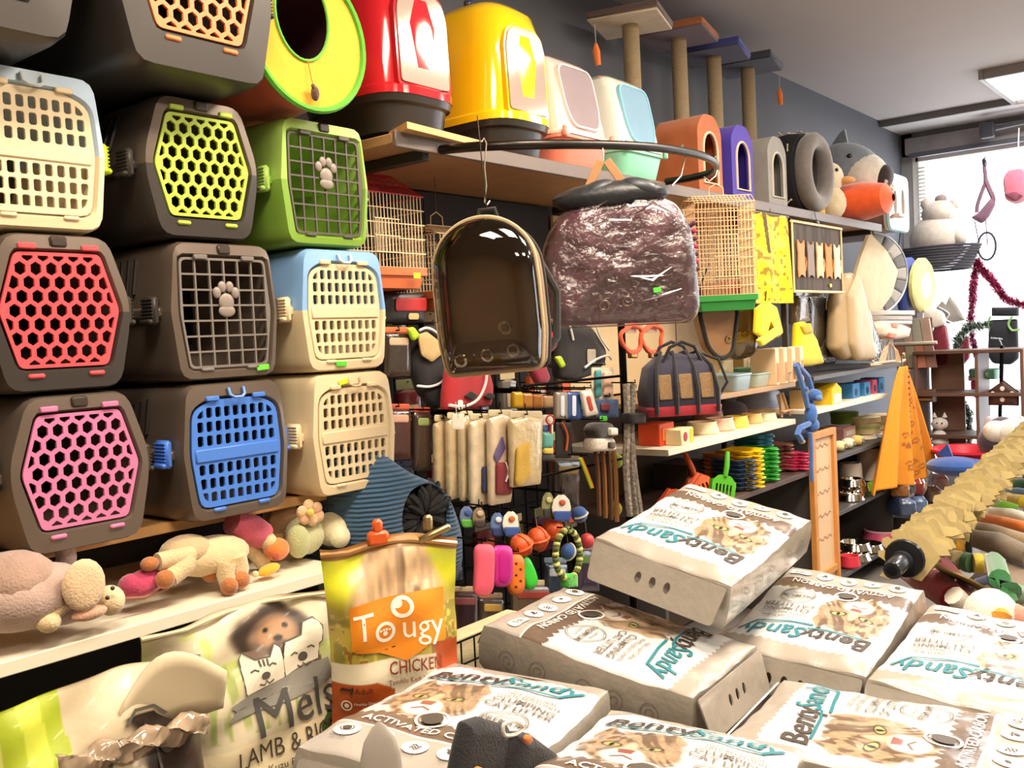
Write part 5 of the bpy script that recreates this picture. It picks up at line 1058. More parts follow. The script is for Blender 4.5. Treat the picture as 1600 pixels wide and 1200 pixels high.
# display shelf by the window
t = thing('display_shelf', 'brown wooden display shelf before the window', 'shelf', (6.86, 1.62, 0))
for z, m in ((.70, '#5d4438'), (.985, '#6b5044'), (1.27, '#5d4438')): MB().box((.16, 0, z), (.34, .66, .024)).o('shelf_board', wood(m), t)
for y in (-.33, -.06, .33): MB().box((.16, y, .64), (.32, .022, 1.28)).o('side_panel', wood('#6e5145'), t)
MB().box((.32, .2, .9), (.015, .22, .7)).o('back_panel', wood('#8a6656'), t)
cut('carton', 'brown and gold carton on the window display shelf', 'box', 6.95, [('box', R4(1428, 608, 1462, 628), wood('#6a4a34'), 0, .12, .003), ('band', R4(1430, 613, 1460, 617), paper('#b98a4a'), .06, .006), ('band', R4(1430, 621, 1460, 625), paper('#a8803c'), .06, .006)], axis='X')
o = at(1468, 696, X=6.92); t = thing('cat_figurine', 'white cat figurine sitting on the brown display shelf', 'figurine', o); q = lambda x, y, d=0: at(x, y, X=6.92+d)-o; wf = ps('#d8d0c8')
MB().ell(q(1468, 684), (.05, .05, .055)).ell(q(1468, 690), (.06, .06, .03)).o('body', wf, t); MB().ell(q(1468, 662), (.045, .055, .042)).o('head', wf, t)
for s in (-1, 1): MB().lathe([(.018, 0), (.001, .035)], 6, RT(q(1468+s*8, 652))).o('ear', wf, t); MB().ell(q(1468+s*4, 661, -.045), .006).o('eye', gloss('#2a2420'), t)
# orange printed dress
def f_dress(A, B):
    img = np.ones(A.shape+(3,))*np.array(lin('#e8951f')); img = over(img, '#c9781a', sstep(.5, .75, vnoise(A*14, B*2, 3))*.5)
    for i in range(46):
        cx, cy = RNG.rand()*.62+.36, RNG.rand()*.75; d = np.hypot((A-cx)*1.25, (B-cy)*1.6); img = over(img, '#a85c22', ((d > .018) & (d < .034))*(B < .86)*1.0)
    return img
o = at(1415, 752, Y=1.78); a = at(1372, 745, Y=1.78); b = at(1466, 740, Y=1.78); zt = at(1410, 572, Y=1.78).z
t = thing('pet_dress', 'orange patterned pet dress hanging flared at the shelf end', 'dress', (o.x, 1.78, o.z)); H_ = zt-o.z; W_ = b.x-a.x
def S(u, v):
    k = .10+.90*(1-v)**.85; x = (u-.5)*W_*k + .03*(1-v); return (x, .05*math.sin(u*26)*(1-v)*.8-.03*math.cos((u-.5)*3), v*H_+.02*math.sin(u*9)*(1-v))
d_ = mesh_obj('skirt', painted('skirt', S, 0, 1, 0, 1, 90, 60, f_dress, PRINT_CLOTH), None, t); so = d_.modifiers.new('t', 'SOLIDIFY'); so.thickness = .006
MB().tube([(0, 0, H_-.01), (.0, .0, H_+.06)], .004, 6).o('hanger', mt('#777777'), t)
for k in range(9): MB().ell((.035-.002*k, -.03, H_-.03-k*.035), (.012, .006, .008)).o('bead', fb('#a8402c'), t)
t = thing('plush_dolphin', 'blue plush dolphin behind the orange dress', 'plush toy', at(1495, 742, X=6.3)); o = t.location; q = lambda x, y, d=0: at(x, y, X=6.3+d)-V(o)
MB().ell(q(1492, 728), (.14, .17, .06), (0, 0, 0)).o('body', ps('#2a56a4'), t); MB().ell(q(1522, 726), (.05, .07, .035)).o('head', ps('#2a56a4'), t); MB().prism([(0, 0), (.1, .02), (.03, .09)], -.01, .01, RT(q(1490, 716), (PI/2, 0, PI/2))).o('fin', ps('#244a90'), t)
t = thing('basin', 'red plastic basin near the window display', 'basin', at(1518, 728, X=6.55)); MB().lathe([(.16, 0), (.23, .10), (.245, .10), (.245, .115), (.215, .11), (.15, .015), (.001, .012)], 28).o('tub', pl('#d8283c'), t)
# maroon stocking shapes and fluffy trims
mar = ps('#7c1f34'); wfl = ps('#ece6e0')
cut('stocking', 'maroon plush stocking with white fluffy top beside the wooden house', 'stocking', 7.2, [('sock', [(1458, 512), (1478, 506), (1484, 540), (1482, 572), (1462, 574)], mar, 0, .08, .03), ('fluff', [(1444, 486), (1458, 480), (1476, 488), (1480, 506), (1460, 514), (1448, 504)], wfl, .02, .10, .03)], axis='X')
cut('stocking', 'maroon plush stocking between the garlands', 'stocking', 7.5, [('sock', [(1496, 530), (1514, 524), (1516, 558), (1504, 572), (1494, 562)], mar, 0, .06, .02), ('-cord', [(1505, 526), (1504, 500)], wpi, 0, .004)], axis='X')
cut('stocking', 'small red plush stocking hanging low between the garlands', 'stocking', 7.5, [('sock', [(1517, 594), (1536, 592), (1538, 616), (1530, 624), (1518, 618)], ps('#a8283c'), 0, .06, .02), ('cuff', R4(1514, 586, 1538, 595), ps('#c85a6a'), .01, .07), ('-cord', [(1526, 588), (1524, 560)], wpi, 0, .003)], axis='X')
cut('cat_cutout', 'grey cardboard cat head cutout with white cord', 'cutout', 7.6, [('board', [(1462, 482), (1472, 470), (1478, 476), (1484, 462), (1496, 478), (1508, 500), (1480, 506)], paper('#9a9692'), 0, .02, .004), ('-cord', [(1468, 480), (1484, 490), (1480, 500), (1494, 506)], wpi, .02, .006), ('-hanging_cord', [(1484, 464), (1486, 244)], wpi, 0, .0012)], axis='X')
# tinsel garlands
def garland(label, pts, X, c, c2, r=.05):
    P_ = [at(x, y, X=X) for x, y in pts]; o = P_[0]; t = thing('tinsel_garland', label, 'garland', o); Q = []
    for i in range(len(P_)-1):
        for k in range(10): Q.append(P_[i].lerp(P_[i+1], k/10)-o)
    MB().tube(Q, .006, 5).o('cord', fb(c), t)
    for m_, sd in ((c, 1), (c2, 2)):
        mb = MB(); rg = random.Random(sd)
        for p in Q:
            for k in range(16):
                d = V((rg.gauss(0, 1), rg.gauss(0, 1), rg.gauss(0, 1))).normalized()*r*rg.uniform(.6, 1.1); e = d.cross(V((.3, .5, .8))).normalized()*.006; b0 = p+V((rg.uniform(-.02, .02), rg.uniform(-.02, .02), rg.uniform(-.02, .02)))
                mb.add([b0-e, b0+e, b0+d], [(0, 1, 2)])
        x = mb.o('tinsel', mat(m_, .3, metal=.4, kind='tinsel'), t); x['kind'] = 'stuff'
garland('magenta tinsel garland draped across the window', [(1520, 470), (1522, 440), (1526, 408), (1532, 420), (1545, 432), (1558, 450), (1572, 468), (1600, 478), (1640, 480)], 7.9, '#8c2348', '#c04a7a')
garland('magenta tinsel garland strand hanging straight down', [(1522, 440), (1520, 470), (1516, 500), (1520, 530), (1526, 560)], 7.8, '#8c2348', '#c04a7a', .04)
garland('green and silver tinsel garland hanging to the floor by the window', [(1540, 508), (1512, 512), (1496, 530), (1490, 570), (1488, 600), (1500, 626), (1514, 645), (1514, 690), (1512, 730)], 7.4, '#25523a', '#b9c4bc', .05)
# plush bear in a basket
o = at(1466, 425, X=7.7); t = thing('hanging_basket', 'black oval wire basket hanging before the window', 'basket', o); q = lambda x, y, d=0: at(x, y, X=7.7+d)-o
dkw = fb('#2c2a38')
for k in range(9):
    f = k/8; MB().tube([V((.22*math.sin(a), .30*math.cos(a)*(1-.25*f), .02+.16*(1-f))) for a in [2*PI*i/24 for i in range(24)]], .010, 6, True).o('coil', dkw, t)
MB().tube([V((0, -.34+.06*math.cos(a), .16+.10*math.sin(a))) for a in [2*PI*i/20 for i in range(20)]], .008, 6, True).o('ring', dkw, t)
for y in (-.29, .29): MB().tube([(0, y, .18), (0, y*.9, .36)], .004, 5).o('cord', dkw, t)
o2 = at(1463, 392, X=7.7); t = thing('bear_plush', 'white plush bear sitting in the hanging basket, seen from behind', 'plush toy', o2); wp = ps('#b9b1a8'); q = lambda x, y, d=0: at(x, y, X=7.7+d)-o2
MB().ell(q(1464, 374), (.17, .20, .18)).o('body', wp, t); MB().ell(q(1468, 334), (.12, .13, .10)).o('head', wp, t)
for x in (1447, 1491): MB().ell(q(x, 319), (.03, .04, .045)).o('ear', wp, t)
MB().ell(q(1470, 311), (.03, .045, .035)).o('cap', ps('#8a7a78'), t); MB().ell(q(1499, 370, -.05), (.06, .055, .07)).o('arm', wp, t); MB().ell(q(1436, 372, -.05), (.05, .05, .07)).o('arm', wp, t)
# hanging things in the window
pur = fb('#6a4a5e')
cut('macrame_swing', 'purple rope pet swing hanging in the window', 'pet swing', 7.9, [('clip', [(1534, 250), (1540, 244), (1544, 252), (1541, 262), (1536, 262)], mt('#8d8a90'), 0, .03), ('-rope', [(1538, 260), (1540, 282), (1536, 295), (1528, 318), (1526, 332)], pur, 0, .014), ('-rope', [(1540, 282), (1546, 296), (1552, 312), (1546, 326)], pur, 0, .018), ('seat', [(1517, 340), (1528, 334), (1550, 308), (1556, 318), (1546, 338), (1534, 350)], pur, 0, .06, .02), ('-cord', [(1540, 340), (1543, 384)], pur, 0, .004)], axis='X')
cut('hanging_lantern', 'dusty pink hanging pouch at the right edge of the window', 'pouch', 7.9, [('pouch', [(1568, 280), (1576, 266), (1604, 262), (1606, 310), (1590, 320), (1572, 314)], ps('#a85468'), 0, .16, .04), ('mouth', [(1572, 304), (1590, 300), (1602, 306), (1590, 314)], ps('#6a2c40'), .07, .04), ('-cord', [(1590, 264), (1592, 200)], wpi, 0, .004)], axis='X')
cut('leash_set', 'black and green dog vest hanging from the garland', 'vest', 7.5, [('vest', [(1546, 500), (1590, 498), (1592, 560), (1580, 570), (1552, 568), (1544, 556)], fb('#20222e'), 0, .08, .02), ('waistband', R4(1550, 480, 1592, 494), fb('#1a1c28'), 0, .09), ('-trim', [(1550, 494), (1546, 506), (1548, 514)], pl('#8fbf7a'), .05, .008), ('-trim', [(1584, 494), (1578, 506), (1584, 516), (1596, 514)], pl('#8fbf7a'), .05, .008)], axis='X')
cut('tray_stand', 'green plastic tray on a black stand by the window', 'tray', 7.2, [('tray', [(1520, 590), (1562, 592), (1562, 576), (1518, 575)], pl('#5f9a78'), 0, .3), ('-rod', [(1562, 575), (1566, 545), (1560, 528)], mt('#9aa0a4'), 0, .005), ('-rod', [(1548, 528), (1566, 530)], mt('#9aa0a4'), 0, .005)], axis='X')
t = cut('key_house', 'dark brown house shaped sign with white dots on a black pole', 'sign', 6.9, [('house', [(1545, 633), (1592, 634), (1592, 612), (1568, 594), (1545, 610)], wood('#4a2c26'), 0, .04, .004), ('-pole', [(1564, 540), (1563, 600)], mt('#20202a'), -.03, .012), ('-pole', [(1562, 600), (1558, 790)], mt('#20202a'), -.03, .012)] + [('dot', circ(4, 8, x, y), paper('#f2eee8'), .018, .008, .002) for x, y in ((1552, 615), (1567, 607), (1582, 615), (1567, 624))], axis='X')
t = thing('stuffed_cat', 'dark plush cat with pale ears at the right of the window display', 'plush toy', at(1562, 715, X=6.6)); o = V(t.location); q = lambda x, y, d=0: at(x, y, X=6.6+d)-o
MB().ell(q(1562, 690), (.12, .13, .12)).o('body', ps('#2a2c3a'), t); MB().ell(q(1566, 668), (.08, .08, .07)).o('head', ps('#4a4048'), t)
for x in (1546, 1596): MB().ell(q(x, 672), (.02, .035, .09)).o('ear', ps('#c9c4c8'), t)
t = thing('white_plush', 'fluffy white plush at the far right behind the glove roll', 'plush toy', at(1590, 690, X=5.9)); o = V(t.location); MB().ell((0, 0, .05), (.12, .14, .08)).o('body', ps('#ddd6cc'), t); MB().ell((-.04, .10, .06), (.07, .07, .06)).o('head', ps('#e6e0d8'), t)
# ================================================================ right hand display: glove roll and toys
A0 = V((3.02, .945, .725)); A1 = V((6.6, 1.05, .90)); ax_ = (A1-A0).normalized()
t = thing('display_rod', 'black rod with end stopper holding the glove shaped chews', 'rod', A0); qd = ax_.to_track_quat('Z', 'Y')
MB().tube([V((0, 0, 0)), A1-A0], .018, 10).o('rod', pl('#26262a', .25), t)
MB().lathe([(.026, 0), (.030, .01), (.030, .10), (.034, .10), (.034, .12), (.028, .125)], 18, Matrix.Rotation(0, 4, 'Z') @ qd.to_matrix().to_4x4()).o('sleeve', pl('#2c2d33', .2), t)
MB().lathe([(.060, .14), (.064, .15), (.050, .165), (.02, .17)], 20, qd.to_matrix().to_4x4()).o('collar', pl('#232326', .25), t)
for sx in (.3, .95): MB().tube([(A1-A0)*sx, V(((A1-A0)*sx).to_tuple()[:2]+(.492-A0.z,))], .012, 8).o('stand_leg', pl('#26262a'), t)
hand = [(x*1.12, y if y < .01 else .01+(y-.01)*.72) for x, y in [(-.035, -.075), (.035, -.075), (.05, -.03), (.075, -.015), (.082, .012), (.06, .012), (.045, .005), (.046, .06), (.036, .072), (.026, .06), (.022, .02), (.018, .078), (.006, .088), (-.006, .078), (-.006, .02), (-.012, .074), (-.024, .080), (-.034, .068), (-.030, .012), (-.040, .052), (-.052, .052), (-.056, .03), (-.05, -.03)]]
hm = [mat(c, .65, var=.08, vs=20, bump=.15, bs=90, kind='rawhide') for c in ('#96834f', '#8c7a48', '#a08e58')]
hme = []
for m in hm:
    mb = plate(hand, [], .004, M=RT((0, 0, 0), (-PI/2, 0, 0))); hme.append(mb.me('glove_sheet', m, 30))
ORD = 'first second third fourth fifth sixth seventh eighth ninth tenth eleventh twelfth'.split(); NG = 62; wh = ['at the near end', 'close to the near end', 'in the near half', 'in the middle', 'in the far half', 'towards the far end']
for k in range(NG):
    f = .20 + 2.65*k/NG; p = A0 + ax_*f; e = Euler((random.uniform(-.35, .35), .95+random.uniform(-.25, .25), random.uniform(-.3, .3)))
    ori = Euler((0, 0, 0)).to_matrix(); b = PI*.98+random.uniform(-.45, .45)+(0 if k % 4 else 2.6)
    R_ = qd.to_matrix() @ Euler((.75+random.uniform(-.2, .2), random.uniform(-.2, .2), 0)).to_matrix() @ Matrix.Rotation(b, 3, 'Z')
    o = mesh_obj('glove_chew', hme[k % 3], None, None, p + R_ @ V((0, .012, 0))); o.rotation_euler = R_.to_euler(); o.scale = (1.25, 1.25, 1)
    tag(o, 'pale yellow glove shaped chew on the rod, ' + (ORD[k] + ' from the black stopper' if k < 12 else 'beyond the first dozen from the stopper'), 'chew', 'glove shaped chews on the rod')
# table with toys
t = thing('display_table', 'dark display table covered with toys at the right', 'table', (4.9, .35, 0)); MB().box((0, 0, .44), (3.3, 1.25, .04)).o('tabletop', brn, t)
for sx in (-1, 1):
    for sy in (-1, 1): MB().box((sx*1.58, sy*.56, .21), (.06, .06, .42)).o('leg', dark, t)
MB().box((-.3, .0, .475), (2.6, 1.1, .03), b=.012).o('table_cover', fb('#7a6650'), t)
ZT = .50
def on_t(x, y, z=.0): return at(x, y, Z=ZT+z)
def toy(name, label, base, parts, group=None):
    o = at(base[0], base[1], Z=ZT); t = thing(name, label, 'toy', o, 0, group)
    for nm, kind, pts, r, m in parts:
        q = [at(x, y, Z=ZT+h)-o for x, y, h in pts]
        if kind == 't': MB().tube(q, r, 10).o(nm, m, t)
        else:
            for p in q: MB().ell(p, r).o(nm, m, t)
    return t
red = ps('#a3182c'); wt = ps('#e9dfd0'); tan = ps('#d9bf88')
toy('santa_toy', 'red and white plush santa toy under the glove roll', (1440, 905), [('body', 't', [(1418, 892, .05), (1450, 905, .07), (1490, 935, .05)], [.04, .06, .05], red), ('cuff', 't', [(1452, 895, .10), (1462, 918, .06)], .035, wt), ('cuff', 't', [(1490, 930, .08), (1502, 942, .05)], .035, wt), ('leg', 't', [(1470, 880, .06), (1490, 905, .06), (1512, 945, .04)], .035, red)])
toy('santa_toy', 'dark red plush sleeve with cream band next to the santa toy', (1452, 880), [('sleeve', 't', [(1444, 872, .06), (1462, 884, .07), (1480, 905, .05)], .04, red), ('band', 't', [(1440, 868, .07), (1446, 874, .07)], .042, wt)])
t = thing('glove_chew', 'single pale yellow glove shaped chew lying on the toys', 'chew', at(1512, 908, Z=ZT+.10), group='glove shaped chews on the rod', rot=(-.5, .2, -1.9)); plate([(x*1.7, y*1.7) for x, y in hand], [], .006, M=RT((0, 0, 0), (-PI/2, 0, 0))).o('sheet', hm[0], t)
toy('rope_toy', 'thick green plush arch toy at the right edge', (1575, 930), [('arch', 't', [(1552, 875, .03), (1556, 880, .12), (1562, 905, .15), (1580, 925, .12), (1605, 935, .05)], .034, ps('#2f7040'))])
toy('sock_toy', 'cream green and yellow striped plush leg', (1530, 880), [('cream_part', 't', [(1470, 868, .05), (1500, 876, .06)], .036, tan), ('green_band', 't', [(1508, 878, .06), (1518, 880, .06)], .038, ps('#2f6a34')), ('yellow_band', 't', [(1520, 880, .06), (1534, 880, .06)], .038, ps('#e6cf4a')), ('white_part', 't', [(1536, 880, .06), (1552, 882, .05)], .038, wt)])
toy('duck_toy', 'small yellow plush duck head under the glove roll', (1492, 856), [('head', 'e', [(1490, 852, .08)], (.06, .05, .04), ps('#e8a82a')), ('body', 't', [(1478, 846, .05), (1505, 862, .05)], .035, ps('#e0952a'))])
toy('bird_toy', 'cream and orange plush bird near the litter bags', (1562, 985), [('body', 'e', [(1548, 960, .07)], (.09, .08, .08), wt), ('orange_wing', 't', [(1556, 935, .12), (1562, 965, .08), (1558, 988, .04)], [.02, .035, .02], ps('#e0962a')), ('pink_patch', 'e', [(1584, 968, .06)], (.05, .05, .05), ps('#c98a78'))])
for i, (pts, c, r, lb) in enumerate((([(1515, 840, .06), (1560, 850, .05), (1610, 870, .04)], '#6d5c48', .05, 'brown crumpled cloth toy behind the striped leg'), ([(1500, 822, .05), (1550, 835, .06), (1610, 850, .05)], '#8a7454', .045, 'olive tan cloth toy lying across the table'), ([(1520, 806, .05), (1560, 816, .06), (1610, 825, .05)], '#e0782a', .03, 'orange plush rope toy on the table'), ([(1545, 800, .05), (1580, 806, .06), (1620, 815, .05)], '#efe6d4', .035, 'white plush rope toy on the table'), ([(1552, 785, .05), (1568, 792, .06), (1590, 796, .05)], '#7cc03a', .03, 'lime green plush toy at the back of the table'), ([(1575, 778, .05), (1600, 784, .06), (1620, 788, .05)], '#e8c63a', .035, 'yellow plush toy at the back of the table'), ([(1568, 770, .05), (1590, 772, .05), (1615, 774, .05)], '#5a7a9c', .035, 'blue grey plush toy at the back of the table'), ([(1575, 755, .05), (1595, 757, .05), (1615, 758, .05)], '#2c5a40', .035, 'dark green plush toy furthest back on the table'), ([(1455, 872, .05), (1470, 880, .07), (1484, 886, .05)], '#2c3f70', .03, 'navy plush toy beside the red sleeve'), ([(1530, 910, .07), (1545, 905, .09), (1556, 915, .06)], '#2a3c66', .02, 'navy fringe toy beside the single glove'), ([(1430, 860, .04), (1450, 850, .06), (1480, 846, .05)], '#b06a4a', .03, 'rust coloured rope toy under the glove roll'), ([(1555, 950, .03), (1580, 948, .04), (1610, 955, .04)], '#d9cfc0', .05, 'off white plush cushion toy at the right edge'))):
    toy('rope_toy', lb, (pts[1][0], pts[1][1]), [('body', 't', pts, [r*.7, r, r*.8], ps(c)), ('end_tuft', 'e', [pts[0]], (r*1.1, r*.9, r*.8), ps(c))], 'toys on the right table')
# low toys by the second unit
for i, (x, y, c, c2, lb) in enumerate(((1412, 768, '#8a5a34', '#3a3430', 'brown toy pack beside the orange dress'), (1432, 764, '#7a2c2a', '#b98a4a', 'dark red toy pack below the orange dress'), (1466, 756, '#c9a8a0', '#e6d0c8', 'pale pink wrapped toy pack beside the glove roll'), (1430, 792, '#5a7094', '#d9dfe6', 'blue and white wrapped toy pack'), (1408, 796, '#3c4a66', '#c2c8d2', 'navy wrapped toy pack near the shelf end'), (1448, 776, '#6a5444', '#a8947c', 'taupe toy pack behind the glove roll'))):
    o = at(x, y+8, Y=1.78); t = thing('toy_pack', lb, 'pack', (o.x, o.y, o.z), .2*i, 'toy packs beside the dress'); MB().loft([[(q*s_, yy*s_, z) for q, yy in rrect(.20, .11, .03, 3)] for z, s_ in ((0, .8), (.02, 1), (.08, .95), (.11, .6))]).o('pack', mat(c, .15, coat=.8, bump=.8, bs=30, var=.4, vs=14, kind='wrapped'), t); MB().box((0, -.054, .05), (.11, .012, .05), (0, 0, 0), .006).o('label', paper(c2), t)
zc_ = at(1425, 806, Y=1.78).z
t = thing('toy_crate', 'dark crate holding wrapped toy packs beside the dress', 'crate', (6.62, 1.78, 0)); MB().box((0, 0, zc_/2), (1.2, .22, zc_)).o('crate', dark, t)
# ================================================================ plush toys on the white shelf
ZP = .967
def plush(name, label, Y, parts, base):
    o = at(*base, Y=Y); o.z = ZP; t = thing(name, label, 'plush toy', o)
    for nm, kind, pts, r, m, *dy in parts:
        d = dy[0] if dy else 0; q = [at(x, y, Y=Y-d)-o for x, y in pts]
        if kind == 't': MB().tube(q, r, 12).o(nm, m, t)
        else:
            for p in q: MB().ell(p, r, *( [dy[1]] if len(dy) > 1 else [])).o(nm, m, t)
    return t
lil = ps('#b9a3a0'); crm = ps('#e0c79a'); hoof = ps('#b4703a'); 
plush('mouse_plush', 'big eared lilac beige plush mouse lying on the white shelf', 1.86, [('body', 'e', [(40, 932)], (.125, .08, .062), ps('#b79d92')), ('hip', 'e', [(20, 910)], (.08, .07, .06), ps('#ad8f80')), ('chest', 'e', [(100, 935)], (.07, .06, .05), lil), ('arm', 't', [(92, 940), (70, 962), (74, 972)], [.022, .02, .022], crm, .05), ('paw', 'e', [(76, 972)], (.022, .022, .020), crm, .06), ('leg', 't', [(100, 900), (104, 870), (98, 850)], .02, lil, -.05),
    ('ear', 'e', [(131, 914)], (.043, .012, .050), ps('#dcbd98'), .085), ('ear', 'e', [(140, 958)], (.036, .012, .014), ps('#d9a88c'), .075), ('head', 'e', [(172, 938)], (.028, .03, .030), ps('#e6cfa4'), .05), ('eye', 'e', [(176, 919), (168, 934)], (.0045, .004, .0045), gloss('#33261c'), .085), ('snout', 'e', [(182, 950)], (.010, .012, .008), ps('#d9a878'), .06)], (80, 985))
t = plush('heart_plush', 'pink plush leaf cushion beside the mouse', 1.88, [('cushion', 'e', [(222, 912)], (.048, .03, .028), ps('#c8426a'), 0, (0, -.25, 0)), ('lobe', 'e', [(206, 914)], (.028, .028, .024), ps('#b83a60')), ('tray', 't', [(188, 936), (225, 934), (262, 918)], .004, pl('#8a5a44'), .03)], (222, 938))
plush('cow_plush', 'cream plush lamb with brown hooves sprawled on the white shelf', 1.90, [('body', 'e', [(330, 868)], (.095, .06, .045), crm), ('back', 'e', [(290, 860)], (.06, .05, .035), ps('#cdb086')), ('leg', 't', [(300, 866), (270, 872), (246, 878)], .019, crm, .04), ('leg', 't', [(300, 876), (280, 892), (266, 902)], .021, crm, .05), ('leg', 't', [(370, 868), (374, 888), (370, 906)], .022, crm, .05), ('leg', 't', [(355, 880), (352, 898), (358, 914)], .020, crm, .06), ('hoof', 'e', [(234, 881)], (.020, .018, .015), hoof, .04), ('hoof', 'e', [(258, 905)], (.021, .019, .020), hoof, .06), ('hoof', 'e', [(376, 906)], (.022, .02, .020), hoof, .07), ('hoof', 'e', [(358, 916)], (.020, .02, .020), hoof, .08), ('tail', 'e', [(330, 895)], (.022, .02, .022), hoof, .02)], (330, 925))
plush('flamingo_plush', 'pink plush with orange nose and cream collar on the white shelf', 1.93, [('body', 't', [(362, 815), (392, 828), (412, 838)], [.03, .038, .032], ps('#d9607c')), ('collar', 'e', [(419, 846)], (.020, .024, .022), crm, .02), ('nose', 'e', [(432, 858)], (.032, .03, .028), ps('#e8803a'), .03), ('nose_tip', 'e', [(432, 870)], (.012, .008, .010), ps('#a84a20'), .055), ('leg', 't', [(385, 850), (405, 870), (412, 880)], .02, crm, -.02)], (410, 885))
plush('yarn_toy', 'small yellow knitted toy on the white shelf edge', 1.86, [('knit', 'e', [(420, 890)], (.030, .02, .012), ps('#e6b02a'), 0, (0, -.2, 0)), ('knob', 'e', [(399, 897)], (.008, .008, .008), crm)], (420, 905))
plush('flower_plush', 'pale green plush with cream flower on its head', 1.94, [('body', 'e', [(476, 836)], (.05, .05, .05), ps('#c9c79a')), ('arm', 'e', [(466, 846)], (.030, .03, .042), ps('#b9bd88'), .04), ('head', 'e', [(520, 826)], (.055, .05, .045), ps('#e0d7b0')), ('foot', 'e', [(530, 838)], (.028, .03, .030), ps('#eee3c0'), .04), ('petal', 'e', [(472, 800), (482, 790), (495, 794), (498, 806), (488, 812), (476, 810)], (.016, .010, .016), ps('#e8b98c'), .05), ('flower_centre', 'e', [(485, 801)], (.010, .008, .010), ps('#d9c45a'), .065)], (500, 870))
plush('puppy_plush', 'tan plush puppy head at the back of the white shelf', 2.02, [('head', 'e', [(440, 812)], (.05, .05, .05), ps('#a88560')), ('ear', 'e', [(424, 812)], (.02, .02, .035), ps('#5c4634')), ('body', 'e', [(440, 850)], (.06, .05, .05), ps('#b8966c'))], (440, 880))
# ================================================================ standing food bags
def pouch(label, loc, rz, W, H, D, fn, nu=110, nv=150, tilt=0, crimp=.03, name='food_bag'):
    t = thing(name, label, 'food bag', loc, 0, 'standing pet food bags', rot=(tilt, 0, rz))
    def prof(v): return (min(1, .35+v*5))*(1-max(0, (v-.35)/.65)**2.2)
    def S(a, b, off=0, sgn=1):
        u = 2*a/W; v = b/H; k = prof(min(max(v, 0), 1))*(1-abs(u)**3.2*.92); k = max(k, .02)
        wr = .006*math.sin(b*38+a*13)*abs(u)+.004*math.sin(a*46+b*9)+.004*math.sin(b*61-a*27)
        nar = 1-.07*math.sin(min(1, max(0, v))*PI)*abs(u)
        return (a*nar, -sgn*(D/2*k+off) + wr*(.4+v), b + .010*math.sin(u*3.2+1)*v)
    mesh_obj('front_panel', painted('front_panel', lambda a, b: S(a, b), -W/2, W/2, 0, H, nu, nv, fn, PRINT_BAG), None, t)
    mesh_obj('back_panel', painted('back_panel', lambda a, b: S(a, b, 0, -1), -W/2, W/2, 0, H, 40, 50, fn, PRINT_BAG), None, t)
    return t, (lambda a, b: S(a, b, .0035)), (lambda a, b: S(a, b, .0045))
# orange chicken bag
def f_tougy(A, B):
    B = B-.035
    img = np.ones(A.shape+(3,))*np.array(lin('#b7a53c')); n = vnoise(A*40+5, B*40+5, 11); n2 = vnoise(A*90+5, B*90, 12)
    img = over(img, '#d8dc2a', sstep(.26, .34, B)); img = over(img, '#f0ee52', sstep(.30, .42, B)*n*.8)
    img = over(img, '#7f7a2c', (B < .27)*sstep(.5, .7, n)*.8); img = over(img, '#d9c25a', (B < .27)*sstep(.55, .7, n2)*.8); img = over(img, '#8a4a1c', (B < .24)*sstep(.68, .75, n2)*.8)
    # cat chest and fur
    w_ = .055+.05*sstep(.42, .28, B); m = 1-sstep(w_*.8, w_*1.15, np.abs(A+.0-.01)); m = m*sstep(.24, .27, B)
    fur = np.array(lin('#d6b48c'))*(.7+.6*vnoise(A*120, B*26, 13))[..., None]; img = img*(1-m[..., None])+fur*m[..., None]
    img = over(img, '#4a3626', m*sstep(.5, .75, vnoise(A*60+3, B*18+2, 14))*sstep(-.02, .04, A)*.8)
    img = over(img, '#a5793f', ((B > H_T-.06)*1.0))
    # lower panels
    img = over(img, '#eadfc2', ((B < .165) & (B > .085-.0*A))*1.0); img = over(img, '#dd9a2c', (B < .088)*1.0); img = over(img, '#e0702a', (B < .03)*1.0)
    cr = ((B < .125-.6*np.maximum(0, A+.045)) & (A < -.01) & (B > .035))*1.0; img = over(img, '#b4521c', cr)
    img = over(img, '#b8501e', ((A > .085) & (B < .19) & (B > .05) & (A+B*.35 > .125))*1.0)
    return img
W_T, H_T = .285, .44
base = at(622, 1110, Y=1.46)
t, S, S2 = pouch('orange and lime cat food bag reading TOUGY CHICKEN clipped at the top', (base.x, 1.46, at(620, 846, Y=1.46).z-H_T+.01), -.66, W_T, H_T, .11, f_tougy)
S0, S20 = S, S2; S = lambda a, b: S0(a, b+.035); S2 = lambda a, b: S20(a, b+.035)
MB_ = MB(); poly2(S, MB_, [(-.095, .285), (-.095, .195), (-.085, .190), (-.04, .183), (.018, .158), (.07, .188), (.11, .195), (.112, .30), (.0, .288)]); MB_.o('orange_banner', paper('#e88a14'), t)
tw = paper('#fbf3e4'); mb = MB(); put(S2, mb, 'T', .076, (-.066, .236)); put(S2, mb, 'ugy', .070, (.058, .224)); ring2(S2, mb, (-.022, .222), .014, .021); disc2(S2, mb, (-.022, .219), .005)
for a in (-.009, -.003, .003, .009): disc2(S2, mb, (-.022+a, .2275-abs(a)*.2), .0026, 8)
ring2(S2, mb, (.016, .266), .015, .024, 20, .9); disc2(S2, mb, (.006, .274), .010); mb.o('lettering', tw, t)
mb = MB(); put(S, mb, 'CHICKEN', .038, (.040, .145), sx=.72, off=.008); put(S, mb, 'Tavuklu Kedi Mamasi', .0165, (.035, .117), sx=.8); mb.o('lettering', paper('#8a3a18'), t)
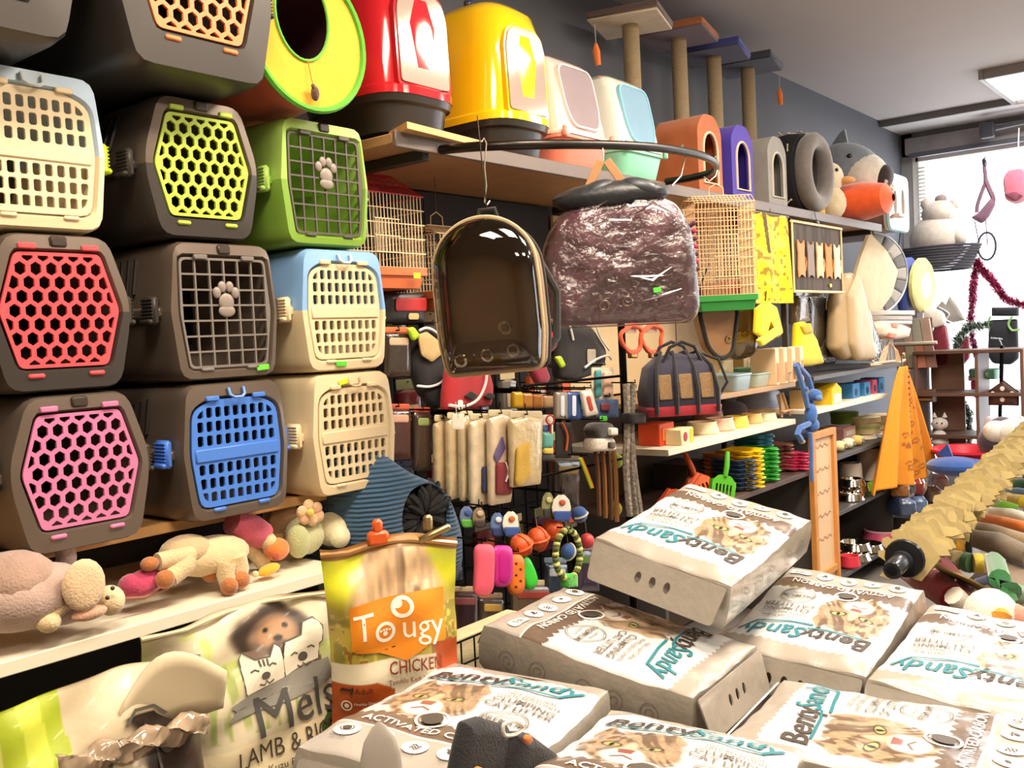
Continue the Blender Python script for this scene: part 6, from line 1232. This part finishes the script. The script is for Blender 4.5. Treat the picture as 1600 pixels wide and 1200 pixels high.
mb = MB(); put(S2, mb, 'Adult', .018, (-.075, .112)); poly2(S2, mb, [(-.128, .108), (-.122, .118), (-.104, .117), (-.098, .122), (-.097, .113), (-.103, .105), (-.106, .112), (-.122, .112)]); mb.o('adult_mark', paper('#3a2216'), t)
mb = MB(); put(S2, mb, 'Healthy Digestive', .009, (-.065, .084)); put(S2, mb, 'System', .009, (-.065, .073)); ring2(S2, mb, (-.112, .080), .009, .012); disc2(S2, mb, (-.112, .080), .005); put(S2, mb, 'Perfect Coat Care', .008, (-.075, .055)); ring2(S2, mb, (-.010, .075), .009, .0125); disc2(S2, mb, (-.010, .074), .005); put(S2, mb, 'Tasty Chicken', .008, (.045, .075)); put(S2, mb, 'Recipe', .008, (.045, .063)); mb.o('small_print', tw, t)
S = S0
mb = MB(); mb.tube([S(-W_T/2*x, H_T-.012) for x in (1, .6, .3, 0, -.3, -.6, -1)], .006, 6); mb.o('crimped_top', mat('#a97a3a', .3, coat=.5), t)
q = V(S(-.022, H_T)); MB().box(tuple(q+V((0, -.004, 0))), (.045, .020, .03), b=.006).box(tuple(q+V((0, -.004, .025))), (.022, .014, .03), b=.006).o('clip', pl('#d85a22'), t)
q = V(S(.095, H_T)); MB().box(tuple(q+V((0, -.004, .004))), (.075, .016, .014), (0, -.35, 0), b=.004).box(tuple(q+V((-.012, -.004, .028))), (.02, .012, .035), b=.006).o('clip', mt('#a8946a', .4), t)
# lamb and rice bag
W_M, H_M = .43, .515
def f_mels(A, B):
    img = np.ones(A.shape+(3,))*np.array(lin('#d2c6a8')); n = vnoise(A*30+7, B*30+7, 21); n2 = vnoise(A*14+7, B*60+7, 22)
    gm = sstep(.34, .42, B)*(1-sstep(.47, .53, B))*sstep(.42, .62, n)*.9; img = over(img, '#b7c46a', gm); img = over(img, '#8ea048', ((B > .28) & (B < .42))*sstep(.45, .65, vnoise(A*90+3, B*16, 23))*(np.abs(A+.05) < .12)*.8)
    x = (A-.045)/.085; y = (B-.445)/.055; d = np.hypot(x, y); m = 1-sstep(.8, 1.1, d+(n-.5)*.5); body = (np.abs(A-.05-(.5-B)*.3) < .045+.05*(n-.3))*(B < .46)*(B > .38)*1.0
    fur = np.array(lin('#8a6f5a'))*(.55+.8*n2)[..., None]; mm = np.maximum(m, body); img = img*(1-mm[..., None])+fur*mm[..., None]
    img = over(img, '#2c211c', m*sstep(.55, .8, d)*.9*(y > -.3)); img = over(img, '#b58a66', (1-sstep(.5, .8, np.hypot((x-.05)/.8, (y-.05)/.7)))*.9)
    for s in (-1, 1): img = over(img, '#1c1410', 1-sstep(.6, 1.1, np.hypot((x-.05-s*.28)/.1, (y-.22)/.11)))
    img = over(img, '#1c1410', 1-sstep(.6, 1.1, np.hypot((x-.05)/.16, (y+.12)/.12))); img = over(img, '#3a2a22', (1-sstep(.7, 1.1, np.hypot((x-.05)/.4, (y+.5)/.35)))*.8)
    img = over(img, '#e3d3ae', ((B < .265))*1.0); img = over(img, '#3f8f3a', (B < .105)*1.0); img = over(img, '#4d5a3a', ((B < .205) & (B > .10) & (A < .0) & (A > -.13) & (np.hypot(np.maximum(0, A+.05), np.maximum(0, B-.155)) < .05))*1.0)
    img = over(img, '#c2bc76', ((B < .19) & (B > .105) & (A > .005))*1.0); img = over(img, '#3a5a2c', ((A > .125) & (B < .25+(A-.125)) & (B > .1))*1.0); img = over(img, '#4f8f3c', ((A < -.135) & (B < .26))*1.0)
    return img
b0 = at(388, 1000, Y=1.64)
t, S, S2 = pouch('white and green dog food bag reading MELS LAMB AND RICE', (b0.x, 1.64, .472), -.20, W_M, H_M, .15, f_mels, 120, 180)
gm = paper('#5a5750'); mb = MB(); put(S2, mb, 'Mels', .112, (.075, .305), .06); mb.o('brand_lettering', paper('#4c4a48'), t)
mb = MB(); poly2(S, mb, [(-.075, .345), (-.02, .352), (.16, .385), (.17, .34), (.10, .325), (-.05, .315), (-.085, .318), (-.062, .332)]); mb.o('grey_ribbon', paper('#8d8981'), t)
wl = paper('#f1e7d2')
mb = MB(); poly2(S, mb, [(-.035, .352), (-.038, .42), (-.03, .43), (-.008, .412), (.02, .412), (.035, .432), (.045, .425), (.05, .365)]); poly2(S, mb, [(.052, .365), (.048, .40), (.06, .43), (.10, .438), (.11, .46), (.135, .468), (.155, .45), (.15, .42), (.14, .415), (.135, .385)]); mb.o('cat_and_dog_heads', wl, t)
mb = MB()
for pts in ([(-.035, .352), (-.038, .42), (-.03, .43), (-.008, .412), (.02, .412), (.035, .432), (.045, .425), (.05, .365)], [(.048, .40), (.06, .43), (.10, .438), (.11, .46), (.135, .468), (.155, .45), (.15, .42), (.14, .415)], [(-.022, .392), (-.014, .395), (-.006, .391)], [(.014, .396), (.022, .400), (.030, .396)], [(-.008, .366), (.002, .362), (.006, .370), (.012, .363), (.022, .368)], [(.068, .402), (.078, .406), (.086, .402)], [(.110, .411), (.120, .414), (.128, .410)], [(.084, .378), (.094, .373), (.099, .381), (.106, .374), (.118, .380)]): line2(S2, mb, pts, .003)
disc2(S2, mb, (.006, .380), .009, 14, .8); disc2(S2, mb, (.099, .394), .012, 14, .8)
for k in (-1, 0, 1): line2(S2, mb, [(.005+k*.008, .410), (.006+k*.007, .398)], .004)
mb.o('logo_lines', gm, t)
mb = MB(); put(S, mb, 'LAMB & RICE', .052, (.045, .238), .03, sx=.78); put(S, mb, 'Kuzu Etli ve Pirincli', .020, (.070, .203), .03); mb.o('lettering', paper('#4a3f34'), t)
mb = MB(); put(S2, mb, 'Adult', .024, (-.062, .182)); put(S2, mb, 'Healthy Digestive', .0105, (-.055, .150)); put(S2, mb, 'System', .0105, (-.055, .138)); ring2(S2, mb, (-.105, .135), .012, .016); disc2(S2, mb, (-.105, .135), .006); ring2(S2, mb, (.147, .17), .010, .013); mb.o('small_print', wl, t)
mb = MB(); ring2(S2, mb, (.020, .150), .012, .016); disc2(S2, mb, (.02, .15), .007); put(S2, mb, 'Healthy Skin', .0105, (.075, .160)); put(S2, mb, 'Shiny Coat', .0105, (.075, .147)); mb.o('small_print', paper('#4a4a2c'), t)
mb = MB(); S3 = lambda a, b: (-.178+.004*math.sin(b*9), -.02+a, b)
mb = MB().tube([S(-W_M/2*x, H_M-.006) for x in (1, .6, .2, -.2, -.6, -1)], .004, 6); mb.o('crimped_top', paper('#d9cba8'), t)
# lime and spotted bag at the left
W_L, H_L = .43, .49
def f_cow(A, B):
    img = np.ones(A.shape+(3,))*np.array(lin('#cfbfa0')); n = vnoise(A*11+3, B*11+2, 31)
    sp = sstep(.60, .64, vnoise(A*9+8, B*7+1.5, 33))*(A > -.02); img = over(img, '#33261f', sp*(B < .40))
    g_ = (A < -.035-.04*(B-.3)); img = over(img, '#a9b92c', g_*1.0); img = over(img, '#c4cf45', (g_ & (A > -.10-.04*(B-.3)) & (A < -.065-.04*(B-.3)))*1.0); img = over(img, '#d6d678', (g_ & (A < -.14))*1.0)
    img = over(img, '#d9b58c', ((A < -.15) & (B < .33))*1.0); return img
b0 = at(130, 1100, Y=1.57)
t, S, S2 = pouch('lime and white pet food bag with black spots and folded top', (b0.x, 1.57, .487), -.12, W_L, H_L-.015, .17, f_cow, 110, 150)
mb = MB()
for pts in ([(.02, .27), (.012, .33), (.022, .372), (.045, .355), (.07, .36), (.088, .382), (.098, .372), (.102, .31)], [(.05, .39), (.07, .41), (.105, .41), (.125, .395), (.14, .40), (.148, .425), (.17, .43), (.178, .41)], [(.11, .36), (.12, .366), (.13, .36)]): line2(S2, mb, pts, .006)
disc2(S2, mb, (.12, .345), .014); mb.o('logo_lines', paper('#5b5650'), t)
mb = MB(); put(S2, mb, 'Mels', .12, (.085, .25), .05); mb.o('brand_lettering', paper('#4c4a48'), t)
rg = random.Random(5); DZ = -.030; hz = [[rg.uniform(-1, 1) for _ in range(25)] for _ in range(9)]
fold = MB().loft([[(-.07+.25*i/24, -.066-.006*hz[k][i]-.014*math.sin(k*PI/8), .378+DZ+.0055*k+.007*math.sin(i*.9+k)+.003*hz[k][(i+7) % 25]) for i in range(25)] for k in range(9)], False, False)
fold.o('folded_foil', mat('#a8927a', .18, coat=.8, var=.4, vs=16, kind='bag_foil'), t, ang=60).modifiers.new('t', 'SOLIDIFY').thickness = .003
MB().loft([[(x, -.035+.02*math.sin(x*22)-.006*k, .375+k*.016*(1+math.sin((x-.05)*17))+.006*math.sin(x*37+k)) for x in np.linspace(.04, .22, 14)] for k in range(5)], False, False).o('top_flap', paper('#e6d6b6'), t).modifiers.new('t', 'SOLIDIFY').thickness = .004
# ================================================================ cat litter bags
LW, LL, LT = .42, .565, .135
silver = mat('#aea69b', .30, metal=.25, coat=.5, bump=.35, bs=22, var=.06, vs=8, kind='silver_film')
def LS(a, b, off=.0):
    u = 2*a/LW; v = 2*b/LL; e = (1-min(1, abs(u))**5)*(1-min(1, abs(v))**5)
    z = LT*(.85+.15*max(0, e)**.6) + .005*math.sin(a*15+1.3)*math.sin(b*12+.6) + .0012*math.sin(a*55+b*38)+.001*math.sin(b*70-a*33)
    return (a, b, z+off)
def f_lit(A, B):
    img = np.ones(A.shape+(3,))*np.array(lin('#d2d4d6')); img = over(img, '#c8ced2', sstep(.45, .7, vnoise(A*9+3, B*9+3, 41))*.6)
    for k in range(7):
        cx, cy = RNG.rand()*.36-.18, RNG.rand()*.3-.1; d = np.hypot(A-cx, B-cy); img = over(img, '#d3d3cf', ((d % .016) < .003)*(d < .06)*.7)
    img = cat_face(img, A, B, -.085, .005, .105, 51, '#a88f74', '#4d3b2e')
    sc = .012*np.abs(np.sin(A*PI/.026)); img = over(img, '#a39a90', (B > .222+sc*.6)*1.0)
    img = over(img, '#6b5a4e', ((B < -.112+sc) & (B > -.175))*1.0); img = over(img, '#aaa39b', (B <= -.175)*1.0); img = over(img, '#efece6', ((B <= -.170) & (B > -.176))*1.0)
    return img
def litter_bag(label, loc, rz, rot=None):
    t = thing('litter_bag', label, 'litter bag', loc, 0, 'silver cat litter bags', rot=rot or (0, 0, rz))
    mesh_obj('front_panel', painted('front_panel', LS, -LW/2, LW/2, -LL/2, LL/2, 170, 220, f_lit, PRINT_FILM), None, t)
    N1, N2 = 34, 44; per = [(-LW/2+LW*i/N1, -LL/2) for i in range(N1)] + [(LW/2, -LL/2+LL*i/N2) for i in range(N2)] + [(LW/2-LW*i/N1, LL/2) for i in range(N1)] + [(-LW/2, LL/2-LL*i/N2) for i in range(N2)]
    top = [LS(a, b) for a, b in per]; g = lambda k, h: [(a*k+.0, b*(1+(k-1)*LW/LL), z*h) for (a, b), (_, _, z) in zip(per, top)]
    MB().loft([[(a, b, z+.0003) for a, b, z in top], g(1.02, .86), g(1.035, .55), g(1.02, .2), g(.95, 0)], True, False).add(g(.95, 0), [tuple(range(len(per)))]).o('gusset_sides', silver, t)
    # brand
    mb = MB(); put(lambda a, b: LS(a, b, .003), mb, 'Benty', .080, (-.092, .160), .10, .28, .012); mb.o('brand_lettering', paper('#3f332c'), t)
    F = lambda a, b: LS(a, b, .003)
    mb = MB(); put(F, mb, 'Sandy', .080, (.084, .178), .10, .28, .012); line2(F, mb, [(-.15, .128), (-.05, .132), (.0, .142)], .006); line2(F, mb, [(.05, .200+.045), (.12, .212+.04), (.17, .220+.04)], .0) if 0 else None; line2(F, mb, [(-.01, .122), (.06, .130), (.15, .142)], .007); mb.o('brand_lettering', paper('#127482'), t)
    gt = paper('#6f675f'); mb = MB(); put(F, mb, '100% NATURAL', .017, (.100, .098), .0, 0, .0); put(F, mb, 'WHITE BENTONITE', .017, (.100, .078)); put(F, mb, 'CLUMPING', .029, (.100, .052), off=.01); put(F, mb, 'CAT LITTER', .029, (.100, .022), off=.01)
    ring2(F, mb, (.100, -.048), .050, .0525, 36); ring2(F, mb, (.100, -.048), .0455, .0468, 36); put(F, mb, 'PREMIUM', .024, (.100, -.048), off=.012); put(F, mb, 'ORIGINAL', .012, (.100, -.026)); put(F, mb, 'QUALITY', .012, (.100, -.070)); mb.o('lettering', gt, t)
    wp_ = paper('#f4f0ea'); mb = MB(); put(F, mb, 'ACTIVATED CARBON', .032, (.0, -.150), off=.01)
    for x in (-.15, -.075, .0, .075): ring2(F, mb, (x, -.215), .021, .026, 24)
    ring2(F, mb, (-.03, -.100), .030, .036, 28); mb.o('lettering', wp_, t)
    poly2(F, MB(), rrect(.07, .034, .015, 3, .155, -.213)).o('volume_badge', paper('#efece4'), t)
    for x in (-.15, -.075, .0, .075): disc2(F, MB(), (x, -.215), .0205).o('icon_disc', paper('#efece4'), t)
    D2 = lambda a, b: LS(a, b, .0042); dk = paper('#4a423c'); mb = MB(); disc2(D2, mb, (-.03, -.100), .022); disc2(D2, mb, (-.15, -.215), .009); ring2(D2, mb, (-.15, -.215), .012, .014)
    for k in (-1, 0, 1): line2(D2, mb, [(.0-.010, -.215+k*.007), (-.003, -.212+k*.007), (.003, -.218+k*.007), (.010, -.215+k*.007)], .003)
    disc2(D2, mb, (-.075, -.217), .006); disc2(D2, mb, (.075, -.218), .006)
    for k in (-.008, -.003, .003, .008): disc2(D2, mb, (.075+k, -.208-abs(k)*.3), .0028, 8)
    put(D2, mb, '10 L', .024, (.155, -.213), off=.01); put(D2, mb, 'NATURAL', .008, (-.15, -.247)); put(D2, mb, 'CARBON', .008, (-.075, -.247)); put(D2, mb, 'ODOUR', .008, (0, -.247)); put(D2, mb, 'SOFT', .008, (.075, -.247)); mb.o('icon_marks', dk, t)
    # side gusset print
    for sx in (-1, 1):
        G_ = lambda a, b, sx=sx: (sx*(LW/2*1.036+.0015), b, .055+a*sx*-1)
        for b in (-.2, -.11, .02, .10, .19):
            mb = MB()
            line2(G_, mb, [((.004+.0011*k)*math.cos(k*.55), b+(.004+.0011*k)*math.sin(k*.55)) for k in range(26)], .002)
            mb.o('swirl_print', paper('#7e7870'), t)
    # crimped end flaps with finger holes
    flap = plate(rpoly([(-LW*.46, -.095), (LW*.46, -.095), (LW*.49, .0), (-LW*.49, .0)], .012, 3), [circ(.010, 14, x, -.048, .014) for x in (-.045, 0, .045)], .004)
    mesh_obj('top_flap', flap.me('top_flap', silver), None, t, (0, LL/2+.012, LT*.86), (-.45, 0, PI))
    flap = plate(rpoly([(-LW*.46, -.05), (LW*.46, -.05), (LW*.49, .0), (-LW*.49, .0)], .012, 3), [], .004)
    mesh_obj('bottom_flap', flap.me('bottom_flap', silver), None, t, (0, -LL/2-.006, LT*.75), (-.5, 0, 0))
    return t
LAY = [('cat litter bag lying on top of the pile, brand towards the camera', 2.244, 1.165, .985, 93.6, -.107, -.24), ('cat litter bag under the topmost one, brand pointing right', 1.903, 1.232, .785, 183.5, -.157, .011),
       ('cat litter bag nearest the orange food bag, activated carbon band facing left', 1.27, 1.154, .824, -74.3, -.08, .072), ('cat litter bag behind on the right, printed upside down', 2.402, .924, .750, 92.9, -.13, -.08),
       ('cat litter bag at the right edge of the picture, upside down', 2.311, .52, .735, 91.2, -.055, -.09), ('cat litter bag at the bottom right with the large tabby face', 1.87, .593, .70, 5, .014, -.004), ('cat litter bag at the bottom centre with a cat face and clumping text', 1.332, .774, .795, -74, -.16, .10)]
lb0 = None
for lbl, x, y, z, r_, rx, ry in LAY:
    e = Euler((rx, ry, math.radians(r_))); lo = V((x, y, z)) - e.to_matrix() @ V((0, 0, LT*.88))
    if lb0 is None: lb0 = litter_bag(lbl, lo, 0, rot=e); lb0.scale = (.36/LW, .54/LL, 1)
    else: dup(lb0, lo, label=lbl, rot=e)
t = thing('pallet_table', 'low dark platform carrying the cat litter bags', 'platform', (1.85, .80, 0)); MB().box((0, 0, .555), (1.75, 1.10, .03)).o('top_board', brn, t)
for sx in (-1, 1):
    for sy in (-1, 1): MB().box((sx*.80, sy*.50, .27), (.08, .08, .54)).o('leg', dark, t)
# black fabric thing and grey tip in the front
cut('pet_jacket', 'black folded pet jacket with white ring and orange lining on the litter bags', 'jacket', .93, [('fold', [(705, 1200), (712, 1165), (722, 1128), (748, 1120), (788, 1132), (806, 1170), (800, 1230), (700, 1230)], fb('#1f1f24'), 0, .03, .003), ('fold', [(786, 1140), (812, 1142), (850, 1170), (900, 1215), (890, 1240), (770, 1240)], fb('#26262b'), .012, .03, .003), ('-ring', [(762, 1136), (764, 1124), (782, 1121), (794, 1130), (782, 1140), (766, 1142), (762, 1136)], fb('#e2ded8'), .03, .003), ('orange_lining', [(716, 1205), (722, 1188), (738, 1200), (734, 1225), (716, 1225)], fb('#e07a2c'), .03, .015), ('orange_lining', [(790, 1146), (798, 1138), (802, 1150), (794, 1156)], fb('#c9743a'), .035, .012)])
t = thing('plastic_tip', 'pale grey pointed plastic scoop tip on the nearest litter bag', 'scoop', at(596, 1205, Y=1.06)); MB().loft([[(.032*math.cos(a)*k, .008*math.sin(a)*k, h*.8) for a in [2*PI*i/16 for i in range(16)]] for k, h in ((1, 0), (.95, .03), (.75, .06), (.35, .085), (.05, .095))]).o('blade', pl('#b9b2aa'), t); t.rotation_euler = (0, 0, -.6)

for o in scene.objects:
    if o.parent and o.name.split('.')[0] in ('lettering', 'icon_marks', 'small_print', 'logo_lines', 'handwriting', 'brand_lettering', 'adult_mark', 'cat_and_dog_heads', 'bars', 'roof_bars', 'cage_door', 'wire_grid', 'blind_slats'): o['kind'] = 'stuff'
